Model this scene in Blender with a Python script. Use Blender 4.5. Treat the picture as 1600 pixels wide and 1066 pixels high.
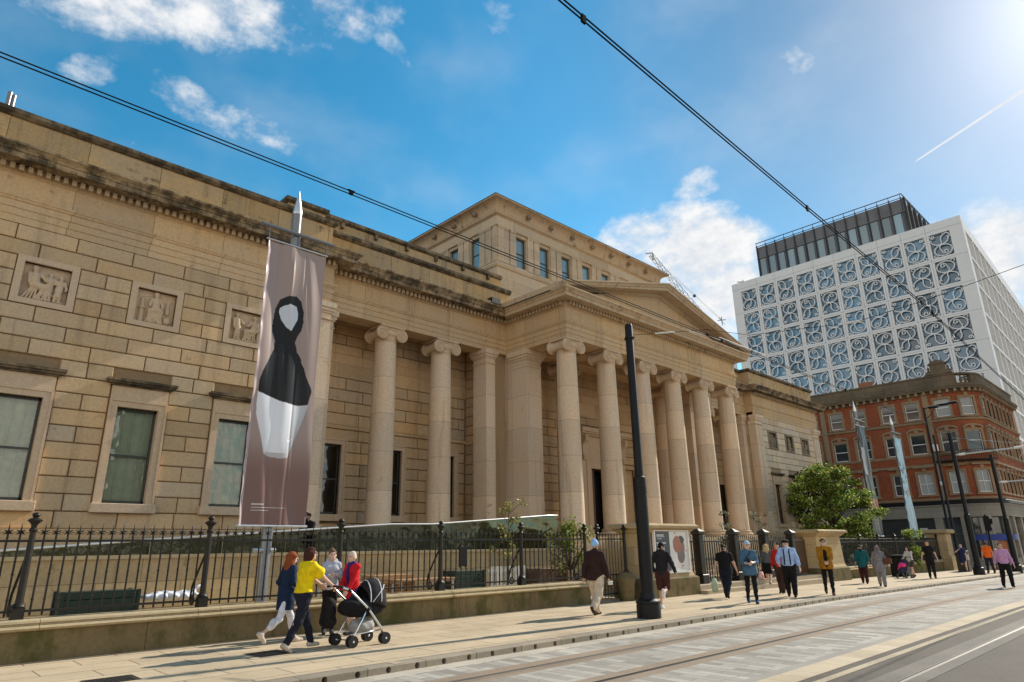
import bpy, math, random
import numpy as np
from mathutils import Vector, Matrix

for o in list(bpy.data.objects):
    bpy.data.objects.remove(o)
random.seed(7)
RNG = np.random.default_rng(11)
SC = bpy.context.scene
COL = SC.collection
R = math.radians
PI = math.pi

# ------------------------------------------------------------------ camera
cam_d = bpy.data.cameras.new('camera')
cam_d.sensor_width = 36.0
cam_d.lens = 22.98
cam_d.clip_start = 0.05
cam_d.clip_end = 3000
cam = bpy.data.objects.new('camera', cam_d)
COL.objects.link(cam)
YAW, PIT, ROL = R(44.0576), R(17.5312), R(-0.8322)
fw = Vector((math.sin(YAW) * math.cos(PIT), math.cos(YAW) * math.cos(PIT), math.sin(PIT)))
rt = Vector((math.cos(YAW), -math.sin(YAW), 0))
up = rt.cross(fw)
r2 = math.cos(ROL) * rt + math.sin(ROL) * up
u2 = -math.sin(ROL) * rt + math.cos(ROL) * up
cam.matrix_world = Matrix(((r2.x, u2.x, -fw.x, 0), (r2.y, u2.y, -fw.y, 0), (r2.z, u2.z, -fw.z, 1.6), (0, 0, 0, 1)))
SC.camera = cam

# ------------------------------------------------------------------ light
SUN_AZ, SUN_EL = R(94.0), R(34.5)
sd = Vector((math.sin(SUN_AZ) * math.cos(SUN_EL), math.cos(SUN_AZ) * math.cos(SUN_EL), math.sin(SUN_EL)))
sun_d = bpy.data.lights.new('sun', 'SUN')
sun_d.energy = 5.0
sun_d.angle = R(0.53)
sun_d.color = (1.0, 0.92, 0.80)
sun = bpy.data.objects.new('sun', sun_d)
COL.objects.link(sun)
sun.rotation_euler = (-sd).to_track_quat('-Z', 'Y').to_euler()

SC.view_settings.view_transform = 'Standard'
SC.view_settings.look = 'None'
SC.view_settings.gamma = 1
SC.view_settings.use_curve_mapping = False
SC.view_settings.exposure = 0.30

W = bpy.data.worlds.new('World')
SC.world = W
W.use_nodes = True
NT = W.node_tree
for n in list(NT.nodes):
    NT.nodes.remove(n)

def nd(nt, typ, **kw):
    n = nt.nodes.new(typ)
    for k, v in kw.items():
        if k == 'ins':
            for kk, vv in v.items():
                if hasattr(vv, 'is_output') or isinstance(vv, bpy.types.NodeSocket):
                    nt.links.new(vv, n.inputs[kk])
                else:
                    n.inputs[kk].default_value = vv
        else:
            setattr(n, k, v)
    return n

def mth(nt, op, a, b=None, c=None, clamp=False):
    n = nt.nodes.new('ShaderNodeMath')
    n.operation = op
    n.use_clamp = clamp
    for i, v in enumerate((a, b, c)):
        if v is None:
            continue
        if isinstance(v, bpy.types.NodeSocket):
            nt.links.new(v, n.inputs[i])
        else:
            n.inputs[i].default_value = v
    return n.outputs[0]

def smooth(nt, v, lo, hi):
    n = nd(nt, 'ShaderNodeMapRange', interpolation_type='SMOOTHSTEP')
    nt.links.new(v, n.inputs['Value'])
    n.inputs['From Min'].default_value = lo
    n.inputs['From Max'].default_value = hi
    return n.outputs[0]

def mixc(nt, f, a, b, blend='MIX'):
    n = nd(nt, 'ShaderNodeMix', data_type='RGBA', blend_type=blend)
    for key, v in ((0, f), (6, a), (7, b)):
        if isinstance(v, bpy.types.NodeSocket):
            nt.links.new(v, n.inputs[key])
        elif key == 0:
            n.inputs[0].default_value = v
        else:
            n.inputs[key].default_value = (*v, 1) if len(v) == 3 else v
    return n.outputs[2]

def build_world():
    nt = NT
    sky = nd(nt, 'ShaderNodeTexSky', sky_type='NISHITA', sun_disc=False, sun_elevation=SUN_EL, sun_rotation=SUN_AZ,
             altitude=50, air_density=1.0, dust_density=0.35, ozone_density=1.6)
    hs = nd(nt, 'ShaderNodeHueSaturation', ins={'Color': sky.outputs[0], 'Saturation': 1.40, 'Value': 1.0, 'Hue': 0.478})
    tc = nd(nt, 'ShaderNodeTexCoord')
    d = tc.outputs['Generated']
    mp = nd(nt, 'ShaderNodeMapping', ins={'Vector': d, 'Scale': (1.0, 1.0, 1.5)})
    n1 = nd(nt, 'ShaderNodeTexNoise', ins={'Vector': mp.outputs[0], 'Scale': 9.0, 'Detail': 9.0, 'Roughness': 0.6, 'Distortion': 0.25})
    n2 = nd(nt, 'ShaderNodeTexNoise', ins={'Vector': mp.outputs[0], 'Scale': 30.0, 'Detail': 6.0, 'Roughness': 0.62})
    n3 = nd(nt, 'ShaderNodeTexNoise', ins={'Vector': mp.outputs[0], 'Scale': 5.0, 'Detail': 4.0})
    # cloud banks: centre direction, long axis / length^2, short axis / breadth, weight
    banks = [
    ((0.1488, 0.7538, 0.64), (5.946, -2.242, 1.258), (9.11, 13.829, -18.407), 1.0),
    ((0.3384, 0.6409, 0.689), (14.505, -10.652, 2.785), (16.15, 16.022, -22.836), 0.85),
    ((0.3953, 0.6377, 0.6611), (23.45, 0.4, -14.405), (-26.565, 59.581, -41.591), 0.7),
    ((0.4904, 0.5265, 0.6945), (37.241, -14.133, -15.584), (1.826, 38.005, -30.104), 0.6),
    ((0.0958, 0.8199, 0.5644), (21.593, -11.247, 12.675), (37.544, 24.609, -42.122), 0.65),
    ((0.2035, 0.8054, 0.5568), (17.962, -0.712, -5.534), (-10.362, 28.395, -37.288), 0.8),
    ((0.2705, 0.7917, 0.5478), (17.444, -4.829, -1.634), (2.961, 21.9, -33.109), 0.8),
    ((0.3176, 0.7829, 0.5349), (30.791, -13.508, 1.489), (18.128, 34.559, -61.345), 0.5),
    ((0.1653, 0.8473, 0.5048), (52.403, -14.991, 8.006), (27.166, 47.572, -88.739), 0.55),
    ((0.0547, 0.8029, 0.5936), (38.739, -6.711, 5.509), (15.146, 40.885, -56.702), 0.5),
    ((0.762, 0.245, 0.5995), (21.777, -33.693, -13.91), (25.249, 35.569, -46.627), 0.6),
    ((0.7682, 0.4066, 0.4946), (12.79, -28.794, 3.805), (27.726, 5.976, -47.975), 0.65),
    ((0.7521, 0.5008, 0.4285), (9.544, -15.157, 0.963), (10.287, 4.962, -23.854), 1.2),
    ((0.8024, 0.437, 0.4065), (6.808, -10.385, -2.274), (4.573, 6.505, -16.02), 1.5),
    ((0.8349, 0.4205, 0.355), (8.471, -13.196, -4.292), (3.179, 7.272, -16.088), 1.4),
    ((0.9393, 0.1005, 0.3279), (4.129, -13.635, -7.649), (3.946, 9.102, -14.095), 1.4),
    ((0.9404, 0.1749, 0.2916), (3.692, -10.252, -5.755), (1.976, 6.467, -10.252), 1.3),
    ((0.7898, 0.4868, 0.3731), (7.445, -7.36, -6.158), (-0.363, 11.045, -13.641), 1.3),
    ]
    total = None
    for c, a, b, g in banks:
        sub = nd(nt, 'ShaderNodeVectorMath', operation='SUBTRACT', ins={0: d, 1: c}).outputs[0]
        ua = nd(nt, 'ShaderNodeVectorMath', operation='DOT_PRODUCT', ins={0: sub, 1: a}).outputs['Value']
        ub = nd(nt, 'ShaderNodeVectorMath', operation='DOT_PRODUCT', ins={0: sub, 1: b}).outputs['Value']
        facing = nd(nt, 'ShaderNodeVectorMath', operation='DOT_PRODUCT', ins={0: d, 1: c}).outputs['Value']
        r2_ = mth(nt, 'ADD', mth(nt, 'MULTIPLY', ua, ua), mth(nt, 'MULTIPLY', ub, ub))
        m = mth(nt, 'MULTIPLY', smooth(nt, r2_, 2.6, 0.0), g)
        m = mth(nt, 'MULTIPLY', m, mth(nt, 'GREATER_THAN', facing, 0.5))
        total = m if total is None else mth(nt, 'MAXIMUM', total, m)
    dens = mth(nt, 'ADD', n1.outputs[0], mth(nt, 'MULTIPLY', mth(nt, 'SUBTRACT', n2.outputs[0], 0.5), 0.45))
    dens = mth(nt, 'ADD', dens, mth(nt, 'MULTIPLY', total, 0.38))
    cov = mth(nt, 'MULTIPLY', smooth(nt, dens, 0.61, 1.06), smooth(nt, total, 0.02, 0.3))
    # unseen bright cloud behind the viewer, added as fill light for the facade
    bk = nd(nt, 'ShaderNodeVectorMath', operation='DOT_PRODUCT', ins={0: d, 1: (-0.62, -0.76, 0.18)}).outputs['Value']
    bdens = mth(nt, 'ADD', n3.outputs[0], mth(nt, 'MULTIPLY', mth(nt, 'SUBTRACT', n2.outputs[0], 0.5), 0.5))
    bcov = mth(nt, 'MULTIPLY', smooth(nt, bdens, 0.30, 0.52), smooth(nt, bk, 0.02, 0.42))
    bel = nd(nt, 'ShaderNodeSeparateXYZ', ins={0: d}).outputs[2]
    bcov = mth(nt, 'MULTIPLY', bcov, smooth(nt, bel, 0.62, 0.36))
    # thin high veil
    veil = mth(nt, 'MULTIPLY', smooth(nt, n3.outputs[0], 0.42, 0.75), 0.16)
    # a contrail: a narrow band about a great circle
    pl = nd(nt, 'ShaderNodeVectorMath', operation='DOT_PRODUCT', ins={0: d, 1: (0.4872, -0.2659, -0.8318)}).outputs['Value']
    al = nd(nt, 'ShaderNodeVectorMath', operation='DOT_PRODUCT', ins={0: d, 1: (0.045, 0.993, -0.29)}).outputs['Value']
    f0 = nd(nt, 'ShaderNodeVectorMath', operation='DOT_PRODUCT', ins={0: d, 1: (0.8732, 0.1641, 0.459)}).outputs['Value']
    wd = mth(nt, 'ADD', 0.0011, mth(nt, 'MULTIPLY', mth(nt, 'SUBTRACT', 0.0685, al), 0.006))
    tr = smooth(nt, mth(nt, 'DIVIDE', mth(nt, 'ABSOLUTE', pl), wd), 1.25, 0.5)
    tr = mth(nt, 'MULTIPLY', mth(nt, 'MULTIPLY', tr, smooth(nt, al, 0.071, 0.060)), mth(nt, 'GREATER_THAN', f0, 0.9))
    cov = mth(nt, 'MAXIMUM', mth(nt, 'MAXIMUM', cov, veil), mth(nt, 'MULTIPLY', tr, 0.9))
    shade = smooth(nt, mth(nt, 'ADD', n2.outputs[0], mth(nt, 'MULTIPLY', n1.outputs[0], 0.7)), 0.6, 1.1)
    lit = nd(nt, 'ShaderNodeVectorMath', operation='DOT_PRODUCT', ins={0: d, 1: tuple(sd)}).outputs['Value']
    ccol = mixc(nt, shade, (4.6, 4.8, 5.1), (5.9, 5.9, 5.9))
    glow = mth(nt, 'MULTIPLY', mth(nt, 'POWER', mth(nt, 'MAXIMUM', lit, 0.0), 160.0), 2.4)
    dim = smooth(nt, lit, 1.0, 0.78)
    dim = mth(nt, 'ADD', 0.66, mth(nt, 'MULTIPLY', dim, 0.42))
    hs = nd(nt, 'ShaderNodeMix', data_type='RGBA', blend_type='MULTIPLY', ins={0: 1.0, 6: hs.outputs[0], 7: nd(nt, 'ShaderNodeCombineColor', ins={0: dim, 1: dim, 2: dim}).outputs[0]})
    sky2 = mixc(nt, 1.0, hs.outputs[2], nd(nt, 'ShaderNodeCombineColor', ins={0: glow, 1: glow, 2: glow}).outputs[0], 'ADD')
    colr = mixc(nt, cov, sky2, ccol)
    colr = mixc(nt, bcov, colr, mixc(nt, shade, (7.0, 6.3, 5.5), (12.0, 10.9, 9.6)))
    bg = nd(nt, 'ShaderNodeBackground', ins={'Color': colr, 'Strength': 0.133})
    out = nd(nt, 'ShaderNodeOutputWorld', ins={'Surface': bg.outputs[0]})
build_world()

# ------------------------------------------------------------------ materials
MATS = {}
def pr(nt, **ins):
    b = nd(nt, 'ShaderNodeBsdfPrincipled')
    for k, v in ins.items():
        k = k.replace('_', ' ')
        if isinstance(v, bpy.types.NodeSocket):
            nt.links.new(v, b.inputs[k])
        else:
            b.inputs[k].default_value = v
    nd(nt, 'ShaderNodeOutputMaterial', ins={'Surface': b.outputs[0]})
    return b

def new_mat(name):
    m = bpy.data.materials.new(name)
    m.use_nodes = True
    m.node_tree.nodes.clear()
    MATS[name] = m
    return m, m.node_tree

def bump(nt, b, h, dist=0.01, strength=0.5):
    bp = nd(nt, 'ShaderNodeBump', ins={'Height': h, 'Distance': dist, 'Strength': strength})
    nt.links.new(bp.outputs[0], b.inputs['Normal'])

def noise(nt, vec, scale, detail=4, rough=0.55, sc3=None):
    if sc3:
        vec = nd(nt, 'ShaderNodeMapping', ins={'Vector': vec, 'Scale': sc3}).outputs[0]
    return nd(nt, 'ShaderNodeTexNoise', ins={'Vector': vec, 'Scale': scale, 'Detail': detail, 'Roughness': rough}).outputs[0]

def simple(name, col, rough=0.6, metal=0.0, var=0.15, scale=8.0, bmp=0.0, spec=0.4, sc3=None):
    m, nt = new_mat(name)
    tc = nd(nt, 'ShaderNodeTexCoord').outputs['Object']
    n = noise(nt, tc, scale, 5, 0.6, sc3)
    k = nd(nt, 'ShaderNodeMapRange', ins={'Value': n, 'From Min': 0.25, 'From Max': 0.75, 'To Min': 1 - var, 'To Max': 1 + var}).outputs[0]
    c = mixc(nt, 1.0, col, nd(nt, 'ShaderNodeCombineColor', ins={0: k, 1: k, 2: k}).outputs[0], 'MULTIPLY')
    b = pr(nt, Base_Color=c, Roughness=rough, Metallic=metal, Specular_IOR_Level=spec)
    if bmp:
        bump(nt, b, noise(nt, tc, scale * 6, 4), bmp, 0.6)
    return m

def stone(name, base, warm, tint=False, brick=None, soot=0.0, moss=0.0, streak=0.25, grain=0.004, axis='xy'):
    """masonry: patchy colour, vertical weathering streaks, optional joints, soot and moss"""
    m, nt = new_mat(name)
    pos = nd(nt, 'ShaderNodeNewGeometry').outputs['Position']
    a = noise(nt, pos, 0.45, 5, 0.6)
    c = mixc(nt, smooth(nt, a, 0.38, 0.66), base, warm)
    s = noise(nt, pos, 1.0, 5, 0.6, (3.5, 3.5, 0.22))
    c = mixc(nt, mth(nt, 'MULTIPLY', smooth(nt, s, 0.5, 0.78), streak), c, (base[0] * .35, base[1] * .33, base[2] * .3))
    f = noise(nt, pos, 14.0, 5, 0.65)
    kk = nd(nt, 'ShaderNodeMapRange', ins={'Value': f, 'From Min': 0.3, 'From Max': 0.7, 'To Min': 0.86, 'To Max': 1.1}).outputs[0]
    c = mixc(nt, 1.0, c, nd(nt, 'ShaderNodeCombineColor', ins={0: kk, 1: kk, 2: kk}).outputs[0], 'MULTIPLY')
    height = f
    if tint:
        at = nd(nt, 'ShaderNodeAttribute', attribute_name='tint').outputs['Color']
        c = mixc(nt, 1.0, c, at, 'MULTIPLY')
    if brick:
        bw, bh, mo = brick[:3]
        sp = nd(nt, 'ShaderNodeSeparateXYZ', ins={0: pos})
        if axis == 'xy':
            h = mth(nt, 'ADD', sp.outputs[0], sp.outputs[1])
        else:
            h = sp.outputs[0]
        v = nd(nt, 'ShaderNodeCombineXYZ', ins={0: h, 1: mth(nt, 'ADD', sp.outputs[2], brick[3] if len(brick) > 3 else 0.0)}).outputs[0]
        bt = nd(nt, 'ShaderNodeTexBrick', offset=0.5, ins={'Vector': v, 'Color1': (0.86, 0.86, 0.86, 1), 'Color2': (1.12, 1.10, 1.06, 1),
                'Mortar': (0.42, 0.38, 0.33, 1), 'Scale': 1.0, 'Mortar Size': mo, 'Mortar Smooth': 0.3, 'Bias': 0.0, 'Brick Width': bw, 'Row Height': bh})
        c = mixc(nt, 1.0, c, bt.outputs[0], 'MULTIPLY')
    if soot:
        q = noise(nt, pos, 1.3, 7, 0.68, (1.0, 1.0, 2.2))
        q2 = noise(nt, pos, 1.0, 5, 0.6, (5.0, 5.0, 0.6))
        qq = mth(nt, 'ADD', mth(nt, 'MULTIPLY', q, 0.65), mth(nt, 'MULTIPLY', q2, 0.35))
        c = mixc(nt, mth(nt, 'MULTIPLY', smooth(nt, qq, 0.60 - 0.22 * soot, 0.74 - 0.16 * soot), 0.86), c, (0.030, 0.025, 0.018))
    if moss:
        q = noise(nt, pos, 1.7, 6, 0.65, (1.0, 1.0, 0.7))
        c = mixc(nt, mth(nt, 'MULTIPLY', smooth(nt, q, 0.62 - 0.25 * moss, 0.74 - 0.1 * moss), 0.8), c, (0.060, 0.062, 0.016))
    b = pr(nt, Base_Color=c, Roughness=0.9, Specular_IOR_Level=0.15)
    bump(nt, b, height, grain, 0.7)
    return m

ST_B, ST_W = (0.535, 0.39, 0.245), (0.58, 0.40, 0.22)
stone('rusticated_stone', ST_B, ST_W, tint=True, streak=0.45, soot=0.04)
stone('hazed_rusticated_stone', (0.62, 0.50, 0.365), (0.65, 0.51, 0.35), tint=True, streak=0.3)  # right-wing copy of the wall stone, sunward haze painted in as lighter, greyer colour
stone('ashlar_stone', ST_B, ST_W, brick=(2.1, 0.66, 0.006, 0.0))
stone('frieze_stone', ST_B, ST_W, brick=(2.05, 9.0, 0.009, 2.0), streak=0.4, soot=0.05)
stone('parapet_stone', (0.43, 0.32, 0.195), (0.53, 0.35, 0.165), brick=(1.9, 9.0, 0.012, 2.0), soot=0.26, streak=0.6)
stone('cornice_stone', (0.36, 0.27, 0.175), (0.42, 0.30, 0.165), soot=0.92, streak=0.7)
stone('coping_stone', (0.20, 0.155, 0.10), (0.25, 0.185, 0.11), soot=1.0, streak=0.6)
stone('clean_cornice_stone', (0.50, 0.38, 0.255), (0.53, 0.385, 0.24), soot=0.24, streak=0.6)
stone('column_stone', (0.66, 0.52, 0.385), (0.68, 0.51, 0.35), brick=(40.0, 1.42, 0.007, 0.62), streak=0.5, soot=0.03)
stone('carved_stone', (0.57, 0.43, 0.30), (0.59, 0.43, 0.275), streak=0.25)
stone('dark_carved_stone', (0.24, 0.19, 0.135), (0.30, 0.23, 0.15), streak=0.4)
stone('attic_stone', (0.51, 0.41, 0.30), (0.54, 0.42, 0.285), brick=(1.3, 0.55, 0.005), streak=0.2)
stone('mossy_stone', (0.17, 0.13, 0.07), (0.22, 0.165, 0.085), brick=(2.3, 9.0, 0.008, 2.0), moss=0.75, streak=0.55)
stone('pale_coping_stone', (0.40, 0.32, 0.20), (0.42, 0.33, 0.19), moss=0.20, soot=0.06)
stone('pier_stone', (0.42, 0.32, 0.19), (0.47, 0.35, 0.19), brick=(1.7, 0.55, 0.007, 0.1), moss=0.06, streak=0.4)
stone('step_stone', (0.42, 0.34, 0.24), (0.45, 0.36, 0.24), streak=0.1)
stone('grey_stone', (0.26, 0.235, 0.20), (0.28, 0.25, 0.205), brick=(1.6, 0.5, 0.005))
stone('brown_stone', (0.15, 0.115, 0.08), (0.20, 0.15, 0.095), brick=(1.3, 9.0, 0.01, 3.0), soot=0.2)
stone('buff_stone', (0.29, 0.205, 0.125), (0.33, 0.225, 0.13), streak=0.4)
stone('red_brick', (0.30, 0.085, 0.040), (0.35, 0.115, 0.055), brick=(0.24, 0.085, 0.006), streak=0.25)

simple('black_iron', (0.017, 0.014, 0.010), 0.5, 0.0, 0.35, 12, spec=0.3)
simple('black_paint', (0.009, 0.009, 0.009), 0.5, 0.0, 0.3, 6, spec=0.22)
simple('grey_metal', (0.20, 0.20, 0.20), 0.38, 0.6, 0.1, 5)
simple('pale_metal', (0.62, 0.62, 0.60), 0.35, 0.8, 0.08, 5)
simple('chrome', (0.75, 0.75, 0.75), 0.2, 1.0, 0.05, 5)
simple('white_paint', (0.72, 0.70, 0.66), 0.55, 0, 0.1, 3)
simple('white_panel', (0.80, 0.77, 0.73), 0.5, 0, 0.05, 0.4)
simple('fin_panel', (0.56, 0.53, 0.49), 0.5, 0, 0.08, 0.4)
simple('dark_cladding', (0.15, 0.145, 0.145), 0.4, 0.2, 0.25, 0.6)
simple('shutter_paint', (0.56, 0.60, 0.50), 0.55, 0, 0.1, 3)
simple('sash_paint', (0.055, 0.058, 0.05), 0.5, 0, 0.2, 6)
simple('dark_interior', (0.012, 0.012, 0.012), 0.8)
simple('dark_wood', (0.10, 0.05, 0.025), 0.6, 0, 0.3, 6, sc3=(1, 1, 8))
simple('bench_wood', (0.36, 0.20, 0.09), 0.6, 0, 0.3, 5, sc3=(0.5, 6, 6))
simple('dark_roof', (0.06, 0.06, 0.065), 0.7)
simple('terracotta', (0.32, 0.12, 0.06), 0.8)
simple('wire_metal', (0.010, 0.010, 0.010), 0.8, 0.0, spec=0.05)
simple('crane_paint', (0.42, 0.45, 0.46), 0.5)
simple('blue_sign', (0.010, 0.035, 0.22), 0.5)
simple('rubber', (0.014, 0.014, 0.014), 0.75)
simple('bark', (0.09, 0.065, 0.04), 0.9, 0, 0.4, 14, 0.01)
simple('pale_bark', (0.23, 0.19, 0.13), 0.9, 0, 0.4, 14, 0.005)
simple('dirt', (0.10, 0.08, 0.055), 0.95, 0, 0.3, 4)
simple('green_plastic', (0.022, 0.040, 0.028), 0.6)
simple('white_sheet', (0.60, 0.62, 0.66), 0.6, 0, 0.06, 6)
simple('cast_iron', (0.055, 0.05, 0.045), 0.55, 0.5, 0.3, 20)
simple('rail_steel', (0.26, 0.24, 0.215), 0.45, 0.8, 0.1, 3)
simple('groove', (0.015, 0.013, 0.011), 0.9)
simple('parchment', (0.75, 0.72, 0.66), 0.6)
simple('orange_vest', (0.85, 0.18, 0.02), 0.7)
simple('yellow_sign', (0.75, 0.50, 0.05), 0.5)

def attr_mat(name, rough=0.6, spec=0.3, trans=0.0):
    m, nt = new_mat(name)
    at = nd(nt, 'ShaderNodeAttribute', attribute_name='tint').outputs['Color']
    b = pr(nt, Base_Color=at, Roughness=rough, Specular_IOR_Level=spec)
    if trans:
        tr = nd(nt, 'ShaderNodeBsdfTranslucent', ins={'Color': at})
        mx = nd(nt, 'ShaderNodeMixShader', ins={0: trans, 1: b.outputs[0], 2: tr.outputs[0]})
        out = [n for n in nt.nodes if n.type == 'OUTPUT_MATERIAL'][0]
        nt.links.new(mx.outputs[0], out.inputs['Surface'])
    return m
attr_mat('leaf', 0.45, 0.35, 0.5)
attr_mat('printed_vinyl', 0.36, 0.22)
attr_mat('printed_paper', 0.35, 0.4)

def glass(name, tint, refl=1.0, rough=0.02):
    m, nt = new_mat(name)
    tr = nd(nt, 'ShaderNodeBsdfTransparent', ins={'Color': (*tint, 1)})
    wob = nd(nt, 'ShaderNodeBump', ins={'Height': noise(nt, nd(nt, 'ShaderNodeNewGeometry').outputs['Position'], 1.6, 2, 0.5), 'Distance': 0.05, 'Strength': 0.5})
    gl = nd(nt, 'ShaderNodeBsdfGlossy', ins={'Color': (1, 1, 1, 1), 'Roughness': rough, 'Normal': wob.outputs[0]})
    lw = nd(nt, 'ShaderNodeFresnel', ins={'IOR': 1.5})
    f = mth(nt, 'MULTIPLY', lw.outputs[0], refl, clamp=True)
    mx = nd(nt, 'ShaderNodeMixShader', ins={0: f, 1: tr.outputs[0], 2: gl.outputs[0]})
    nd(nt, 'ShaderNodeOutputMaterial', ins={'Surface': mx.outputs[0]})
    return m
glass('window_glass', (0.80, 0.85, 0.80), 2.0)
glass('green_glass', (0.38, 0.43, 0.37), 0.5)
def pane_mat(name, col, rough=0.06, spec=1.0):
    m, nt = new_mat(name)
    oi = nd(nt, 'ShaderNodeObjectInfo').outputs['Random']
    k = nd(nt, 'ShaderNodeMapRange', ins={'Value': oi, 'To Min': 0.55, 'To Max': 1.5}).outputs[0]
    c = mixc(nt, 1.0, col, nd(nt, 'ShaderNodeCombineColor', ins={0: k, 1: k, 2: k}).outputs[0], 'MULTIPLY')
    pr(nt, Base_Color=c, Roughness=rough, Specular_IOR_Level=spec)
    return m
pane_mat('dark_pane', (0.035, 0.040, 0.045))
pane_mat('blue_pane', (0.08, 0.20, 0.30), 0.12, 0.8)
pane_mat('teal_pane', (0.15, 0.26, 0.31), 0.08, 1.0)
pane_mat('curtain_pane', (0.30, 0.31, 0.30), 0.12, 0.8)

def paving(name, c1, c2, mort, bw, bh, ms=0.006, rot=False, rough=0.85, offset=0.5, bias=0.0, speck=0.12, off=(0, 0)):
    m, nt = new_mat(name)
    pos = nd(nt, 'ShaderNodeNewGeometry').outputs['Position']
    sp = nd(nt, 'ShaderNodeSeparateXYZ', ins={0: pos})
    x, y = mth(nt, 'ADD', sp.outputs[0], off[0]), mth(nt, 'ADD', sp.outputs[1], off[1])
    v = nd(nt, 'ShaderNodeCombineXYZ', ins={0: y if rot else x, 1: x if rot else y}).outputs[0]
    bt = nd(nt, 'ShaderNodeTexBrick', offset=offset, offset_frequency=2, ins={'Vector': v, 'Color1': (*c1, 1), 'Color2': (*c2, 1), 'Mortar': (*mort, 1), 'Scale': 1.0,
            'Mortar Size': ms, 'Mortar Smooth': 0.2, 'Bias': bias, 'Brick Width': bw, 'Row Height': bh})
    n = nd(nt, 'ShaderNodeMapRange', ins={'Value': noise(nt, pos, 26.0, 7, 0.9), 'From Min': 0.38, 'From Max': 0.62}).outputs[0]
    n2 = noise(nt, pos, 0.8, 6, 0.65)
    k = mth(nt, 'ADD', mth(nt, 'MULTIPLY', mth(nt, 'SUBTRACT', n, 0.5), speck), nd(nt, 'ShaderNodeMapRange', ins={'Value': n2, 'From Min': 0.3, 'From Max': 0.7, 'To Min': 0.82, 'To Max': 1.1}).outputs[0])
    c = mixc(nt, 1.0, bt.outputs[0], nd(nt, 'ShaderNodeCombineColor', ins={0: k, 1: k, 2: k}).outputs[0], 'MULTIPLY')
    st = noise(nt, pos, 2.2, 5, 0.7)
    c = mixc(nt, mth(nt, 'MULTIPLY', smooth(nt, st, 0.62, 0.75), 0.25), c, (c1[0] * .45, c1[1] * .42, c1[2] * .4))
    vo = nd(nt, 'ShaderNodeTexVoronoi', feature='F1', ins={'Vector': pos, 'Scale': 2.6, 'Randomness': 1.0}).outputs['Distance']
    c = mixc(nt, mth(nt, 'MULTIPLY', smooth(nt, vo, 0.085, 0.05), 0.45), c, (c1[0] * .3, c1[1] * .28, c1[2] * .26))
    gr = noise(nt, pos, 0.35, 7, 0.7)
    c = mixc(nt, mth(nt, 'MULTIPLY', smooth(nt, gr, 0.5, 0.72), 0.3), c, (c1[0] * .55, c1[1] * .52, c1[2] * .5))
    b = pr(nt, Base_Color=c, Roughness=rough, Specular_IOR_Level=0.25)
    bump(nt, b, n, 0.004, 0.5)
    return m
paving('flagstones', (0.47, 0.37, 0.245), (0.545, 0.43, 0.285), (0.14, 0.105, 0.07), 1.25, 0.62, 0.010, off=(0.3, 0.08))
paving('kerb_stone', (0.28, 0.235, 0.175), (0.33, 0.275, 0.205), (0.08, 0.07, 0.06), 1.01, 9.0, 0.008, speck=0.3)
paving('track_pavers', (0.25, 0.225, 0.19), (0.45, 0.41, 0.35), (0.17, 0.15, 0.12), 0.62, 0.18, 0.006, rot=True)
paving('brown_aggregate', (0.27, 0.205, 0.145), (0.33, 0.255, 0.18), (0.26, 0.19, 0.13), 7.0, 5.0, 0.0, speck=0.3)
paving('pale_channel', (0.42, 0.37, 0.30), (0.50, 0.44, 0.35), (0.28, 0.23, 0.18), 1.0, 9.0, 0.006)
paving('grey_band', (0.30, 0.275, 0.235), (0.33, 0.30, 0.255), (0.2, 0.2, 0.2), 2.4, 9.0, 0.004)
paving('sandstone_setts', (0.46, 0.37, 0.25), (0.54, 0.44, 0.31), (0.26, 0.2, 0.14), 0.42, 9.0, 0.006)
paving('asphalt', (0.105, 0.088, 0.070), (0.115, 0.096, 0.078), (0.1, 0.085, 0.07), 9.0, 9.0, 0.0, speck=0.40)
paving('line_paint', (0.42, 0.345, 0.235), (0.47, 0.385, 0.265), (0.4, 0.35, 0.24), 9.0, 9.0, 0.0, speck=0.3)
paving('concrete', (0.17, 0.15, 0.125), (0.20, 0.175, 0.145), (0.2, 0.18, 0.15), 3.0, 9.0, 0.004, speck=0.3)
paving('court_paving', (0.30, 0.25, 0.18), (0.36, 0.30, 0.21), (0.15, 0.12, 0.09), 0.8, 0.6, 0.006)

def fabric(col, rough=0.85):
    name = 'cloth_%d_%d_%d' % tuple(int(255 * c) for c in col)
    if name not in MATS:
        simple(name, col, rough, 0, 0.28, 11, 0.006, 0.2)
    return MATS[name]
def skin(col):
    name = 'skin_%d_%d_%d' % tuple(int(255 * c) for c in col)
    if name not in MATS:
        simple(name, col, 0.5, 0, 0.08, 20, 0, 0.35)
    return MATS[name]
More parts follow.
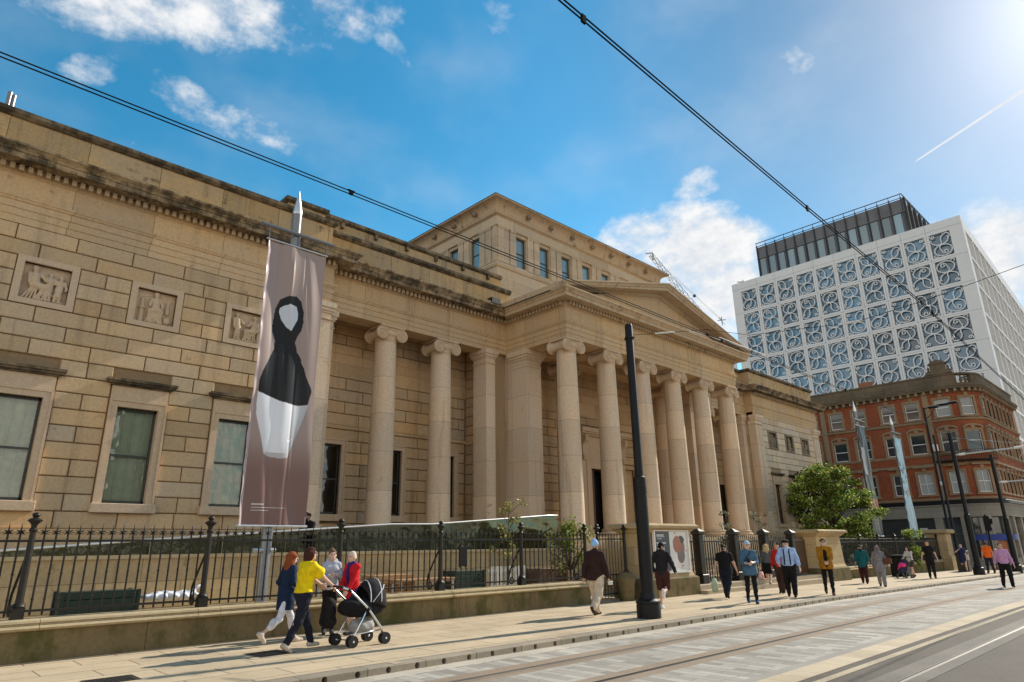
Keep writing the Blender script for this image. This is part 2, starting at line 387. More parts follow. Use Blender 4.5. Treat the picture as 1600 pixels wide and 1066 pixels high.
# ------------------------------------------------------------------ mesh helpers
class MB:
    """collects shapes for ONE mesh object"""
    def __init__(s):
        s.v, s.f, s.t = [], [], []
        s.tint = None
        s.xf = None
    def add(s, vs, fs, tint=None):
        n = len(s.v)
        if s.xf:
            vs = [s.xf(*p) for p in vs]
        s.v.extend(vs)
        s.f.extend([tuple(i + n for i in f) for f in fs])
        t = tint if tint is not None else s.tint
        s.t.extend([t] * len(fs))
    def box(s, x0, x1, y0, y1, z0, z1, tint=None):
        vs = [(x0, y0, z0), (x1, y0, z0), (x1, y1, z0), (x0, y1, z0), (x0, y0, z1), (x1, y0, z1), (x1, y1, z1), (x0, y1, z1)]
        s.add(vs, [(0, 3, 2, 1), (4, 5, 6, 7), (0, 1, 5, 4), (1, 2, 6, 5), (2, 3, 7, 6), (3, 0, 4, 7)], tint)
    def block(s, x0, x1, z0, z1, y, d, ch, tint=None):
        """masonry block on a wall facing -y: back plane at y, proud by d, edges chamfered"""
        vs = [(x0, y, z0), (x1, y, z0), (x1, y, z1), (x0, y, z1),
              (x0, y - d + ch, z0), (x1, y - d + ch, z0), (x1, y - d + ch, z1), (x0, y - d + ch, z1),
              (x0 + ch, y - d, z0 + ch), (x1 - ch, y - d, z0 + ch), (x1 - ch, y - d, z1 - ch), (x0 + ch, y - d, z1 - ch)]
        s.add(vs, [(0, 1, 5, 4), (1, 2, 6, 5), (2, 3, 7, 6), (3, 0, 4, 7), (4, 5, 9, 8), (5, 6, 10, 9), (6, 7, 11, 10), (7, 4, 8, 11), (8, 9, 10, 11)], tint)
    def bbox(s, x0, x1, y0, y1, z0, z1, c, tint=None):
        """box with all edges chamfered by c"""
        X, Y, Z = (x0, x1), (y0, y1), (z0, z1)
        vs, idx = [], {}
        for i in (0, 1):
            for j in (0, 1):
                for k in (0, 1):
                    sx, sy, sz = (c if i == 0 else -c), (c if j == 0 else -c), (c if k == 0 else -c)
                    for a in range(3):
                        p = [X[i] + sx, Y[j] + sy, Z[k] + sz]
                        p[a] = (X, Y, Z)[a][(i, j, k)[a]]
                        idx[i, j, k, a] = len(vs)
                        vs.append(tuple(p))
        fs = []
        for a in range(3):
            b, d = [q for q in range(3) if q != a]
            for e in (0, 1):
                q = []
                for (m, n) in ((0, 0), (1, 0), (1, 1), (0, 1)):
                    ijk = [0, 0, 0]; ijk[a] = e; ijk[b] = m; ijk[d] = n
                    q.append(idx[ijk[0], ijk[1], ijk[2], a])
                fs.append(tuple(q))
            for m in (0, 1):
                for n in (0, 1):
                    q = []
                    for e, ax in ((0, b), (1, b), (1, d), (0, d)):
                        ijk = [0, 0, 0]; ijk[a] = e; ijk[b] = m; ijk[d] = n
                        q.append(idx[ijk[0], ijk[1], ijk[2], ax])
                    fs.append(tuple(q))
        for i in (0, 1):
            for j in (0, 1):
                for k in (0, 1):
                    fs.append((idx[i, j, k, 0], idx[i, j, k, 1], idx[i, j, k, 2]))
        s.add(vs, fs, tint)
    def quad(s, a, b, c, d, tint=None):
        s.add([a, b, c, d], [(0, 1, 2, 3)], tint)
    def prism(s, poly, y0, y1, tint=None):
        """polygon in (x, z) extruded from y0 to y1"""
        n = len(poly)
        vs = [(x, y0, z) for x, z in poly] + [(x, y1, z) for x, z in poly]
        fs = [tuple(range(n)), tuple(range(2 * n - 1, n - 1, -1))] + [(i, i + n, (i + 1) % n + n, (i + 1) % n) for i in range(n)]
        s.add(vs, fs, tint)
    def prism_z(s, poly, z0, z1, tint=None):
        n = len(poly)
        vs = [(x, y, z0) for x, y in poly] + [(x, y, z1) for x, y in poly]
        fs = [tuple(range(n)), tuple(range(2 * n - 1, n - 1, -1))] + [(i, i + n, (i + 1) % n + n, (i + 1) % n) for i in range(n)]
        s.add(vs, fs, tint)
    def lathe(s, prof, c=(0, 0, 0), seg=20, axis='z', a0=0.0, a1=2 * PI, tint=None):
        full = abs(a1 - a0 - 2 * PI) < 1e-6
        m = seg if full else seg + 1
        vs = []
        for r, h in prof:
            for i in range(m):
                a = a0 + (a1 - a0) * i / seg
                p, q = r * math.cos(a), r * math.sin(a)
                if axis == 'z': vs.append((c[0] + p, c[1] + q, c[2] + h))
                elif axis == 'y': vs.append((c[0] + p, c[1] + h, c[2] + q))
                else: vs.append((c[0] + h, c[1] + p, c[2] + q))
        fs = []
        for j in range(len(prof) - 1):
            for i in range(seg):
                k = (i + 1) % m
                fs.append((j * m + i, j * m + k, (j + 1) * m + k, (j + 1) * m + i))
        if full:
            fs.append(tuple(range(m - 1, -1, -1)))
            fs.append(tuple((len(prof) - 1) * m + i for i in range(m)))
        s.add(vs, fs, tint)
    def tube(s, pts, r, seg=8, tint=None):
        pts = [Vector(p) for p in pts]
        rs = r if isinstance(r, (list, tuple)) else [r] * len(pts)
        vs, fs = [], []
        prev = None
        for i, p in enumerate(pts):
            t = (pts[min(i + 1, len(pts) - 1)] - pts[max(i - 1, 0)]).normalized()
            if prev is None:
                n = t.cross(Vector((0, 0, 1)))
                if n.length < 1e-3: n = t.cross(Vector((0, 1, 0)))
            else:
                n = prev - t * prev.dot(t)
            n.normalize(); prev = n
            b = t.cross(n)
            for k in range(seg):
                a = 2 * PI * k / seg
                q = p + (n * math.cos(a) + b * math.sin(a)) * rs[i]
                vs.append(tuple(q))
        for i in range(len(pts) - 1):
            for k in range(seg):
                k2 = (k + 1) % seg
                fs.append((i * seg + k, i * seg + k2, (i + 1) * seg + k2, (i + 1) * seg + k))
        fs.append(tuple(range(seg - 1, -1, -1)))
        fs.append(tuple((len(pts) - 1) * seg + k for k in range(seg)))
        s.add(vs, fs, tint)
    def ribbon(s, pts, w, y0, y1, tint=None):
        """flat band of width w along a polyline in (x, z), thick from y0 (front) to y1"""
        P = [Vector(p) for p in pts]
        vs, fs = [], []
        for i, p in enumerate(P):
            t = (P[min(i + 1, len(P) - 1)] - P[max(i - 1, 0)])
            if t.length < 1e-9: t = Vector((1, 0))
            t.normalize()
            n = Vector((-t.y, t.x)) * (w / 2)
            a, b = p + n, p - n
            vs += [(a.x, y0, a.y), (b.x, y0, b.y), (b.x, y1, b.y), (a.x, y1, a.y)]
        for i in range(len(P) - 1):
            for k in range(4):
                k2 = (k + 1) % 4
                fs.append((4 * i + k, 4 * i + k2, 4 * i + 4 + k2, 4 * i + 4 + k))
        m = 4 * (len(P) - 1)
        fs += [(3, 2, 1, 0), (m, m + 1, m + 2, m + 3)]
        s.add(vs, fs, tint)
    def sweep(s, path, prof, closed_prof=True, tint=None):
        """profile (outward distance, z) along a polyline in (x, y); outward is to the right of travel"""
        n = len(path)
        offs = []
        for i in range(n):
            p = Vector(path[i])
            d0 = (p - Vector(path[i - 1])).normalized() if i > 0 else None
            d1 = (Vector(path[i + 1]) - p).normalized() if i < n - 1 else None
            if d0 is None: d0 = d1
            if d1 is None: d1 = d0
            n0, n1 = Vector((d0.y, -d0.x)), Vector((d1.y, -d1.x))
            m = n0 + n1
            m = m / m.dot(n0)
            offs.append(m)
        k = len(prof)
        vs = []
        for i in range(n):
            for d, z in prof:
                vs.append((path[i][0] + offs[i].x * d, path[i][1] + offs[i].y * d, z))
        fs = []
        for i in range(n - 1):
            for j in range(k if closed_prof else k - 1):
                j2 = (j + 1) % k
                fs.append((i * k + j, i * k + j2, (i + 1) * k + j2, (i + 1) * k + j))
        if closed_prof:
            fs.append(tuple(range(k)))
            fs.append(tuple((n - 1) * k + j for j in range(k - 1, -1, -1)))
        s.add(vs, fs, tint)

def mesh_from(name, v, f, smooth_=False):
    me = bpy.data.meshes.new(name)
    me.from_pydata(v, [], f)
    if smooth_:
        me.polygons.foreach_set('use_smooth', [True] * len(me.polygons))
    me.update()
    return me

def root_off(o):
    p = Vector((0, 0, 0))
    while o:
        p += o.location
        o = o.parent
    return p

def add_tint(me, cols):
    ca = me.color_attributes.new('tint', 'FLOAT_COLOR', 'CORNER')
    tot = np.zeros(len(me.polygons), dtype=np.int32)
    me.polygons.foreach_get('loop_total', tot)
    arr = np.ones((len(me.polygons), 4), dtype=np.float32)
    arr[:, :3] = np.array(cols, dtype=np.float32).reshape(-1, 3)
    ca.data.foreach_set('color', np.repeat(arr, tot, axis=0).ravel())

def obj(name, mb, mat, parent=None, world=False, smooth_=False, auto=None, label=None, fixn=True):
    """link ONE mesh object; world=True when the shapes were given in scene coordinates"""
    me = bpy.data.meshes.new(name)
    v = mb.v
    if world and parent:
        q = root_off(parent)
        v = [(a - q.x, b - q.y, c - q.z) for a, b, c in v]
    me.from_pydata(v, [], mb.f)
    if any(t is not None for t in mb.t):
        add_tint(me, [t if t is not None else (1, 1, 1) for t in mb.t])
    if fixn:
        import bmesh
        b = bmesh.new(); b.from_mesh(me)
        bmesh.ops.recalc_face_normals(b, faces=b.faces)
        b.to_mesh(me); b.free()
    if smooth_:
        me.polygons.foreach_set('use_smooth', [True] * len(me.polygons))
    if auto:
        me.polygons.foreach_set('use_smooth', [True] * len(me.polygons))
        me.set_sharp_from_angle(angle=R(auto))
    me.materials.append(MATS[mat] if isinstance(mat, str) else mat)
    o = bpy.data.objects.new(name, me)
    COL.objects.link(o)
    if parent:
        o.parent = parent
    if label:
        o['label'] = label
    return o

def tag(o, label=None, cat=None, group=None, kind=None):
    if label: o['label'] = label
    if cat: o['category'] = cat
    if group: o['group'] = group
    if kind: o['kind'] = kind
    return o

def thing(name, label, cat, loc=(0, 0, 0), rz=0.0, group=None):
    o = bpy.data.objects.new(name, None)
    o.empty_display_size = 0.2
    COL.objects.link(o)
    o.location = loc
    o.rotation_euler = (0, 0, rz)
    return tag(o, label, cat, group)

def struct(name, mb, mat, label=None, **k):
    o = obj(name, mb, mat, **k)
    o['kind'] = 'structure'
    o['label'] = label or name.replace('_', ' ')
    return o

def dup_part(o, parent, loc=None, rz=None, keep=True):
    c = o.copy()
    COL.objects.link(c)
    c.parent = parent
    if loc is not None: c.location = loc
    if rz is not None: c.rotation_euler = (0, 0, rz)
    for ch in list(o.children):
        dup_part(ch, c)
    return c

def dup_thing(o, loc, rz, label, group=None):
    c = dup_part(o, None, loc, rz)
    c['label'] = label
    if group: c['group'] = group
    return c

def gz(x):
    return -0.008 * min(max(0.0, x - 22.0), 90.0)

# ------------------------------------------------------------------ implicit surfaces (bodies, clothing, carving)
def smin(a, b, k):
    h = np.clip(0.5 + 0.5 * (b - a) / k, 0, 1)
    return b + (a - b) * h - k * h * (1 - h)

def sdf_mesh(prims, res, cuts=(), rough=0.0, seed=0):
    """prims: ('c', a, b, ra, rb, k[, flat]) tapered capsule; ('e', centre, radii, k) ellipsoid; ('-e', centre, radii, k) hollow
    cuts: (normal, offset) keeps points with n.p > offset. Returns vertices, quads."""
    lo, hi = np.array([9e9] * 3), np.array([-9e9] * 3)
    for p in prims:
        if p[0] == 'c':
            r = max(p[3], p[4])
            for q in (p[1], p[2]):
                lo = np.minimum(lo, np.array(q) - r); hi = np.maximum(hi, np.array(q) + r)
        elif p[0] == 'e':
            lo = np.minimum(lo, np.array(p[1]) - np.array(p[2])); hi = np.maximum(hi, np.array(p[1]) + np.array(p[2]))
    lo = lo - 3 * res; hi = hi + 3 * res
    n = np.ceil((hi - lo) / res).astype(int) + 1
    ax = [lo[i] + res * np.arange(n[i]) for i in range(3)]
    f = np.full(n, 0.5, dtype=np.float64)
    for p in prims:
        if p[0] == 'c':
            a, b, ra, rb, k = np.array(p[1], float), np.array(p[2], float), p[3], p[4], p[5]
            fl = p[6] if len(p) > 6 else 1.0
            m = max(ra, rb) + k + 2 * res
            l, h = np.minimum(a, b) - m, np.maximum(a, b) + m
        else:
            c, rr, k = np.array(p[1], float), np.array(p[2], float), p[3]
            m = k + 2 * res
            l, h = c - rr - m, c + rr + m
        i0 = np.maximum(0, np.floor((l - lo) / res).astype(int)); i1 = np.minimum(n, np.ceil((h - lo) / res).astype(int) + 1)
        if np.any(i1 <= i0):
            continue
        sl = tuple(slice(i0[i], i1[i]) for i in range(3))
        X, Y, Z = np.meshgrid(ax[0][sl[0]], ax[1][sl[1]], ax[2][sl[2]], indexing='ij')
        if p[0] == 'c':
            d = b - a
            fy = fl
            Yq = a[1] + (Y - a[1] - 0) if fy == 1.0 else None
            L = d @ d + 1e-9
            t = np.clip(((X - a[0]) * d[0] + (Y - a[1]) * d[1] + (Z - a[2]) * d[2]) / L, 0, 1)
            dx, dy, dz = X - (a[0] + t * d[0]), Y - (a[1] + t * d[1]), Z - (a[2] + t * d[2])
            g = np.sqrt(dx * dx + (dy * fy) ** 2 + dz * dz) - (ra + (rb - ra) * t)
        else:
            q = np.sqrt(((X - c[0]) / rr[0]) ** 2 + ((Y - c[1]) / rr[1]) ** 2 + ((Z - c[2]) / rr[2]) ** 2)
            g = (q - 1) * rr.min()
        if p[0] == '-e':
            f[sl] = -smin(-f[sl], g, k)
        else:
            f[sl] = smin(f[sl], g, k)
    if rough:
        X, Y, Z = np.meshgrid(*ax, indexing='ij')
        w = np.sin(X * 31 + seed + 2 * np.sin(Z * 17 + seed)) * np.sin(Y * 27 + 1.3 * seed) + np.sin(Z * 38 + 3 * np.sin(X * 13 + seed) + 2.1 * seed) * 0.8
        f += rough * w
    for nn, off in cuts:
        X, Y, Z = np.meshgrid(*ax, indexing='ij')
        f = np.maximum(f, off - (X * nn[0] + Y * nn[1] + Z * nn[2]))
    s = f < 0
    c8 = np.zeros(n - 1, dtype=np.int8)
    for i in (0, 1):
        for j in (0, 1):
            for k in (0, 1):
                c8 += s[i:n[0] - 1 + i, j:n[1] - 1 + j, k:n[2] - 1 + k]
    act = (c8 > 0) & (c8 < 8)
    I, J, K = np.nonzero(act)
    ids = -np.ones(n - 1, dtype=np.int64)
    ids[I, J, K] = np.arange(len(I))
    acc = np.zeros((len(I), 3)); cnt = np.zeros(len(I))
    corners = [(i, j, k) for i in (0, 1) for j in (0, 1) for k in (0, 1)]
    for a in corners:
        for b in corners:
            df = [b[q] - a[q] for q in range(3)]
            if sorted(df) != [0, 0, 1]:
                continue
            fa, fb = f[I + a[0], J + a[1], K + a[2]], f[I + b[0], J + b[1], K + b[2]]
            x = (fa < 0) != (fb < 0)
            t = np.where(x, fa / np.where(x, fa - fb, 1), 0)
            for q in range(3):
                acc[:, q] += np.where(x, a[q] + t * df[q], 0)
            cnt += x
    V = lo + res * (np.stack([I, J, K], 1) + acc / cnt[:, None])
    F = []
    for q in range(3):
        sl0 = [slice(None)] * 3; sl1 = [slice(None)] * 3
        sl0[q] = slice(0, -1); sl1[q] = slice(1, None)
        s0, s1 = s[tuple(sl0)], s[tuple(sl1)]
        ii = np.stack(np.nonzero(s0 != s1), 1)
        u, w = [r for r in range(3) if r != q]
        ok = (ii[:, u] > 0) & (ii[:, w] > 0) & (ii[:, u] < n[u] - 1) & (ii[:, w] < n[w] - 1)
        ii = ii[ok]
        quad = []
        for (du, dw) in ((-1, -1), (0, -1), (0, 0), (-1, 0)):
            c = ii.copy(); c[:, u] += du; c[:, w] += dw
            quad.append(ids[c[:, 0], c[:, 1], c[:, 2]])
        qd = np.stack(quad, 1)
        flip = s0[ii[:, 0], ii[:, 1], ii[:, 2]] == (q == 1)
        qd[flip] = qd[flip][:, ::-1]
        F.append(qd)
    F = np.concatenate(F) if F else np.zeros((0, 4), int)
    return V, F

def np_obj(name, parts, mat, parent=None, label=None):
    """parts: list of (V, F) quads joined into one smooth mesh object"""
    vs, fs, n = [], [], 0
    for V, F in parts:
        vs.append(V); fs.append(F + n); n += len(V)
    V = np.concatenate(vs); F = np.concatenate(fs)
    me = bpy.data.meshes.new(name)
    me.vertices.add(len(V)); me.vertices.foreach_set('co', V.astype(np.float32).ravel())
    me.loops.add(F.size); me.loops.foreach_set('vertex_index', F.astype(np.int32).ravel())
    me.polygons.add(len(F)); me.polygons.foreach_set('loop_start', np.arange(0, F.size, 4, dtype=np.int32))
    me.polygons.foreach_set('use_smooth', np.ones(len(F), dtype=bool))
    me.update(calc_edges=True); me.validate()
    me.materials.append(MATS[mat] if isinstance(mat, str) else mat)
    o = bpy.data.objects.new(name, me)
    COL.objects.link(o)
    if parent: o.parent = parent
    if label: o['label'] = label
    return o
# ------------------------------------------------------------------ the art gallery
G = thing('art_gallery', 'long classical sandstone art gallery with a six-column portico and pediment', 'building', (26.7, 20, 0))
CX = 26.7
def part(name, mb, mat, parent=None, **k):
    return obj(name, mb, mat, parent or G, world=True, **k)

def tint():
    k = random.gauss(1.0, 0.06) - (0.10 if random.random() < 0.10 else 0)
    h = random.gauss(0, 0.035)
    return (k * (1 + h), k, k * (1 - h * 1.4))

def rust(mb, x0, x1, z0, z1, y, holes, ch=0.434, L=1.42, d=0.075, c=0.018, phase=0.0):
    """courses of chamfered blocks on a wall facing -y, leaving holes (x0, x1, z0, z1)"""
    n = max(1, round((z1 - z0) / ch)); h = (z1 - z0) / n
    for i in range(n):
        a, b = z0 + i * h, z0 + (i + 1) * h
        segs = [(x0, x1)]
        for hx0, hx1, hz0, hz1 in holes:
            if b > hz0 + 0.06 and a < hz1 - 0.06:
                new = []
                for s0, s1 in segs:
                    if hx1 <= s0 or hx0 >= s1: new.append((s0, s1)); continue
                    if hx0 > s0: new.append((s0, hx0))
                    if hx1 < s1: new.append((hx1, s1))
                segs = new
        for s0, s1 in segs:
            if s1 - s0 < 0.05: continue
            cuts = [s0]
            p = x0 + phase + (L / 2 if i % 2 else 0.0) - L
            while p < s1:
                if p - cuts[-1] > 0.3 and s1 - p > 0.3: cuts.append(p)
                p += L * random.uniform(0.94, 1.06) if s1 - s0 > 4 else L
            cuts.append(s1)
            if 0.7 < s1 - s0 < 1.6:
                cuts = [s0, (s0 + s1) / 2, s1] if i % 2 else [s0, s1]
            for u, v in zip(cuts, cuts[1:]):
                mb.block(u + 0.013, v - 0.013, a + 0.013, b - 0.013, y + d, d, c, tint())

def plate(mb, x0, x1, z0, z1, y0, y1, holes):
    xs = sorted({x0, x1} | {v for h in holes for v in h[:2] if x0 < v < x1})
    zs = sorted({z0, z1} | {v for h in holes for v in h[2:] if z0 < v < z1})
    for a, b in zip(zs, zs[1:]):
        run = None
        for u, v in list(zip(xs, xs[1:])) + [(None, None)]:
            solid = u is not None and not any(h[0] < (u + v) / 2 < h[1] and h[2] < (a + b) / 2 < h[3] for h in holes)
            if solid:
                run = (run[0], v) if run else (u, v)
            elif run:
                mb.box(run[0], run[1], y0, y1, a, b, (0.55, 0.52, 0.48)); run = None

YW, YR, YB = 20.08, 20.65, 22.45          # wing front, recess entablature front, recess back wall
# ---- wings
def wing(x0, x1, wins, panels, piers):
    holes = [(c - 0.74, c + 0.74, 2.6, 6.17) for c in wins] + [(c - 0.71, c + 0.71, 7.8, 9.1) for c in panels]
    holes += [(a, b, 2.2, 9.93) for a, b in piers]
    m = MB()
    rust(m, x0, x1, 2.2, 9.93, YW, holes)
    back = [(c - 0.52, c + 0.52, 2.85, 5.42) for c in wins] + [(c - 0.53, c + 0.53, 7.95, 8.95) for c in panels]
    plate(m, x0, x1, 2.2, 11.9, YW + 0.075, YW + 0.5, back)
    part('wall', m, 'rusticated_stone' if x0 < 20 else 'hazed_rusticated_stone')
    m = MB()
    m.box(x0, x1, YW - 0.06, YW + 0.5, -0.6, 2.12)
    m.prism([], 0, 0) if False else None
    m.box(x0, x1, YW - 0.10, YW + 0.5, 2.12, 2.2)
    part('plinth', m, 'ashlar_stone')
    for a, b in piers:
        m = MB()
        m.box(a - 0.015, b + 0.015, YW - 0.05, YW + 0.45, 2.2, 9.3)
        m.box(a - 0.012, b + 0.012, YW - 0.045, YW + 0.45, 9.3, 9.55)
        for k, (e, q0, q1) in enumerate(((0.07, 9.30, 9.34), (0.05, 9.55, 9.62), (0.10, 9.62, 9.74), (0.15, 9.74, 9.93))):
            m.box(a - e, b + e, YW - 0.05 - e, YW + 0.3, q0, q1)
        part('corner_pilaster', m, 'column_stone')
wing(-0.7, 10.5, (2.2, 4.93, 7.64), (2.27, 4.97, 7.65), ((9.9, 10.5),))
wing(42.0, 52.4, (44.3, 47.0, 49.7), (44.47, 47.1, 49.75), ((42.0, 42.9), (51.4, 52.4)))
m = MB()
m.box(-0.7, -0.2, YW + 0.5, 44, -0.6, 11.9); m.box(51.9, 52.4, YW + 0.5, 44, -0.6, 11.9)
m.box(-0.2, 51.9, 43.5, 44, -0.6, 11.9)
m.box(42.03, 42.5, YW + 0.3, 22.9, -0.6, 11.9); m.box(10.0, 10.47, YW + 0.3, 22.9, -0.6, 11.9)
part('side_wall', m, 'ashlar_stone')

# ---- sash windows: frame and surround are shared meshes
def sash_window(x, y, z0, z1, w, hood=True, shutters=True, proto={}):
    key = (round(z0, 2), round(z1, 2), w, hood, shutters)
    if key in proto:
        o = dup_part(proto[key], G, Vector((x, y, 0)) - G.location)
        return o
    h = w / 2
    win = MB()       # timber sashes
    y1 = 0.20
    for a, b, c, d in ((-h, h, z0, z0 + 0.09), (-h, h, z1 - 0.06, z1), (-h, -h + 0.055, z0, z1), (h - 0.055, h, z0, z1)):
        win.box(a, b, y1 - 0.03, y1 + 0.05, c, d)
    zm = (z0 + z1) / 2
    win.box(-h, h, y1 - 0.035, y1 + 0.05, zm - 0.025, zm + 0.025)
    o = obj('window', win, 'sash_paint', G)
    o.location = Vector((x, y, 0)) - G.location
    g = MB(); g.quad((-h, y1, z0), (h, y1, z0), (h, y1, z1), (-h, y1, z1))
    obj('glass', g, 'window_glass', o)
    s = MB()
    if shutters:
        for k in range(4):
            a = -h + k * w / 4 + 0.004; b = a + w / 4 - 0.008
            s.box(a, b, y1 + 0.10, y1 + 0.13, z0, z1)
            for (c, d) in ((z0 + 0.12, zm - 0.1), (zm + 0.1, z1 - 0.12)):
                for (e, f_, q0, q1) in ((a + 0.035, b - 0.035, c, c + 0.03), (a + 0.035, b - 0.035, d - 0.03, d), (a + 0.035, a + 0.055, c, d), (b - 0.055, b - 0.035, c, d)):
                    s.box(e, f_, y1 + 0.085, y1 + 0.10, q0, q1)
        s.box(-h - 0.1, h + 0.1, y1 + 0.16, y1 + 0.2, z0 - 0.1, z1 + 0.1)
        obj('shutter', s, 'shutter_paint', o)
    else:
        s.box(-h - 0.1, h + 0.1, y1 + 0.5, y1 + 0.55, z0 - 0.1, z1 + 0.1)
        obj('dark_room', s, 'dark_interior', o)
    t = MB()         # stone surround
    f = 0.20
    for (a, b, yy, c, d) in ((-h - f, -h, -0.05, z0, z1 + f), (h, h + f, -0.05, z0, z1 + f), (-h, h, -0.05, z1, z1 + f)):
        t.box(a, b, yy, 0.45, c, d)
    for (a, b, c, d) in ((-h - f - 0.01, -h - f + 0.05, z0, z1 + f), (h + f - 0.05, h + f + 0.01, z0, z1 + f), (-h - f + 0.05, h + f - 0.05, z1 + f - 0.05, z1 + f + 0.01)):
        t.box(a, b, -0.08, 0.0, c, d)
    t.bbox(-h - f - 0.06, h + f + 0.06, -0.17, 0.45, z0 - 0.24, z0, 0.012)
    if hood:
        t.box(-h - f, h + f, -0.045, 0.4, z1 + f + 0.01, z1 + 0.57)
    obj('stone_surround', t, 'carved_stone', o)
    if hood:
        t = MB()
        for e, a, b in ((0.05, 0.57, 0.62), (0.12, 0.62, 0.68), (0.17, 0.68, 0.75)):
            t.box(-h - f - e, h + f + e, -0.06 - e, 0.4, z1 + a, z1 + b)
        obj('hood', t, 'coping_stone', o)
    proto[key] = o
    return o
for c in (2.2, 4.93, 7.64): sash_window(c, YW, 2.85, 5.42, 1.04)
for c in (44.3, 47.0, 49.7): sash_window(c, YW, 2.85, 5.42, 0.98, True, False)

# ---- carved relief panels
def fig(prims, head, hip, feet, hands, s=1.0, kneeb=None, y=0.0):
    """small carved figure from joint positions (u, w) on the panel"""
    P = lambda q, yy=0.0: (q[0], y + yy, q[1])
    hx, hz = head
    k = 0.010
    prims.append(('e', P(head, -0.02), (0.062 * s, 0.06, 0.075 * s), k))
    prims.append(('e', P((hx - 0.005, hz + 0.03 * s), 0.0), (0.07 * s, 0.06, 0.06 * s), k))
    ch = (hx * 0.75 + hip[0] * 0.25, hz - 0.17 * s)
    prims.append(('c', P(head), P(ch), 0.035 * s, 0.05 * s, k))
    prims.append(('c', P(ch), P(hip, -0.01), 0.10 * s, 0.105 * s, 0.04))
    for i, ft in enumerate(feet):
        kn = kneeb[i] if kneeb else ((hip[0] + ft[0]) / 2, (hip[1] + ft[1]) / 2)
        prims.append(('c', P(hip, -0.02), P(kn, -0.05), 0.085 * s, 0.06 * s, 0.03))
        prims.append(('c', P(kn, -0.05), P(ft, -0.02), 0.058 * s, 0.036 * s, 0.03))
        prims.append(('e', P((ft[0] + 0.04 * s, ft[1]), -0.03), (0.07 * s, 0.05, 0.03 * s), k))
    for i, hd in enumerate(hands):
        sh = (ch[0] + (-0.1 if i == 0 else 0.1) * s, ch[1] + 0.04 * s)
        el = ((sh[0] + hd[0]) / 2 + (-0.02 if i == 0 else 0.03), (sh[1] + hd[1]) / 2 - 0.06 * s)
        prims.append(('c', P(sh, -0.03), P(el, -0.06), 0.042 * s, 0.034 * s, k))
        prims.append(('c', P(el, -0.06), P(hd, -0.07), 0.034 * s, 0.026 * s, k))
        prims.append(('e', P(hd, -0.08), (0.032 * s, 0.03, 0.032 * s), k))

def drape(prims, a, b, n, spread, r=0.022):
    for i in range(n):
        t = (i / (n - 1) - 0.5) * spread if n > 1 else 0
        prims.append(('c', (a[0] + t * 0.5, -0.07, a[1]), (b[0] + t * 1.2, -0.05, b[1]), r, r * 1.1, 0.015))

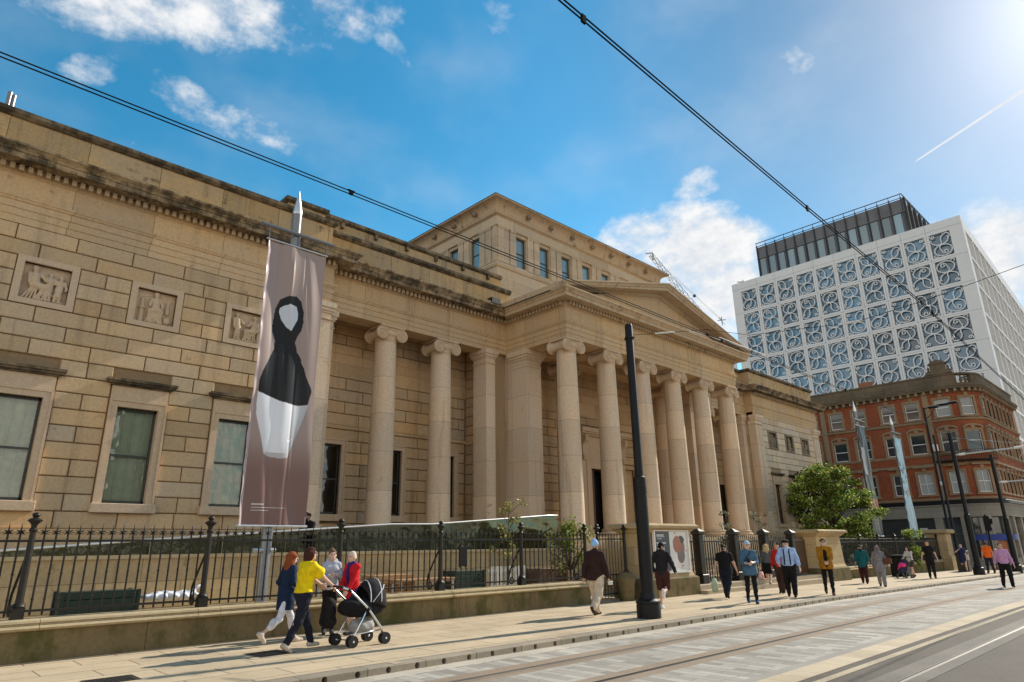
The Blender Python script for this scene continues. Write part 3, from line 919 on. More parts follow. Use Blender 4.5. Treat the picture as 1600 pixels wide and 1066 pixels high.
def relief(x, kind, mat='carved_stone'):
    zc = 8.45
    t = MB()
    y = YW
    for (a, b, c, d) in ((-0.70, -0.53, -0.65, 0.65), (0.53, 0.70, -0.65, 0.65), (-0.53, 0.53, 0.50, 0.65), (-0.53, 0.53, -0.65, -0.50)):
        t.box(x + a, x + b, y - 0.012, y + 0.4, zc + c, zc + d)
    t.box(x - 0.53, x + 0.53, y + 0.16, y + 0.4, zc - 0.5, zc + 0.5)
    o = part('relief_panel', t, mat)
    pr_ = []
    if kind == 0:     # seated robed figure with two children
        fig(pr_, (-0.26, 0.36), (-0.22, -0.10), ((0.05, -0.44), (-0.12, -0.46)), ((-0.30, -0.12), (0.12, 0.06)), 1.15, ((0.06, -0.08), (-0.02, -0.14)))
        drape(pr_, (-0.2, -0.1), (-0.32, -0.47), 4, 0.2); drape(pr_, (0.05, -0.12), (-0.02, -0.46), 5, 0.26)
        fig(pr_, (0.10, 0.28), (0.10, -0.02), ((0.08, -0.3), (0.14, -0.3)), ((0.0, 0.06), (0.2, 0.04)), 0.85, None, 0.03)
        fig(pr_, (0.34, 0.24), (0.32, -0.12), ((0.24, -0.45), (0.36, -0.46)), ((0.16, 0.02), (0.46, -0.1)), 0.9)
        pr_.append(('c', (0.16, 0.0, -0.02), (0.16, 0.0, -0.46), 0.03, 0.03, 0.01))
    elif kind == 1:   # enthroned figure between columns under a gable
        fig(pr_, (0.0, 0.38), (0.0, -0.08), ((-0.12, -0.46), (0.14, -0.46)), ((-0.16, 0.02), (0.18, 0.0)), 1.1, ((-0.14, -0.12), (0.15, -0.12)))
        drape(pr_, (0, -0.08), (0, -0.46), 8, 0.36); drape(pr_, (0.02, 0.08), (0.12, -0.1), 3, 0.1)
        pr_ += [('c', (-0.46, 0.08, 0.26), (0, 0.08, 0.42), 0.035, 0.035, 0.01), ('c', (0.46, 0.08, 0.26), (0, 0.08, 0.42), 0.035, 0.035, 0.01)]
        pr_ += [('c', (-0.34, 0.08, 0.2), (-0.34, 0.06, -0.46), 0.075, 0.085, 0.01), ('c', (0.34, 0.08, 0.2), (0.34, 0.06, -0.1), 0.07, 0.07, 0.01),
                ('e', (0.34, 0.0, -0.36), (0.1, 0.1, 0.12), 0.02), ('e', (-0.34, 0.02, -0.05), (0.1, 0.08, 0.05), 0.02)]
    else:             # standing child facing a seated figure
        fig(pr_, (-0.30, 0.34), (-0.26, -0.06), ((-0.34, -0.46), (-0.22, -0.46)), ((-0.36, -0.1), (-0.10, 0.08)), 0.95)
        fig(pr_, (0.28, 0.32), (0.24, -0.12), ((-0.02, -0.46), (0.12, -0.46)), ((0.02, 0.04), (0.36, -0.1)), 1.1, ((0.0, -0.14), (0.06, -0.16)))
        drape(pr_, (0.15, -0.1), (0.12, -0.46), 6, 0.34)
        pr_.append(('c', (0.42, 0.04, 0.1), (0.44, 0.04, -0.46), 0.05, 0.07, 0.01))
    V, F = sdf_mesh(pr_, 0.010, cuts=(((0, 0, 1), -0.5),))
    q = root_off(o)
    V = V * np.array([1, 1.0, 1]) + np.array([x - q.x, y + 0.10 - q.y, zc - q.z])
    np_obj('carved_figures', [(V, F)], mat, o)
for c, k in ((2.27, 0), (4.97, 1), (7.65, 2)): relief(c, k)
for c, k in ((44.47, 0), (47.1, 1), (49.75, 2)): relief(c, k, 'dark_carved_stone')

# ---- recesses either side of the portico
def mirror(a, b, mir):
    return (2 * CX - b, 2 * CX - a) if mir else (a, b)
for mir in (False, True):
    x0, x1 = (10.5, 18.7) if not mir else (34.7, 42.0)
    cs = (12.08, 14.83, 17.57) if not mir else (35.83, 38.57, 41.2)
    holes = [(c - 0.74, c + 0.74, 2.6, 5.62) for c in cs]
    m = MB()
    rust(m, x0, x1, 2.1, 6.02, YB, holes); rust(m, x0, x1, 6.15, 8.03, YB, []); rust(m, x0, x1, 8.96, 10.2, YB, [])
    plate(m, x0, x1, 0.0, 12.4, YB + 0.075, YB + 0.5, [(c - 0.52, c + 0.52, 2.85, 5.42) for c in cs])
    # inner side wall of the recess
    side = MB()
    m.xf = (lambda a, b, c: (b, -a, c)) if not mir else (lambda a, b, c: (2 * CX - b, -a, c))
    rust(m, -22.45, -21.35, 2.1, 10.2, 18.72, [], L=3)
    m.xf = None
    a, b = mirror(18.765, 20.5, mir)
    m.box(a + (0.0 if mir else 0.01), b - (0.01 if mir else 0.0), 20.87, 22.9, 0.0, 10.2, (0.75, 0.74, 0.72))
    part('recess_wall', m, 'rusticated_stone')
    m = MB()
    m.box(x0, x1, YB - 0.035, YB + 0.3, 8.03, 8.96)
    m.box(x0, x1, YB - 0.07, YB + 0.3, 6.02, 6.09); m.box(x0, x1, YB - 0.045, YB + 0.3, 6.09, 6.15)
    part('string_course', m, 'ashlar_stone')
    m = MB()
    m.box(x0 - 1, x1 + 1, 19.6, YB, 1.2, 2.1)
    part('terrace_floor', m, 'step_stone')
    m = MB()
    m.box(x0, x1, 21.5, YB + 0.1, 10.2, 10.35); m.box(x0, x1, 21.46, 21.6, 9.93, 10.2)
    part('recess_ceiling', m, 'ashlar_stone')
    for c in cs: sash_window(c, YB, 2.85, 5.42, 1.04, False, False)
    # pilasters answering the columns
    for (a, b, c, d) in ((10.5, 11.0, 20.72, 21.5), (18.25, 18.77, 20.5, 21.35)):
        if mir and a < 11: a, b = 11.43, 11.93
        a, b = mirror(a, b, mir)
        m = MB()
        m.box(a, b, c, d, 2.1, 9.93)
        m.box(a - 0.04, b + 0.04, c - 0.04, d + 0.04, 2.1, 2.4)
        for e, q0, q1 in ((0.04, 9.28, 9.33), (0.04, 9.55, 9.61), (0.08, 9.61, 9.72), (0.13, 9.72, 9.925)):
            m.box(a - e, b + e, c - e, d + e, q0, q1)
        part('pilaster', m, 'column_stone')
# ---- portico podium, antae, walls
m = MB()
m.box(18.9, 34.5, 16.75, 22.0, -0.4, 1.95)
part('podium', m, 'ashlar_stone')
for mir in (False, True):
    m = MB()
    a, b = mirror(19.65, 20.55, mir)
    m.box(a, b, 19.42, 20.35, 1.95, 9.93)
    a2, b2 = mirror(19.72, 20.5, mir)
    m.box(a2, b2, 20.35, 20.87, 1.95, 9.93)
    m.bbox(a - 0.05, b + 0.05, 19.37, 20.40, 1.95, 2.25, 0.02)
    for e, q0, q1 in ((0.03, 9.16, 9.20), (0.03, 9.46, 9.50), (0.06, 9.50, 9.58), (0.11, 9.58, 9.70), (0.17, 9.70, 9.925)):
        m.box(a - e, b + e, 19.42 - e, 20.35 + e, q0, q1)
    for k in range(3):   # rosettes on the necking
        yy, xx = 19.60 + k * 0.28, a + 0.17 + k * 0.28
        for c, ax in (((a - 0.0, yy, 9.33), 'x'), ((xx, 19.42, 9.33), 'y'), ((b, yy, 9.33), 'x')):
            m.lathe([(0.0, -0.02), (0.06, -0.015), (0.06, 0.015), (0.0, 0.02)], c, 8, ax)
    part('anta', m, 'column_stone')
YP = 21.05
door = (25.62, 27.78, 1.95, 5.30)
niches = [(24.06, 25.03), (28.37, 29.34)]
m = MB()
ph = [(24.9, 28.5, 1.95, 7.3)] + [(a - 0.2, b + 0.2, 1.95, 5.65) for a, b in niches]
rust(m, 20.5, 32.9, 1.95, 6.12, YP, ph); rust(m, 20.5, 32.9, 6.25, 7.84, YP, ph[:1]); rust(m, 20.5, 32.9, 8.96, 10.3, YP, [])
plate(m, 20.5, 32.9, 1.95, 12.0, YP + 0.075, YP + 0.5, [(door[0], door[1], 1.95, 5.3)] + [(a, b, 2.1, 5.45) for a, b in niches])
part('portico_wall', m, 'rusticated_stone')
m = MB()
m.box(20.5, 24.9, YP - 0.06, YP + 0.3, 6.12, 6.25); m.box(28.5, 32.9, YP - 0.06, YP + 0.3, 6.12, 6.25)
m.box(20.5, 32.9, YP - 0.03, YP + 0.3, 7.84, 8.96)
for a, b in niches:
    for (c, d, q0, q1) in ((a - 0.2, a, 1.95, 5.65), (b, b + 0.2, 1.95, 5.65), (a, b, 5.45, 5.65)):
        m.box(c, d, YP - 0.04, YP + 0.4, q0, q1)
    m.box(a, b, YP + 0.14, YP + 0.4, 2.1, 5.45)
part('string_course', m, 'ashlar_stone')
m = MB()   # great door case
m.box(25.27, 25.62, YP - 0.12, YP + 0.4, 1.95, 5.65); m.box(27.78, 28.13, YP - 0.12, YP + 0.4, 1.95, 5.65); m.box(25.62, 27.78, YP - 0.12, YP + 0.4, 5.30, 5.65)
for a, b in ((24.95, 25.27), (28.13, 28.45)): m.box(a, b, YP - 0.08, YP + 0.4, 1.95, 6.9)
m.box(25.27, 28.13, YP - 0.06, YP + 0.4, 5.65, 6.9)
for e, a, b in ((0.10, 6.9, 6.98), (0.22, 6.98, 7.06), (0.30, 7.06, 7.26)): m.box(24.9 - e * 0.6, 28.5 + e * 0.6, YP - 0.12 - e, YP + 0.3, a, b)
for cx_ in (25.1, 28.3):
    prof = [(YP - 0.08, 5.65), (YP - 0.22, 5.7), (YP - 0.26, 5.82), (YP - 0.18, 5.95), (YP - 0.15, 6.2), (YP - 0.2, 6.45), (YP - 0.36, 6.6), (YP - 0.4, 6.78), (YP - 0.36, 6.9), (YP - 0.08, 6.9)]
    m.add([(cx_ - 0.13, a, b) for a, b in prof] + [(cx_ + 0.13, a, b) for a, b in prof],
          [tuple(range(10)), tuple(range(19, 9, -1))] + [(i, (i + 1) % 10, (i + 1) % 10 + 10, i + 10) for i in range(10)])
dc = part('door_case', m, 'carved_stone')
m = MB()
m.box(25.62, 26.2, YP + 0.22, YP + 0.3, 1.95, 5.3); m.box(27.2, 27.78, YP + 0.22, YP + 0.3, 1.95, 5.3)
for xx in (25.70, 27.28):
    for q in (2.1, 3.2, 4.3): m.box(xx, xx + 0.42, YP + 0.2, YP + 0.22, q, q + 0.9)
part('door', m, 'dark_wood')
m = MB(); m.box(25.6, 27.8, YP + 0.9, YP + 1.0, 1.95, 5.3)
part('dark_hall', m, 'dark_interior')
m = MB()
m.box(20.51, 32.89, 17.92, 21.0, 10.25, 10.4)
for xx in (22.66, 30.74): m.box(xx - 0.45, xx + 0.45, 17.91, 20.3, 9.94, 10.25)
m.box(20.52, 32.88, 19.42, 20.32, 9.935, 10.248)
part('portico_ceiling', m, 'ashlar_stone')

# ---- columns: shaft (with base) > capital
sh = MB()
prof = []
H0, H1 = 2.30, 9.42
for i in range(15):
    t = i / 14
    r = 0.478 - 0.066 * t ** 1.6
    prof.append((r, H0 + (H1 - H0) * t))
prof = [(0.50, H0)] + prof
sh.lathe(prof, (0, 0, 0), 40)
bs = MB()
bp_ = []
for a in range(9):
    q = -PI / 2 + PI * a / 8; bp_.append((0.56 + 0.085 * math.cos(q), 2.10 + 0.065 * math.sin(q)))
bp_ += [(0.54, 2.18)]
for a in range(7):
    q = -PI / 2 + PI * a / 6; bp_.append((0.52 + 0.05 * math.cos(q), 2.24 + 0.04 * math.sin(q)))
bp_ += [(0.50, 2.29), (0.49, 2.30)]
bs.lathe(bp_, (0, 0, 0), 36)
bs.box(-0.64, 0.64, -0.64, 0.64, 1.95, 2.035)
cp = MB()
zc, rv, xv, yv = 9.60, 0.265, 0.44, 0.48
cp.lathe([(0.42, 9.36), (0.445, 9.40), (0.43, 9.44), (0.43, 9.46), (0.50, 9.56), (0.52, 9.62), (0.48, 9.70)], (0, 0, 0), 32)
for sx in (-1, 1):
    pf = [(rv - 0.01, -yv), (rv, -yv + 0.03), (rv, -yv + 0.07)]
    for i in range(11):
        t = -1 + 2 * i / 10
        pf.append((0.15 + 0.075 * t * t, t * (yv - 0.09)))
    pf += [(rv, yv - 0.07), (rv, yv - 0.03), (rv - 0.01, yv)]
    cp.lathe(pf, (sx * xv, 0, zc), 22, 'y')
    for sy in (-1, 1):
        sp_ = []
        for i in range(46):
            t = i / 45
            a = PI / 2 - sx * (t * 2.6 * 2 * PI) * -1
            r = rv * (0.93 - 0.80 * t ** 0.85)
            sp_.append((sx * xv + r * math.cos(a), sy * (yv + 0.004), zc + r * math.sin(a)))
        cp.tube(sp_, [0.032 - 0.014 * i / 45 for i in range(46)], 5)
        cp.lathe([(0.0, sy * 0.03), (0.04, sy * 0.025), (0.045, 0)], (sx * xv, sy * yv, zc), 10, 'y')
cp.box(-xv, xv, -yv + 0.02, yv - 0.02, 9.70, 9.845)
for sy in (-1, 1):   # the swag of the volute band
    cp.tube([(-xv, sy * yv * 0.98, 9.855), (-0.2, sy * yv * 0.98, 9.80), (0, sy * yv * 0.98, 9.78), (0.2, sy * yv * 0.98, 9.80), (xv, sy * yv * 0.98, 9.855)], 0.022, 6)
    for k in range(3):
        cp.lathe([(0.0, -0.05), (0.05, -0.03), (0.055, 0.02), (0.02, 0.05)], (-0.14 + 0.14 * k, sy * 0.47, 9.58), 8)
cp.bbox(-0.56, 0.56, -0.53, 0.53, 9.848, 9.927, 0.02)
colp = [(20.06 + 2.655 * i, 17.45) for i in range(6)] + [(22.66, 19.87), (30.74, 19.87), (13.5, 21.1), (16.24, 21.1), (39.9, 21.1), (37.16, 21.1)]
first = None
for i, (x, y) in enumerate(colp):
    q = Vector((x, y, 0)) - G.location
    if first is None:
        first = obj('column', sh, 'column_stone', G, auto=40)
        first.location = q
        obj('base', bs, 'carved_stone', first, auto=40)
        obj('capital', cp, 'carved_stone', first, auto=35)
    else:
        dup_part(first, G, q)

# ---- entablature round the whole front
PATH = [(-0.7, 44), (-0.7, YW), (10.5, YW), (10.5, YR), (19.6, YR), (19.6, 17.0), (33.8, 17.0), (33.8, YR), (42.0, YR), (42.0, YW), (52.4, YW), (52.4, 44)]
def sweep_sub(m, prof, i0, i1, path=PATH):
    n = len(path); k = len(prof)
    def off(i):
        p = Vector(path[i])
        d0 = (p - Vector(path[i - 1])).normalized() if i > 0 else (Vector(path[1]) - p).normalized()
        d1 = (Vector(path[i + 1]) - p).normalized() if i < n - 1 else d0
        n0, n1 = Vector((d0.y, -d0.x)), Vector((d1.y, -d1.x))
        q = n0 + n1
        return q / q.dot(n0)
    vs = []
    for i in range(i0, i1 + 1):
        o = off(i)
        vs += [(path[i][0] + o.x * d, path[i][1] + o.y * d, z) for d, z in prof]
    fs = []
    for i in range(i1 - i0):
        for j in range(k):
            j2 = (j + 1) % k
            fs.append((i * k + j, i * k + j2, (i + 1) * k + j2, (i + 1) * k + j))
    m.add(vs, fs)
ARCH = [(0, 9.93), (0, 10.13), (0.022, 10.13), (0.022, 10.33), (0.046, 10.33), (0.046, 10.52), (0.075, 10.53), (0.10, 10.59), (0.12, 10.60), (0.12, 10.655), (-0.9, 10.66), (-0.9, 9.93)]
FRZ = [(0.03, 10.66), (0.03, 11.26), (0.06, 11.28), (0.09, 11.32), (0.10, 11.32), (0.10, 11.50), (-0.9, 11.50), (-0.9, 10.66)]
CORN = [(0.25, 11.49), (0.55, 11.50), (0.56, 11.485), (0.60, 11.485), (0.60, 11.63), (0.63, 11.64), (0.66, 11.70), (0.73, 11.77), (0.76, 11.79), (0.76, 11.85), (-0.85, 11.90), (-0.85, 11.50), (0.24, 11.50)]
m = MB(); sweep_sub(m, ARCH, 0, 11); part('architrave', m, 'frieze_stone')
m = MB(); sweep_sub(m, FRZ, 0, 11); part('frieze', m, 'frieze_stone')
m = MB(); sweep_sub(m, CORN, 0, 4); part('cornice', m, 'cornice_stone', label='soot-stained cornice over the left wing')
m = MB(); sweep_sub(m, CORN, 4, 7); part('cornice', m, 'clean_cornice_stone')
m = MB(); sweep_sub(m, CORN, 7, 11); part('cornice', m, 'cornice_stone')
m = MB()
for i in range(1, 10):
    a, b = Vector(PATH[i]), Vector(PATH[i + 1])
    L = (b - a).length
    if L < 1: continue
    t = (b - a) / L; nn = Vector((t.y, -t.x))
    k = int(L / 0.2)
    pts = [(0.0, 0.09)]
    for j in range(k + 1):
        u = 0.1 + (L - 0.2) * j / k
        pts += [(u - 0.055, 0.09), (u - 0.055, 0.25), (u + 0.055, 0.25), (u + 0.055, 0.09)]
    pts.append((L, 0.09))
    vs = [(a.x + t.x * u + nn.x * d, a.y + t.y * u + nn.y * d, z) for z in (11.325, 11.484) for u, d in pts]
    n = len(pts)
    fs = [(i, i + 1, n + i + 1, n + i) for i in range(n - 1)]
    for j in range(k + 1):
        q = 1 + 4 * j
        fs += [(q, q + 1, q + 2, q + 3), (n + q + 3, n + q + 2, n + q + 1, n + q)]
    m.add(vs, fs)
m.xf = None
part('dentil_course', m, 'clean_cornice_stone')

# ---- parapets
PP1 = [(-0.62, 44), (-0.62, 20.16), (10.42, 20.16), (10.42, 20.8), (20.0, 20.8)]
PP2 = [(33.4, 20.8), (42.08, 20.8), (42.08, 20.16), (52.32, 20.16), (52.32, 44)]
for pp in (PP1, PP2):
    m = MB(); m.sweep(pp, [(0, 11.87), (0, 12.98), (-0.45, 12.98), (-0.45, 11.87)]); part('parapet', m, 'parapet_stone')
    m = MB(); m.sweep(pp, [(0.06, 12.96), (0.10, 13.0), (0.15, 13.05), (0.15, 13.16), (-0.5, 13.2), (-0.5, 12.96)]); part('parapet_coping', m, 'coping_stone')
PB = [(9.1, 40), (9.1, 21.25), (10.6, 21.25), (10.6, 21.5), (20.09, 21.5)]
m = MB(); m.sweep(PB, [(0, 11.9), (0, 14.0), (-0.45, 14.0), (-0.45, 11.9)]); part('upper_parapet', m, 'parapet_stone')
m = MB(); m.sweep(PB, [(0.03, 13.98), (0.12, 14.05), (0.12, 14.18), (-0.5, 14.2), (-0.5, 13.98)])
for k in range(6): m.box(11.4 + 1.55 * k, 11.52 + 1.55 * k, 21.36, 21.5, 13.78, 14.0)
part('upper_coping', m, 'coping_stone')
m = MB()
m.box(-0.2, 51.9, 21.6, 43.5, 11.95, 12.3)
part('flat_roof', m, 'dark_roof')

# ---- pediment
EAVE, APX, ZE, ZA = 18.84, CX, 12.06, 14.06
RK = [(0.02, -0.56), (0.08, -0.50), (0.12, -0.46), (0.12, -0.38), (0.56, -0.36), (0.60, -0.36), (0.60, -0.22), (0.64, -0.20), (0.70, -0.10), (0.76, -0.06), (0.76, 0.0), (-0.1, 0.05), (-0.1, -0.56)]
def zrk(x): return ZE + (ZA - ZE) * (x - EAVE) / (APX - EAVE)
for mir in (False, True):
    m = MB()
    vs = []
    for x in (EAVE, APX):
        for d, h in RK:
            z = zrk(x) + h
            xx = x
            vs.append((2 * CX - xx if mir else xx, 17.0 - d, max(z, 11.86)))
    k = len(RK)
    m.add(vs, [(j, (j + 1) % k, (j + 1) % k + k, j + k) for j in range(k)] + [tuple(range(k))])
    part('raking_cornice', m, 'clean_cornice_stone')
    m = MB()
    q = [(EAVE, zrk(EAVE)), (APX, zrk(APX)), (APX, zrk(APX) - 0.32), (EAVE, zrk(EAVE) - 0.32)]
    if mir: q = [(2 * CX - a, b) for a, b in q]
    m.prism([(a, b + 0.02) for a, b in q], 17.1, 21.74)
    part('portico_roof', m, 'clean_cornice_stone')
m = MB()
m.prism([(19.8, 11.86), (33.6, 11.86), (CX, zrk(CX) - 0.3)], 17.02, 17.3)
part('tympanum', m, 'frieze_stone')

# ---- attic storey behind the pediment
AX0, AX1, AY0, AY1 = 20.1, 33.94, 21.75, 36.0
wx = [21.81 + 1.74 * k for k in range(7)]
wy = [23.44 + 1.72 * k for k in range(6)]
m = MB()
plate(m, AX0, AX1, 11.9, 17.1, AY0, AY0 + 0.4, [(c - 0.36, c + 0.36, 15.2, 16.9) for c in wx])
m.xf = lambda a, b, c: (b, -a, c)
plate(m, -AY1, -AY0 - 0.4, 11.9, 17.1, AX0, AX0 + 0.4, [(-c - 0.36, -c + 0.36, 15.2, 16.9) for c in wy])
m.xf = None
m.box(AX1 - 0.4, AX1, AY0 + 0.4, AY1, 11.9, 17.1)
m.box(AX0 + 0.4, AX1 - 0.4, AY1 - 0.4, AY1, 11.9, 17.1)
for k in range(8):
    c = 21.81 + 1.74 * (k - 0.5)
    for s0, s1 in ((-0.44, -0.03), (0.03, 0.44)):
        if k == 0: s0, s1 = (-0.80, -0.10) if s0 < 0 else (0.03, 0.44)
        if k == 7: s0, s1 = (0.2, 1.2) if s0 > 0 else (-0.44, -0.03)
        if c + s1 > AX1: s1 = AX1 - c
        m.box(c + s0, c + s1, AY0 - 0.06, AY0, 15.15, 16.98)
        m.box(c + s0 - 0.02, c + s1 + 0.02, AY0 - 0.09, AY0, 16.98, 17.07)
m.xf = lambda a, b, c: (b, -a, c)
for k in range(7):
    c = 23.44 + 1.72 * (k - 0.5)
    for s0, s1 in ((-0.44, -0.03), (0.03, 0.44)):
        m.box(-c - s1, -c - s0, AX0 - 0.06, AX0, 15.15, 16.98)
        m.box(-c - s1 - 0.02, -c - s0 + 0.02, AX0 - 0.09, AX0, 16.98, 17.07)
m.box(-22.0, -21.75, AX0 - 0.06, AX0, 15.15, 17.07)
m.xf = None
at_ = part('attic_wall', m, 'attic_stone')
AP = [(AX0, AY1), (AX0, AY0), (AX1, AY0), (AX1, AY1)]
m = MB()
m.sweep(AP, [(0.02, 14.85), (0.07, 14.9), (0.11, 14.98), (0.11, 15.08), (0.02, 15.15), (-0.1, 15.15), (-0.1, 14.85)])
m.sweep(AP, [(0.09, 17.07), (0.11, 17.1), (0.06, 17.14), (0.06, 17.62), (0.12, 17.66), (0.20, 17.70), (-0.2, 17.70), (-0.2, 17.07)])
part('attic_band', m, 'attic_stone')
m = MB()
cv = [(0.20, 17.68), (0.24, 17.78), (0.26, 17.82)] + [(0.26 + 0.42 * (1 - math.cos(t * PI / 2 / 6)), 17.84 + 0.42 * math.sin(t * PI / 2 / 6)) for t in range(7)]
m.sweep(AP, cv + [(0.70, 18.27), (0.70, 18.33), (-0.3, 18.36), (-0.3, 17.68)])
part('cove_cornice', m, 'clean_cornice_stone')
m = MB()
m.sweep(AP, [(0.72, 18.33), (0.72, 18.37), (-0.3, 18.40), (-0.3, 18.35)]); m.box(AX0 + 0.1, AX1 - 0.1, AY0 + 0.1, AY1 - 0.1, 18.1, 18.3)
part('attic_roof', m, 'dark_roof')
V, F = sdf_mesh([('e', (0, 0, 0), (0.12, 0.10, 0.12), 0.02), ('e', (0, -0.09, -0.04), (0.06, 0.07, 0.05), 0.03), ('e', (-0.09, 0, 0.08), (0.05, 0.05, 0.05), 0.02), ('e', (0.09, 0, 0.08), (0.05, 0.05, 0.05), 0.02),
                 ('-e', (0, -0.14, -0.09), (0.035, 0.05, 0.02), 0.01), ('-e', (-0.05, -0.10, 0.02), (0.022, 0.03, 0.018), 0.01), ('-e', (0.05, -0.10, 0.02), (0.022, 0.03, 0.018), 0.01)], 0.02)
lm = np_obj('lion_mask', [(V, F)], 'terracotta', G)
lm.location = Vector((22.0, AY0 - 0.42, 17.98)) - G.location
lm.data.materials[0] = MATS['dark_carved_stone']
for k in range(1, 7): dup_part(lm, G, Vector((22.0 + 1.74 * k, AY0 - 0.42, 17.98)) - G.location)
for k in range(6): dup_part(lm, G, Vector((AX0 - 0.42, 23.0 + 1.72 * k, 17.98)) - G.location, -PI / 2)
# attic windows
wf = MB()
for a, b, c, d in ((-0.36, 0.36, 15.2, 15.27), (-0.36, 0.36, 16.84, 16.9), (-0.36, -0.31, 15.27, 16.84), (0.31, 0.36, 15.27, 16.84), (-0.31, 0.31, 16.03, 16.07)):
    wf.box(a, b, 0.14, 0.2, c, d)
gp = MB(); gp.quad((-0.36, 0.18, 15.2), (0.36, 0.18, 15.2), (0.36, 0.18, 16.9), (-0.36, 0.18, 16.9))
w0 = obj('attic_window', wf, 'sash_paint', G); w0.location = Vector((wx[0], AY0, 0)) - G.location
obj('pane', gp, 'teal_pane', w0)
for c in wx[1:]: dup_part(w0, G, Vector((c, AY0, 0)) - G.location)
for c in wy[:4]: dup_part(w0, G, Vector((AX0, c, 0)) - G.location, -PI / 2)
# ---- entrance steps up to the podium
m = MB()
for i in range(10):
    m.box(21.3, 31.9, 13.75 + 0.30 * i, 16.76, 0.30 + 0.165 * i, 0.30 + 0.165 * (i + 1))
part('entrance_steps', m, 'step_stone')
for a in (20.5, 31.9):
    m = MB()
    m.box(a, a + 0.8, 14.05, 16.75, -0.1, 1.5)
    part('stair_cheek', m, 'pier_stone')
# small fittings
m = MB(); m.box(-0.09, 0.09, -0.12, 0.12, -0.2, 0.2); m.box(-0.03, 0.1, -0.02, 0.02, 0.2, 0.3)
cb = obj('alarm_box', m, 'black_paint'); cb.location = (19.93, 22.3, 14.05)
tag(cb, 'small black box fixed high on the attic side wall', 'box')
m = MB(); m.bbox(-0.3, 0.3, -0.2, 0.2, 0, 0.12, 0.02); m.box(-0.25, 0.25, -0.22, -0.2, 0.1, 0.34); m.box(-0.25, 0.25, -0.2, 0.1, 0.3, 0.36); m.box(-0.03, 0.03, 0.0, 0.1, 0.1, 0.3)
fl = obj('floodlight', m, 'sash_paint'); fl.location = (18.5, 20.3, 11.9)
tag(fl, 'dark floodlight sitting on the cornice in the corner by the portico', 'floodlight')
m = MB(); m.tube([(0, 0, 0), (0, 0, 0.75)], 0.06, 10); m.tube([(0.1, 0, 0), (0.1, 0, 0.7)], 0.05, 10)
fp = obj('roof_vent', m, 'grey_metal'); fp.location = (0.62, 20.6, 13.15)
tag(fp, 'small grey metal vent pipe rising from the parapet of the left wing', 'pipe')
# ------------------------------------------------------------------ ground, street, pavement
def strip(name, mat, y0, y1, z, xs=(-12, 22, 62), label=None, dz=0.0):
    m = MB()
    for a, b in zip(xs, xs[1:]):
        m.quad((a, y0, z + gz(a)), (b, y0, z + gz(b)), (b, y1, z + gz(b)), (a, y1, z + gz(a)))
    return struct(name, m, mat, label, fixn=True)
m = MB()
gx = [-400, 22, 112, 900]
for a, b in zip(gx, gx[1:]):
    m.quad((a, -400, -0.25 + gz(a)), (b, -400, -0.25 + gz(b)), (b, 500, -0.25 + gz(b)), (a, 500, -0.25 + gz(a)))
struct('ground', m, 'asphalt', 'ground under the streets')
ZR = -0.10
X3 = (-12, 22, 112)
strip('track_paving', 'track_pavers', 4.79, 5.86, ZR, X3)
strip('track_paving', 'brown_aggregate', 5.86, 6.085, ZR, X3, 'brown aggregate beside the tram rail')
strip('track_paving', 'brown_aggregate', 6.165, 6.38, ZR, X3, 'brown aggregate beside the tram rail')
strip('track_paving', 'track_pavers', 6.38, 7.28, ZR, X3)
strip('track_paving', 'brown_aggregate', 7.28, 7.515, ZR, X3, 'brown aggregate beside the tram rail')
strip('track_paving', 'brown_aggregate', 7.595, 7.88, ZR, X3, 'brown aggregate beside the tram rail')
strip('track_paving', 'track_pavers', 7.88, 8.42, ZR, X3)
strip('road_channel', 'pale_channel', 8.42, 8.75, ZR, X3)
strip('road_band', 'grey_band', 4.62, 4.79, ZR, X3)
strip('road_setts', 'sandstone_setts', 4.22, 4.62, ZR, X3)
strip('road', 'asphalt', 4.075, 4.22, ZR - 0.004, X3, 'dark asphalt road')
strip('road_line', 'line_paint', 3.955, 4.075, ZR, X3, 'pale painted line along the asphalt')
strip('road', 'asphalt', 3.58, 3.955, ZR - 0.004, X3, 'dark asphalt road')
strip('road_band', 'concrete', 3.31, 3.58, ZR, X3)
strip('road_band', 'concrete', 3.03, 3.225, ZR, X3)
strip('road', 'asphalt', 2.05, 3.03, ZR - 0.004, X3, 'dark asphalt road')
strip('road', 'asphalt', -14, 1.75, ZR - 0.004, X3, 'dark asphalt road')
strip('road_band', 'concrete', 1.875, 2.05, ZR, X3); strip('road_band', 'concrete', 1.75, 1.79, ZR, X3)
for y, nm in ((7.555, 'bright'), (6.125, 'worn'), (3.2675, 'bright'), (1.8325, 'worn')):
    m = MB()
    for a, b in zip(X3, X3[1:]):
        for y0, y1, z0, z1 in ((y - 0.0425, y + 0.012, -0.3, ZR + 0.002), (y + 0.030, y + 0.040, -0.3, ZR + 0.002)):
            vs = [(a, y0, z0 + gz(a)), (b, y0, z0 + gz(b)), (b, y1, z0 + gz(b)), (a, y1, z0 + gz(a)), (a, y0, z1 + gz(a)), (b, y0, z1 + gz(b)), (b, y1, z1 + gz(b)), (a, y1, z1 + gz(a))]
            m.add(vs, [(0, 3, 2, 1), (4, 5, 6, 7), (0, 1, 5, 4), (1, 2, 6, 5), (2, 3, 7, 6), (3, 0, 4, 7)])
    struct('tram_rail', m, 'rail_steel' if nm == 'bright' else 'cast_iron', 'grooved tram rail set in the street')

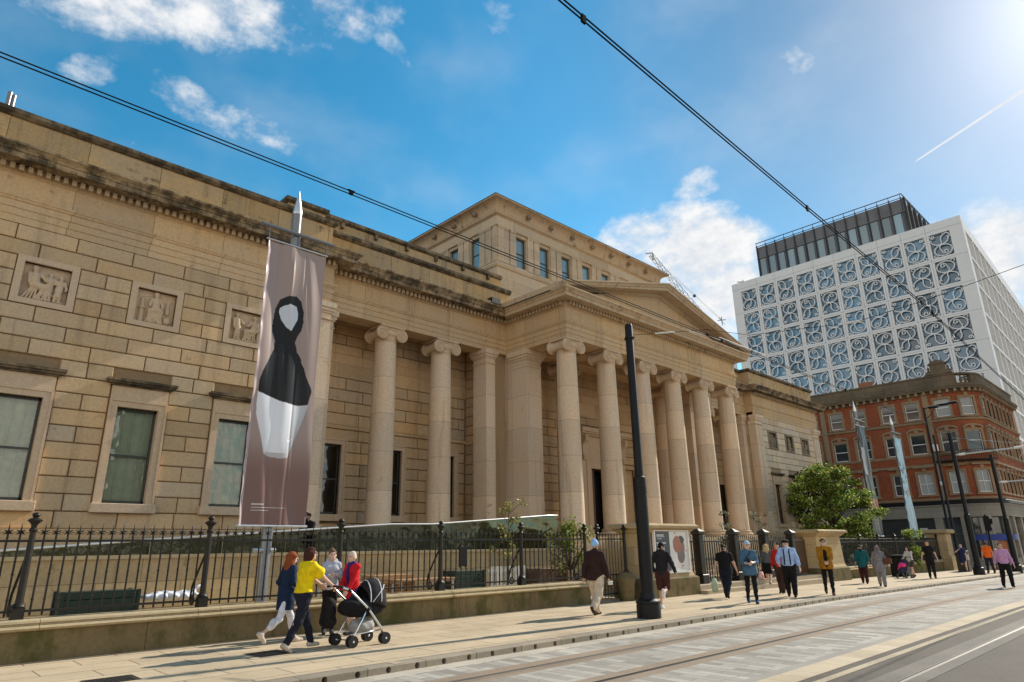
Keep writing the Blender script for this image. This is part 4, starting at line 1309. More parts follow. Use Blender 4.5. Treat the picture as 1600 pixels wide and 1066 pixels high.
# kerb of drainage units with round inlets
KY = 8.75
m = MB(); g = MB()
xk0, pitch, nk = 1.86, 0.505, 96
def kz(x): return gz(x)
for i in range(nk):
    x0 = xk0 + (i - 0.5) * pitch; x1 = x0 + pitch; cx_ = xk0 + i * pitch
    zt, zb = kz(cx_), ZR + kz(cx_) - 0.03
    hole = [(cx_ + 0.043 * math.cos(2 * PI * k / 16), -0.056 + kz(cx_) + 0.043 * math.sin(2 * PI * k / 16)) for k in range(16)]
    rim = []
    for k in range(16):
        c, s_ = math.cos(2 * PI * k / 16), math.sin(2 * PI * k / 16)
        t = min((pitch / 2) / abs(c) if abs(c) > 1e-6 else 9e9, ((zt - 0.012 + 0.056 - kz(cx_)) if s_ > 0 else (-0.056 + kz(cx_) - zb)) / abs(s_) if abs(s_) > 1e-6 else 9e9)
        rim.append((cx_ + c * t, -0.056 + kz(cx_) + s_ * t))
    # add the four corners to close the face
    vs = [(a, KY, b) for a, b in rim] + [(a, KY, b) for a, b in hole] + [(a, KY + 0.10, b) for a, b in hole]
    fs = [(k, (k + 1) % 16, 16 + (k + 1) % 16, 16 + k) for k in range(16)] + [(16 + k, 16 + (k + 1) % 16, 32 + (k + 1) % 16, 32 + k) for k in range(16)]
    m.add(vs, fs)
    for ca, cz in ((x0, zt - 0.012), (x1, zt - 0.012), (x0, zb), (x1, zb)):
        an = math.atan2(cz + 0.056 - kz(cx_), ca - cx_) % (2 * PI)
        k = int(an / (2 * PI / 16)) % 16; k2 = (k + 1) % 16
        m.add([(ca, KY, cz), (rim[k][0], KY, rim[k][1]), (rim[k2][0], KY, rim[k2][1])], [(0, 1, 2)])
    m.quad((x0, KY, zt - 0.012), (x1, KY, zt - 0.012), (x1, KY + 0.012, zt), (x0, KY + 0.012, zt))
    m.quad((x0, KY + 0.012, zt), (x1, KY + 0.012, zt), (x1, KY + 0.30, zt), (x0, KY + 0.30, zt))
    m.quad((x0, KY + 0.30, zt), (x1, KY + 0.30, zt), (x1, KY + 0.30, zb), (x0, KY + 0.30, zb))
    g.add([(a, KY + 0.099, b) for a, b in hole], [tuple(range(16))])
struct('kerb', m, 'kerb_stone', 'stone kerb with a row of round drain holes')
struct('kerb_drain', g, 'groove', 'dark inside of the kerb drain holes')
m = MB()
for a, b in ((-12, xk0 - pitch / 2), (xk0 + (nk - 0.5) * pitch, 112)):
    m.box(a, b, KY, KY + 0.30, -0.3 + gz(b), gz((a + b) / 2))
struct('kerb', m, 'kerb_stone', 'plain stone kerb')
m = MB()
for x in (5.86, 9.4, 12.9, 16.5):
    m.quad((x + 0.16, KY + 0.013, 0.004), (x + 0.30, KY + 0.013, 0.004), (x + 0.30, KY + 0.26, 0.004), (x + 0.16, KY + 0.26, 0.004))
struct('kerb_paint', m, 'line_paint', 'worn yellow marks painted across the kerb')
strip('pavement', 'flagstones', KY + 0.30, 16.5, 0.0, (-12, 22, 54.2))
m = MB()
for a, b in ((-12, 22), (22, 54)):
    m.quad((a, 13.12, 0.004 + gz(a)), (b, 13.12, 0.004 + gz(b)), (b, 13.22, 0.004 + gz(b)), (a, 13.22, 0.004 + gz(a)))
struct('gutter', m, 'dirt', 'dirty strip at the foot of the front wall')
m = MB()
m.box(64.0, 112, 8.75, 13.0, -0.9, gz(66) + 0.02); m.box(63.0, 66.4, 13.0, 70, -0.9, gz(66) + 0.02)
struct('far_pavement', m, 'flagstones')
strip('courtyard', 'court_paving', 16.5, 21.0, 0.0, (-3, 22, 54.2))
# manhole covers
for i, (x, y, w, h, lb) in enumerate(((5.25, 11.25, 0.62, 0.62, 'dark iron manhole cover by the feet of the woman in yellow'), (2.80, 10.62, 0.62, 0.5, 'dark iron manhole cover near the left edge of the pavement'))):
    t = thing('manhole_cover', lb, 'manhole cover', (x, y, 0), R(4 if i == 0 else 0), 'manhole covers in the pavement')
    m = MB(); m.box(-w / 2, w / 2, -h / 2, h / 2, -0.02, 0.003)
    obj('frame', m, 'cast_iron', t)
    m = MB()
    for a in range(9):
        for b in range(9):
            m.box(-w / 2 + 0.05 + a * (w - 0.1) / 9, -w / 2 + 0.05 + (a + 0.62) * (w - 0.1) / 9, -h / 2 + 0.05 + b * (h - 0.1) / 9, -h / 2 + 0.05 + (b + 0.62) * (h - 0.1) / 9, 0.0028, 0.008)
    obj('tread_plate', m, 'cast_iron', t)

# ------------------------------------------------------------------ front boundary wall, piers, railings
def low_wall(x0, x1, label, grp, joints):
    t = thing('boundary_wall', label, 'wall', ((x0 + x1) / 2, 13.4, gz((x0 + x1) / 2)), 0, grp)
    h = x1 - x0
    m = MB(); m.box(-h / 2, h / 2, -0.10, 0.26, -0.25, 0.455)
    obj('wall_face', m, 'mossy_stone', t)
    m = MB()
    xs = [-h / 2] + [j - (x0 + x1) / 2 for j in joints] + [h / 2]
    for a, b in zip(xs, xs[1:]):
        a, b = a + 0.004, b - 0.004
        pf = [(-0.13, 0.455), (-0.19, 0.47), (-0.215, 0.50), (-0.19, 0.53), (-0.15, 0.54), (-0.15, 0.56), (-0.18, 0.575), (-0.17, 0.605), (-0.10, 0.63), (0.26, 0.63), (0.30, 0.56), (0.28, 0.455)]
        n = len(pf)
        m.add([(a, p, q) for p, q in pf] + [(b, p, q) for p, q in pf], [tuple(range(n)), tuple(range(2 * n - 1, n - 1, -1))] + [(i, (i + 1) % n, (i + 1) % n + n, i + n) for i in range(n)])
    obj('coping', m, 'pale_coping_stone', t)
    return t
low_wall(-4.0, 15.95, 'low mossy stone wall carrying the left railings', 'low front walls', [-2, 0.1, 2.35, 4.75, 5.15, 7.6, 10.1, 12.4, 13.1, 14.9])
low_wall(35.5, 52.6, 'low stone wall carrying the far railings beyond the entrance', 'low front walls', [38, 40.5, 43, 45.5, 48, 50.4])

def star(m, x, z, s, y):
    """pointed six-ray star finial on a bar"""
    for k in range(3):
        a = PI / 6 + k * PI / 3
        for sg in (0, PI):
            c, d = math.cos(a + sg), math.sin(a + sg)
            e, f_ = -d, c
            L = s
            m.add([(x + c * L, y, z + d * L), (x + e * s * .24, y, z + f_ * s * .24), (x - e * s * .24, y, z - f_ * s * .24), (x, y - s * .3, z), (x, y + s * .3, z)],
                  [(0, 1, 3), (0, 3, 2), (0, 2, 4), (0, 4, 1)])

def post_parts(t, x, scroll=True):
    m = MB()
    m.box(x - 0.085, x + 0.085, -0.085, 0.085, 0.63, 0.80)
    m.lathe([(0.085, 0.80), (0.10, 0.82), (0.085, 0.85), (0.06, 0.87), (0.055, 0.95), (0.05, 1.7), (0.045, 1.95), (0.06, 1.96), (0.065, 1.985), (0.045, 2.01)], (x, 0, 0), 10)
    o = obj('post', m, 'black_iron', t, auto=40)
    m = MB()
    m.lathe([(0.04, 2.0), (0.045, 2.06), (0.075, 2.10), (0.10, 2.115), (0.105, 2.135), (0.085, 2.155), (0.05, 2.17), (0.035, 2.18), (0.05, 2.195), (0.062, 2.215), (0.05, 2.245), (0.0, 2.265)], (x, 0, 0), 14)
    obj('finial', m, 'black_iron', o, auto=50)
    if scroll:
        m = MB()
        pts = [(x - 0.02, 0.05, 1.55), (x - 0.04, 0.25, 1.25), (x - 0.06, 0.40, 0.98), (x - 0.06, 0.44, 0.80)]
        for k in range(14):
            a = k / 13 * 3.6 * PI / 2 * 1.2
            r = 0.115 * (1 - 0.7 * k / 13)
            pts.append((x - 0.06, 0.325 + r * math.cos(a), 0.76 - r * math.sin(a)))
        m.tube(pts, 0.022, 6)
        obj('scroll_brace', m, 'black_iron', o, smooth_=True)

def railing(label, xs, z0, n_pick, loc, grp, extra=None):
    t = thing('iron_railing', label, 'railing', loc, 0, grp)
    for x in xs: post_parts(t, x)
    m = MB(); m.box(xs[0], xs[-1], -0.022, 0.022, 1.79, 1.83)
    if extra: m.box(extra[0], xs[0], -0.022, 0.022, 1.79, 1.83)
    obj('top_rail', m, 'black_iron', t)
    m = MB(); m.box(xs[0], xs[-1], -0.022, 0.022, 0.73, 0.765)
    if extra: m.box(extra[0], xs[0], -0.022, 0.022, 0.73, 0.765)
    obj('bottom_rail', m, 'black_iron', t)
    bays = list(zip(xs, xs[1:]))
    if extra: bays = [(extra[0], xs[0])] + bays
    for a, b in bays:
        m = MB()
        n = max(1, round((b - a) / 0.164)) - 1
        for k in range(n):
            x = a + (b - a) * (k + 1) / (n + 1)
            m.lathe([(0.0, 0.66), (0.019, 0.70), (0.0155, 0.72), (0.0155, 0.9), (0.022, 0.92), (0.0155, 0.94), (0.0155, 1.28), (0.021, 1.30), (0.0155, 1.32), (0.0155, 1.90), (0.016, 1.95), (0.011, 2.0), (0.0, 2.10)], (x, 0, 0), 6)
            star(m, x, 1.945, 0.082, 0)
        obj('railing_bars', m, 'black_iron', t)
    return t
railing('tall black iron railing with star spikes on the long left wall', [2.05, 4.85, 7.65, 10.42, 13.2, 15.9], 0.63, 17, (0, 13.4, 0), 'iron railings', extra=(-3.8, 0))
# dark plate tied to the railing
m = MB(); m.bbox(-0.13, 0.13, -0.02, 0.02, 0, 0.48, 0.008)
for x in (-0.09, 0.09):
    m.box(x - 0.012, x + 0.012, -0.025, 0.025, -0.03, 0.0); m.box(x - 0.012, x + 0.012, -0.025, 0.025, 0.48, 0.51)
pl = obj('notice_plate', m, 'black_paint'); pl.location = (11.1, 13.36, 1.17)
tag(pl, 'plain black plate tied to the iron railing', 'notice plate')

# pedestrian gate between wall and pedestal: returns inward
t = thing('iron_gate', 'black iron gate with lattice panel beside the left stone pedestal', 'gate', (16.45, 13.4, 0))
post_parts(t, 0.05, False); post_parts(t, 1.42, False)
m = MB()
for q0, q1 in ((1.79, 1.83), (0.73, 0.77), (0.18, 0.22)): m.box(0.1, 1.42, -0.02, 0.02, q0, q1)
for k in range(9):
    x = 0.1 + 1.32 * (k + 0.5) / 9
    m.tube([(x, 0, 0.1), (x, 0, 1.95)], 0.011, 6); star(m, x, 1.95, 0.06, 0)
for k in range(12):
    z = 0.25 + k * 0.042
    if k % 2 == 0: m.box(0.1, 1.42, -0.008, 0.008, z, z + 0.008)
obj('gate_leaf', m, 'black_iron', t)
m = MB()
m.lathe([(0.20, 0.0), (0.24, 0.05), (0.27, 0.5), (0.30, 0.58), (0.31, 0.64), (0.27, 0.70), (0.22, 0.74), (0.2, 0.80), (0.0, 0.84)], (0, 0, 0), 20)
bo = obj('stone_bollard', m, 'mossy_stone', auto=40); bo.location = (17.45, 13.12, 0)
tag(bo, 'rounded mossy stone bollard in front of the iron gate', 'bollard')

def pedestal(x0, x1, label):
    t = thing('stone_pedestal', label, 'pedestal', ((x0 + x1) / 2, 13.35, gz((x0 + x1) / 2)), 0, 'stone pedestals flanking the steps')
    h = (x1 - x0) / 2
    def ring(m, e, a, b, e2=None):
        e2 = e if e2 is None else e2
        vs = []
        for ee, z in ((e, a), (e2, b)):
            vs += [(-h - ee, -0.45 - ee, z), (h + ee, -0.45 - ee, z), (h + ee, 0.5 + ee, z), (-h - ee, 0.5 + ee, z)]
        m.add(vs, [(3, 2, 1, 0), (4, 5, 6, 7), (0, 1, 5, 4), (1, 2, 6, 5), (2, 3, 7, 6), (3, 0, 4, 7)])
    m = MB(); ring(m, 0.16, -0.3, 0.55); ring(m, 0.16, 0.552, 0.60, 0.10)
    obj('plinth', m, 'mossy_stone', t)
    m = MB(); ring(m, 0.07, 0.602, 0.74, 0.0); ring(m, 0.0, 0.742, 1.98, -0.05)
    obj('shaft', m, 'pier_stone', t)
    m = MB(); ring(m, -0.02, 1.982, 2.04, 0.06); ring(m, 0.06, 2.042, 2.14, 0.16); ring(m, 0.26, 2.142, 2.22, 0.27); ring(m, 0.27, 2.222, 2.29, 0.18)
    obj('cap', m, 'pier_stone', t)
    return t
pedestal(18.15, 20.95, 'stone pedestal with a poster case, left of the entrance steps')
pedestal(31.65, 34.55, 'plain golden stone pedestal, right of the entrance steps')
t = thing('stone_pier', 'corner stone pier ending the far railings', 'pier', (53.3, 13.3, gz(53)))
m = MB(); m.box(-0.75, 0.75, -0.55, 0.9, -0.3, 0.9); m.box(-0.6, 0.6, -0.42, 0.75, 0.9, 2.35)
obj('shaft', m, 'pier_stone', t)
m = MB(); m.bbox(-0.85, 0.85, -0.65, 1.0, 2.35, 2.62, 0.06)
obj('cap', m, 'pier_stone', t)
railing('tall black iron railing with star spikes on the far wall right of the steps', [35.7, 38.4, 41.2, 44.0, 46.8, 49.6, 52.4], 0.63, 17, (0, 13.4, gz(44)), 'iron railings')

# poster case on the left pedestal
t = thing('poster_case', 'white framed poster case with half dark, half white poster on the pedestal', 'poster case', (19.72, 12.83, 0.72))
m = MB()
for a, b, c, d in ((-1.04, 1.04, 0, 0.07), (-1.04, 1.04, 1.33, 1.40), (-1.04, -0.97, 0.07, 1.33), (0.97, 1.04, 0.07, 1.33)): m.box(a, b, -0.03, 0.05, c, d)
m.box(-1.0, 1.0, 0.03, 0.05, 0.03, 1.36)
obj('frame', m, 'white_paint', t)
def printed(name, w, h, nx, nz, colour, mat, parent, y=0.0, disp=None):
    m = MB()
    vs = [(w * (i / nx - .5), y + (disp(i / nx, k / nz) if disp else 0), h * k / nz) for k in range(nz + 1) for i in range(nx + 1)]
    fs, ts = [], []
    for k in range(nz):
        for i in range(nx):
            fs.append((k * (nx + 1) + i, k * (nx + 1) + i + 1, (k + 1) * (nx + 1) + i + 1, (k + 1) * (nx + 1) + i))
            ts.append(colour((i + .5) / nx, (k + .5) / nz))
    m.v, m.f, m.t = vs, fs, ts
    return obj(name, m, mat, parent, smooth_=True, fixn=False)
def ell(u, v, cu, cv, ru, rv): return ((u - cu) / ru) ** 2 + ((v - cv) / rv) ** 2 < 1
rr = random.Random(3)
lines = [(rr.uniform(0.05, 0.1), rr.uniform(0.2, 0.36)) for _ in range(14)]
def poster(u, v):
    if u < 0.45:
        for k, (a, b) in enumerate(lines):
            z = 0.92 - 0.05 * k - (0.06 if k > 2 else 0)
            if 0 < z - v < (0.022 if k else 0.035) and a < u < b and (u * 60) % 1 > 0.22: return (0.75, 0.75, 0.74)
        return (0.035, 0.045, 0.06)
    if ell(u, v, 0.67, 0.66, 0.13, 0.22): return (0.34, 0.12, 0.075)
    if ell(u, v, 0.80, 0.78, 0.10, 0.10): return (0.04, 0.035, 0.04)
    if ell(u, v, 0.77, 0.38, 0.12, 0.20): return (0.17, 0.13, 0.13)
    if ell(u, v, 0.79, 0.58, 0.115, 0.2): return (0.26, 0.12, 0.09)
    if ell(u, v, 0.62, 0.95, 0.04, 0.02) or ell(u, v, 0.95, 0.5, 0.012, 0.03) or ell(u, v, 0.80, 0.12, 0.06, 0.015) or ell(u, v, 0.77, 0.06, 0.05, 0.015): return (0.5, 0.2, 0.14)
    return (0.66, 0.64, 0.60)
o = printed('poster', 1.94, 1.26, 90, 60, poster, 'printed_paper', t, 0.012); o.location = (0, 0, 0.07)

# entrance railing: square cast posts, bars and a bronze-coloured gate
t = thing('entrance_railing', 'dark iron railing with square capped posts across the steps', 'railing', (0, 13.35, gz(26)))
for x in (22.25, 24.85, 27.4, 29.95):
    m = MB()
    m.bbox(x - 0.21, x + 0.21, -0.21, 0.21, 0.30, 0.62, 0.02)
    m.bbox(x - 0.15, x + 0.15, -0.15, 0.15, 0.62, 2.0, 0.02)
    o = obj('post', m, 'black_iron', t)
    m = MB()
    m.bbox(x - 0.19, x + 0.19, -0.19, 0.19, 2.0, 2.10, 0.02)
    m.add([(x - 0.21, -0.21, 2.10), (x + 0.21, -0.21, 2.10), (x + 0.21, 0.21, 2.10), (x - 0.21, 0.21, 2.10), (x, 0, 2.24)], [(0, 1, 4), (1, 2, 4), (2, 3, 4), (3, 0, 4), (3, 2, 1, 0)])
    obj('post_cap', m, 'cast_iron', o)
for a, b in ((20.95, 22.04), (22.46, 24.64), (25.06, 27.19), (27.61, 29.74)):
    m = MB()
    for q0, q1 in ((0.42, 0.47), (1.72, 1.77), (1.1, 1.13)): m.box(a, b, -0.025, 0.025, q0, q1)
    n = round((b - a) / 0.17)
    for k in range(n):
        x = a + (b - a) * (k + 0.5) / n
        m.box(x - 0.016, x + 0.016, -0.016, 0.016, 0.35, 1.72)
        m.tube([(x, 0, 1.77), (x, 0, 1.95)], 0.012, 6); star(m, x, 1.93, 0.055, 0)
    obj('railing_bars', m, 'black_iron', t)
t = thing('entrance_gate', 'brown metal gate of upright bars beside the right pedestal', 'gate', (30.75, 13.35, gz(31)))
m = MB()
m.box(-0.58, 0.62, -0.03, 0.03, 1.78, 1.86); m.box(-0.58, 0.62, -0.03, 0.03, 0.35, 0.43); m.box(-0.58, -0.5, -0.03, 0.03, 0.43, 1.78); m.box(0.54, 0.62, -0.03, 0.03, 0.43, 1.78)
obj('gate_frame', m, 'dark_wood', t)
m = MB()
for k in range(14): m.box(-0.49 + k * 0.075, -0.455 + k * 0.075, -0.012, 0.012, 0.43, 1.95)
obj('gate_bars', m, 'dark_wood', t)
t = thing('entrance_step', 'two broad stone steps below the entrance railing', 'steps', (26.4, 13.2, gz(26)))
m = MB(); m.box(-5.3, 5.1, -0.75, 1.2, -0.2, 0.15)
obj('lower_step', m, 'step_stone', t)
m = MB(); m.box(-5.3, 5.1, -0.40, 1.2, 0.15, 0.30)
obj('upper_step', m, 'step_stone', t)

# ------------------------------------------------------------------ courtyard: ramp with glass balustrade
t = thing('access_ramp', 'stone access ramp with green glass balustrade climbing to the portico', 'ramp', (8, 16.6, 0))
m = MB(); m.box(-9.0, 10.6, 0.0, 0.3, -0.3, 1.48)
obj('ramp_wall', m, 'pier_stone', t)
m = MB(); m.box(-9.0, 10.6, -0.05, 0.32, 1.48, 1.56)
obj('ramp_coping', m, 'pale_coping_stone', t)
rail_pts = [(-9, 1.30), (-5.9, 1.66), (-3.2, 1.86), (3.2, 2.28), (4.7, 2.30), (9.8, 2.66), (10.4, 2.68)]
m = MB()
for (a, za), (b, zb) in zip(rail_pts, rail_pts[1:]):
    n = max(1, int((b - a) / 1.4))
    for k in range(n):
        x0 = a + (b - a) * k / n; x1 = a + (b - a) * (k + 1) / n - 0.02
        z0 = za + (zb - za) * k / n; z1 = za + (zb - za) * (k + 1) / n
        if z0 < 1.6: continue
        m.add([(x0, 0.14, 1.56), (x1, 0.14, 1.56), (x1, 0.14, z1), (x0, 0.14, z0), (x0, 0.16, 1.56), (x1, 0.16, 1.56), (x1, 0.16, z1), (x0, 0.16, z0)],
              [(0, 1, 2, 3), (7, 6, 5, 4), (0, 4, 5, 1), (1, 5, 6, 2), (2, 6, 7, 3), (3, 7, 4, 0)])
obj('glass_balustrade', m, 'green_glass', t)
m = MB(); m.tube([(x, 0.15, z + 0.02) for x, z in rail_pts], 0.028, 8)
obj('handrail', m, 'pale_metal', t, smooth_=True)
m = MB()
m.add([(-9, 0.3, 0.3), (10.6, 0.3, 1.6), (10.6, 2.6, 1.6), (-9, 2.6, 0.3), (-9, 0.3, -0.3), (10.6, 0.3, -0.3), (10.6, 2.6, -0.3), (-9, 2.6, -0.3)],
      [(0, 1, 2, 3), (7, 6, 5, 4), (0, 4, 5, 1), (1, 5, 6, 2), (2, 6, 7, 3), (3, 7, 4, 0)])
obj('ramp_floor', m, 'step_stone', t)
m = MB()
for (a, za), (b, zb) in zip(rail_pts[1:], rail_pts[2:]):
    for k in range(max(1, int((b - a) / 1.4))):
        x = a + (b - a) * k / max(1, int((b - a) / 1.4)); z = za + (zb - za) * k / max(1, int((b - a) / 1.4))
        m.tube([(x, 0.3, 1.2), (x, 0.3, z)], 0.018, 6)
obj('baluster', m, 'grey_metal', t)

# courtyard furniture seen through the bars
def bench(x, y, w, rz, label, grp='courtyard benches'):
    t = thing('courtyard_bench', label, 'bench', (x, y, 0.0), rz, grp)
    m = MB()
    for k in range(5): m.bbox(-w / 2, w / 2, -0.24 + k * 0.098, -0.15 + k * 0.098, 0.78, 0.83, 0.005)
    obj('seat', m, 'bench_wood', t)
    for sx in (-w / 2 + 0.08, w / 2 - 0.08):
        m = MB()
        m.box(sx - 0.025, sx + 0.025, -0.22, -0.17, 0, 0.775); m.box(sx - 0.025, sx + 0.025, 0.17, 0.22, 0, 0.775); m.box(sx - 0.025, sx + 0.025, -0.17, 0.17, 0.72, 0.775)
        obj('leg', m, 'pale_metal', t)
bench(8.9, 15.1, 1.5, 0, 'wooden high bench in the courtyard behind the woman in red')
bench(11.4, 15.4, 1.9, 0, 'long wooden high bench in the courtyard behind the third bay of railings')
def crate(x, y, z, w, d, h, mat, name, label, cat):
    m = MB()
    n = max(2, int(h / 0.12))
    for k in range(n):
        m.bbox(-w / 2, w / 2, -d / 2, d / 2, k * h / n + 0.004, (k + 1) * h / n - 0.004, 0.006)
    for sx in (-1, 1):
        for sy in (-1, 1):
            m.box(sx * w / 2 - 0.03, sx * w / 2 + 0.03, sy * d / 2 - 0.03, sy * d / 2 + 0.03, 0, h + 0.01)
    o = obj(name, m, mat); o.location = (x, y, z)
    return tag(o, label, cat)
crate(10.6, 15.9, 0, 1.3, 0.5, 0.95, 'bench_wood', 'planter_box', 'brown slatted wooden planter box against the ramp wall', 'planter')
crate(13.1, 15.7, 0, 1.1, 0.5, 0.98, 'green_plastic', 'storage_box', 'dark green slatted storage box in the courtyard', 'box')
crate(16.3, 15.4, 0, 1.3, 0.5, 0.95, 'dark_wood', 'planter_box', 'dark wooden planter box under the big bush', 'planter')
crate(3.5, 15.0, 0, 1.25, 0.6, 0.93, 'green_plastic', 'storage_box', 'dark green storage box at the far left of the courtyard', 'box')
V, F = sdf_mesh([('e', np.array([0, 0, .08]), np.array([.34, .2, .08]), .04), ('e', np.array([.36, .02, .07]), np.array([.22, .18, .08]), .05), ('e', np.array([-.3, 0, .06]), np.array([.2, .15, .06]), .05), ('c', np.array([.45, 0, .1]), np.array([.62, 0, .26]), .06, .015, .04)], .02, (), .012)
o = np_obj('plastic_sheet', [(V, F)], 'white_sheet'); o.location = (4.75, 15.0, 0.70)
tag(o, 'crumpled pale plastic sheet beside the dark green storage box', 'sheet')
m = MB()
for k in range(12): m.box(-0.75 + k * 0.13, -0.69 + k * 0.13, -0.02, 0.02, 0.05, 1.05)
m.box(-0.8, 0.8, 0.02, 0.05, 0.9, 0.98); m.box(-0.8, 0.8, 0.02, 0.05, 0.25, 0.33)
o = obj('picket_screen', m, 'parchment'); o.location = (14.8, 15.6, 0)
tag(o, 'low pale picket screen in the courtyard by the sapling', 'screen')

# ------------------------------------------------------------------ banners on masts
def inside(poly, u, v):
    c = False; n = len(poly)
    for i in range(n):
        x0, y0 = poly[i]; x1, y1 = poly[i - 1]
        if (y0 > v) != (y1 > v) and u < (x1 - x0) * (v - y0) / (y1 - y0) + x0: c = not c
    return c
HOOD = [(0.406, 0.805), (0.55, 0.811), (0.638, 0.795), (0.694, 0.753), (0.696, 0.715), (0.681, 0.685), (0.626, 0.66), (0.596, 0.636), (0.624, 0.623), (0.648, 0.603), (0.721, 0.58), (0.735, 0.563), (0.783, 0.547), (0.817, 0.525), (0.864, 0.504), (0.931, 0.48), (0.95, 0.466), (0.893, 0.416), (0.726, 0.408), (0.461, 0.414), (0.231, 0.428), (0.087, 0.438), (0.082, 0.46), (0.086, 0.481), (0.117, 0.51), (0.188, 0.55), (0.268, 0.596), (0.279, 0.628), (0.221, 0.661), (0.212, 0.682), (0.239, 0.749), (0.293, 0.786)]
FACE = [(0.3, 0.738), (0.306, 0.755), (0.38, 0.768), (0.466, 0.777), (0.565, 0.772), (0.598, 0.747), (0.601, 0.724), (0.516, 0.676), (0.428, 0.69), (0.351, 0.708)]
VASE = [(0.077, 0.439), (0.461, 0.412), (0.727, 0.407), (0.9, 0.415), (0.875, 0.391), (0.79, 0.331), (0.685, 0.265), (0.624, 0.223), (0.512, 0.218), (0.338, 0.222), (0.258, 0.23), (0.207, 0.275), (0.091, 0.362)]
TICK = [(0.593, 0.286), (0.600, 0.278), (0.624, 0.277), (0.690, 0.290), (0.640, 0.2825), (0.612, 0.282)]
def banner_print(u, v):
    if inside(TICK, u, v): return (0.85, 0.86, 0.87)
    if inside(FACE, u, v): return (0.55, 0.57, 0.62)
    if inside(HOOD, u, v): return (0.004, 0.004, 0.005) if not (abs(u - 0.42 - 0.25 * (0.5 - v)) < 0.05 and v < 0.62) else (0.012, 0.012, 0.014)
    if inside(VASE, u, v):
        if v < 0.236: return (0.45, 0.43, 0.45)
        w = 0.42 * (0.35 + 1.0 * (v - 0.22) / 0.2); q = (u - 0.48) / max(w, 0.05)
        g = 1.0 - 0.30 * min(1.0, abs(q + 0.25)) ** 2 - (0.12 if q > 0.55 else 0.12 * max(0, q - 0.2) / 0.35 if q > 0.2 else 0)
        return (0.74 * g, 0.75 * g, 0.79 * g)
    for k in range(3):
        if abs(v - (0.066 - 0.010 * k)) < 0.0016 and 0.16 < u < (0.34, 0.66, 0.42)[k] and (u * 37) % 1 > 0.2: return (0.55, 0.5, 0.5)
    if v < 0.03 and (u < 0.02 or u > 0.98): return (0.4, 0.3, 0.3)
    if u < 0.045: return (0.42, 0.33, 0.335)
    k = min(1.0, max(0.0, (v - 0.16) / 0.16)); k = k * k * (3 - 2 * k)
    return tuple(p + (q - p) * k for p, q in zip((0.20, 0.115, 0.10), (0.33, 0.25, 0.225)))
def cloth(u, v):
    return 1.5 * (0.012 * math.sin(u * 9 + 1.5 * math.sin(v * 7)) + 0.010 * math.sin(u * 17 + v * 5) + 0.03 * math.exp(-((u - 0.18 - 0.05 * v) / 0.025) ** 2) * max(0, v - .45)
            - 0.035 * math.exp(-(u / 0.03) ** 2) * (0.6 + 0.4 * math.sin(v * 60)) + 0.02 * math.sin(v * 9 + u * 4) * math.sin(PI * v)
            + 0.02 * math.exp(-((u - 0.75 + 0.4 * (v - .8)) / 0.03) ** 2) * math.exp(-((v - 0.82) / 0.1) ** 2) - 0.02 * math.exp(-((u - 0.45) / 0.02) ** 2) * math.exp(-((v - 0.88) / 0.06) ** 2)
            + 0.016 * math.exp(-((u - 0.40 + 0.06 * math.sin(v * 8)) / 0.03) ** 2) * (0.4 + 0.6 * math.sin(v * 5 + 1) ** 2) + 0.012 * math.exp(-((u - 0.63 - 0.04 * v) / 0.02) ** 2) + 0.006 * math.sin(26 * v + 9 * u) * math.exp(-((u - 0.5) / 0.3) ** 2) * math.sin(7 * v) ** 2)
def mast(label, x, y, z, colour, nx, nz, sc=1.0):
    t = thing('banner_mast', label, 'banner', (x, y, z), 0, 'banner masts behind the railings')
    m = MB(); m.lathe([(0.13, -0.2), (0.13, 0.6), (0.115, 0.65), (0.115, 9.82 * sc)], (0, 0.16, 0), 16)
    obj('mast', m, 'grey_metal', t, auto=40)
    m = MB(); m.lathe([(0.118, 9.8 * sc), (0.12, 9.86 * sc), (0.005, 10.5 * sc)], (0, 0.16, 0), 16)
    obj('pointed_tip', m, 'pale_metal', t, auto=40)
    m = MB(); m.tube([(-0.92, 0.02, 9.2 * sc), (1.0, 0.02, 9.2 * sc)], 0.05, 8)
    for xx in (-0.72, 0.06, 0.8): m.tube([(xx, 0.0, 9.18 * sc), (xx, 0.0, 8.84 * sc)], 0.012, 5)
    o = obj('crossbar', m, 'grey_metal', t)
    m = MB(); m.tube([(-0.78, 0.0, 8.84 * sc), (0.84, 0.0, 8.84 * sc)], 0.022, 8)
    obj('top_batten', m, 'pale_metal', t)
    m = MB(); m.tube([(-0.78, 0.0, 2.12), (0.84, 0.0, 2.12)], 0.028, 8); m.tube([(-0.3, 0.12, 1.62), (0.2, 0.12, 1.62)], 0.045, 8)
    obj('bottom_batten', m, 'pale_metal', t)
    o = printed('banner', 1.53, 8.80 * sc - 2.14, nx, nz, colour, 'printed_vinyl', t, 0.0, cloth); o.location = (0.03, 0, 2.14)
    return t
mast('tall mauve banner printed with a black hooded figure on a white vessel', 6.5, 14.4, 0, banner_print, 110, 440)
def dark_print(u, v):
    if 0.55 < v < 0.80 and 0.25 < u < 0.5: return (0.42, 0.38, 0.40)
    if 0.62 < v < 0.86 and 0.12 < u < 0.2: return (0.3, 0.28, 0.26)
    if 0.25 < v < 0.33: return (0.30, 0.11, 0.06)
    if v < 0.25: return (0.10, 0.10, 0.11)
    return (0.045, 0.045, 0.05)
rb = random.Random(5)
blots = [(rb.uniform(.2, .8), rb.uniform(.35, .75), rb.uniform(.03, .07), rb.uniform(.006, .02)) for _ in range(40)]
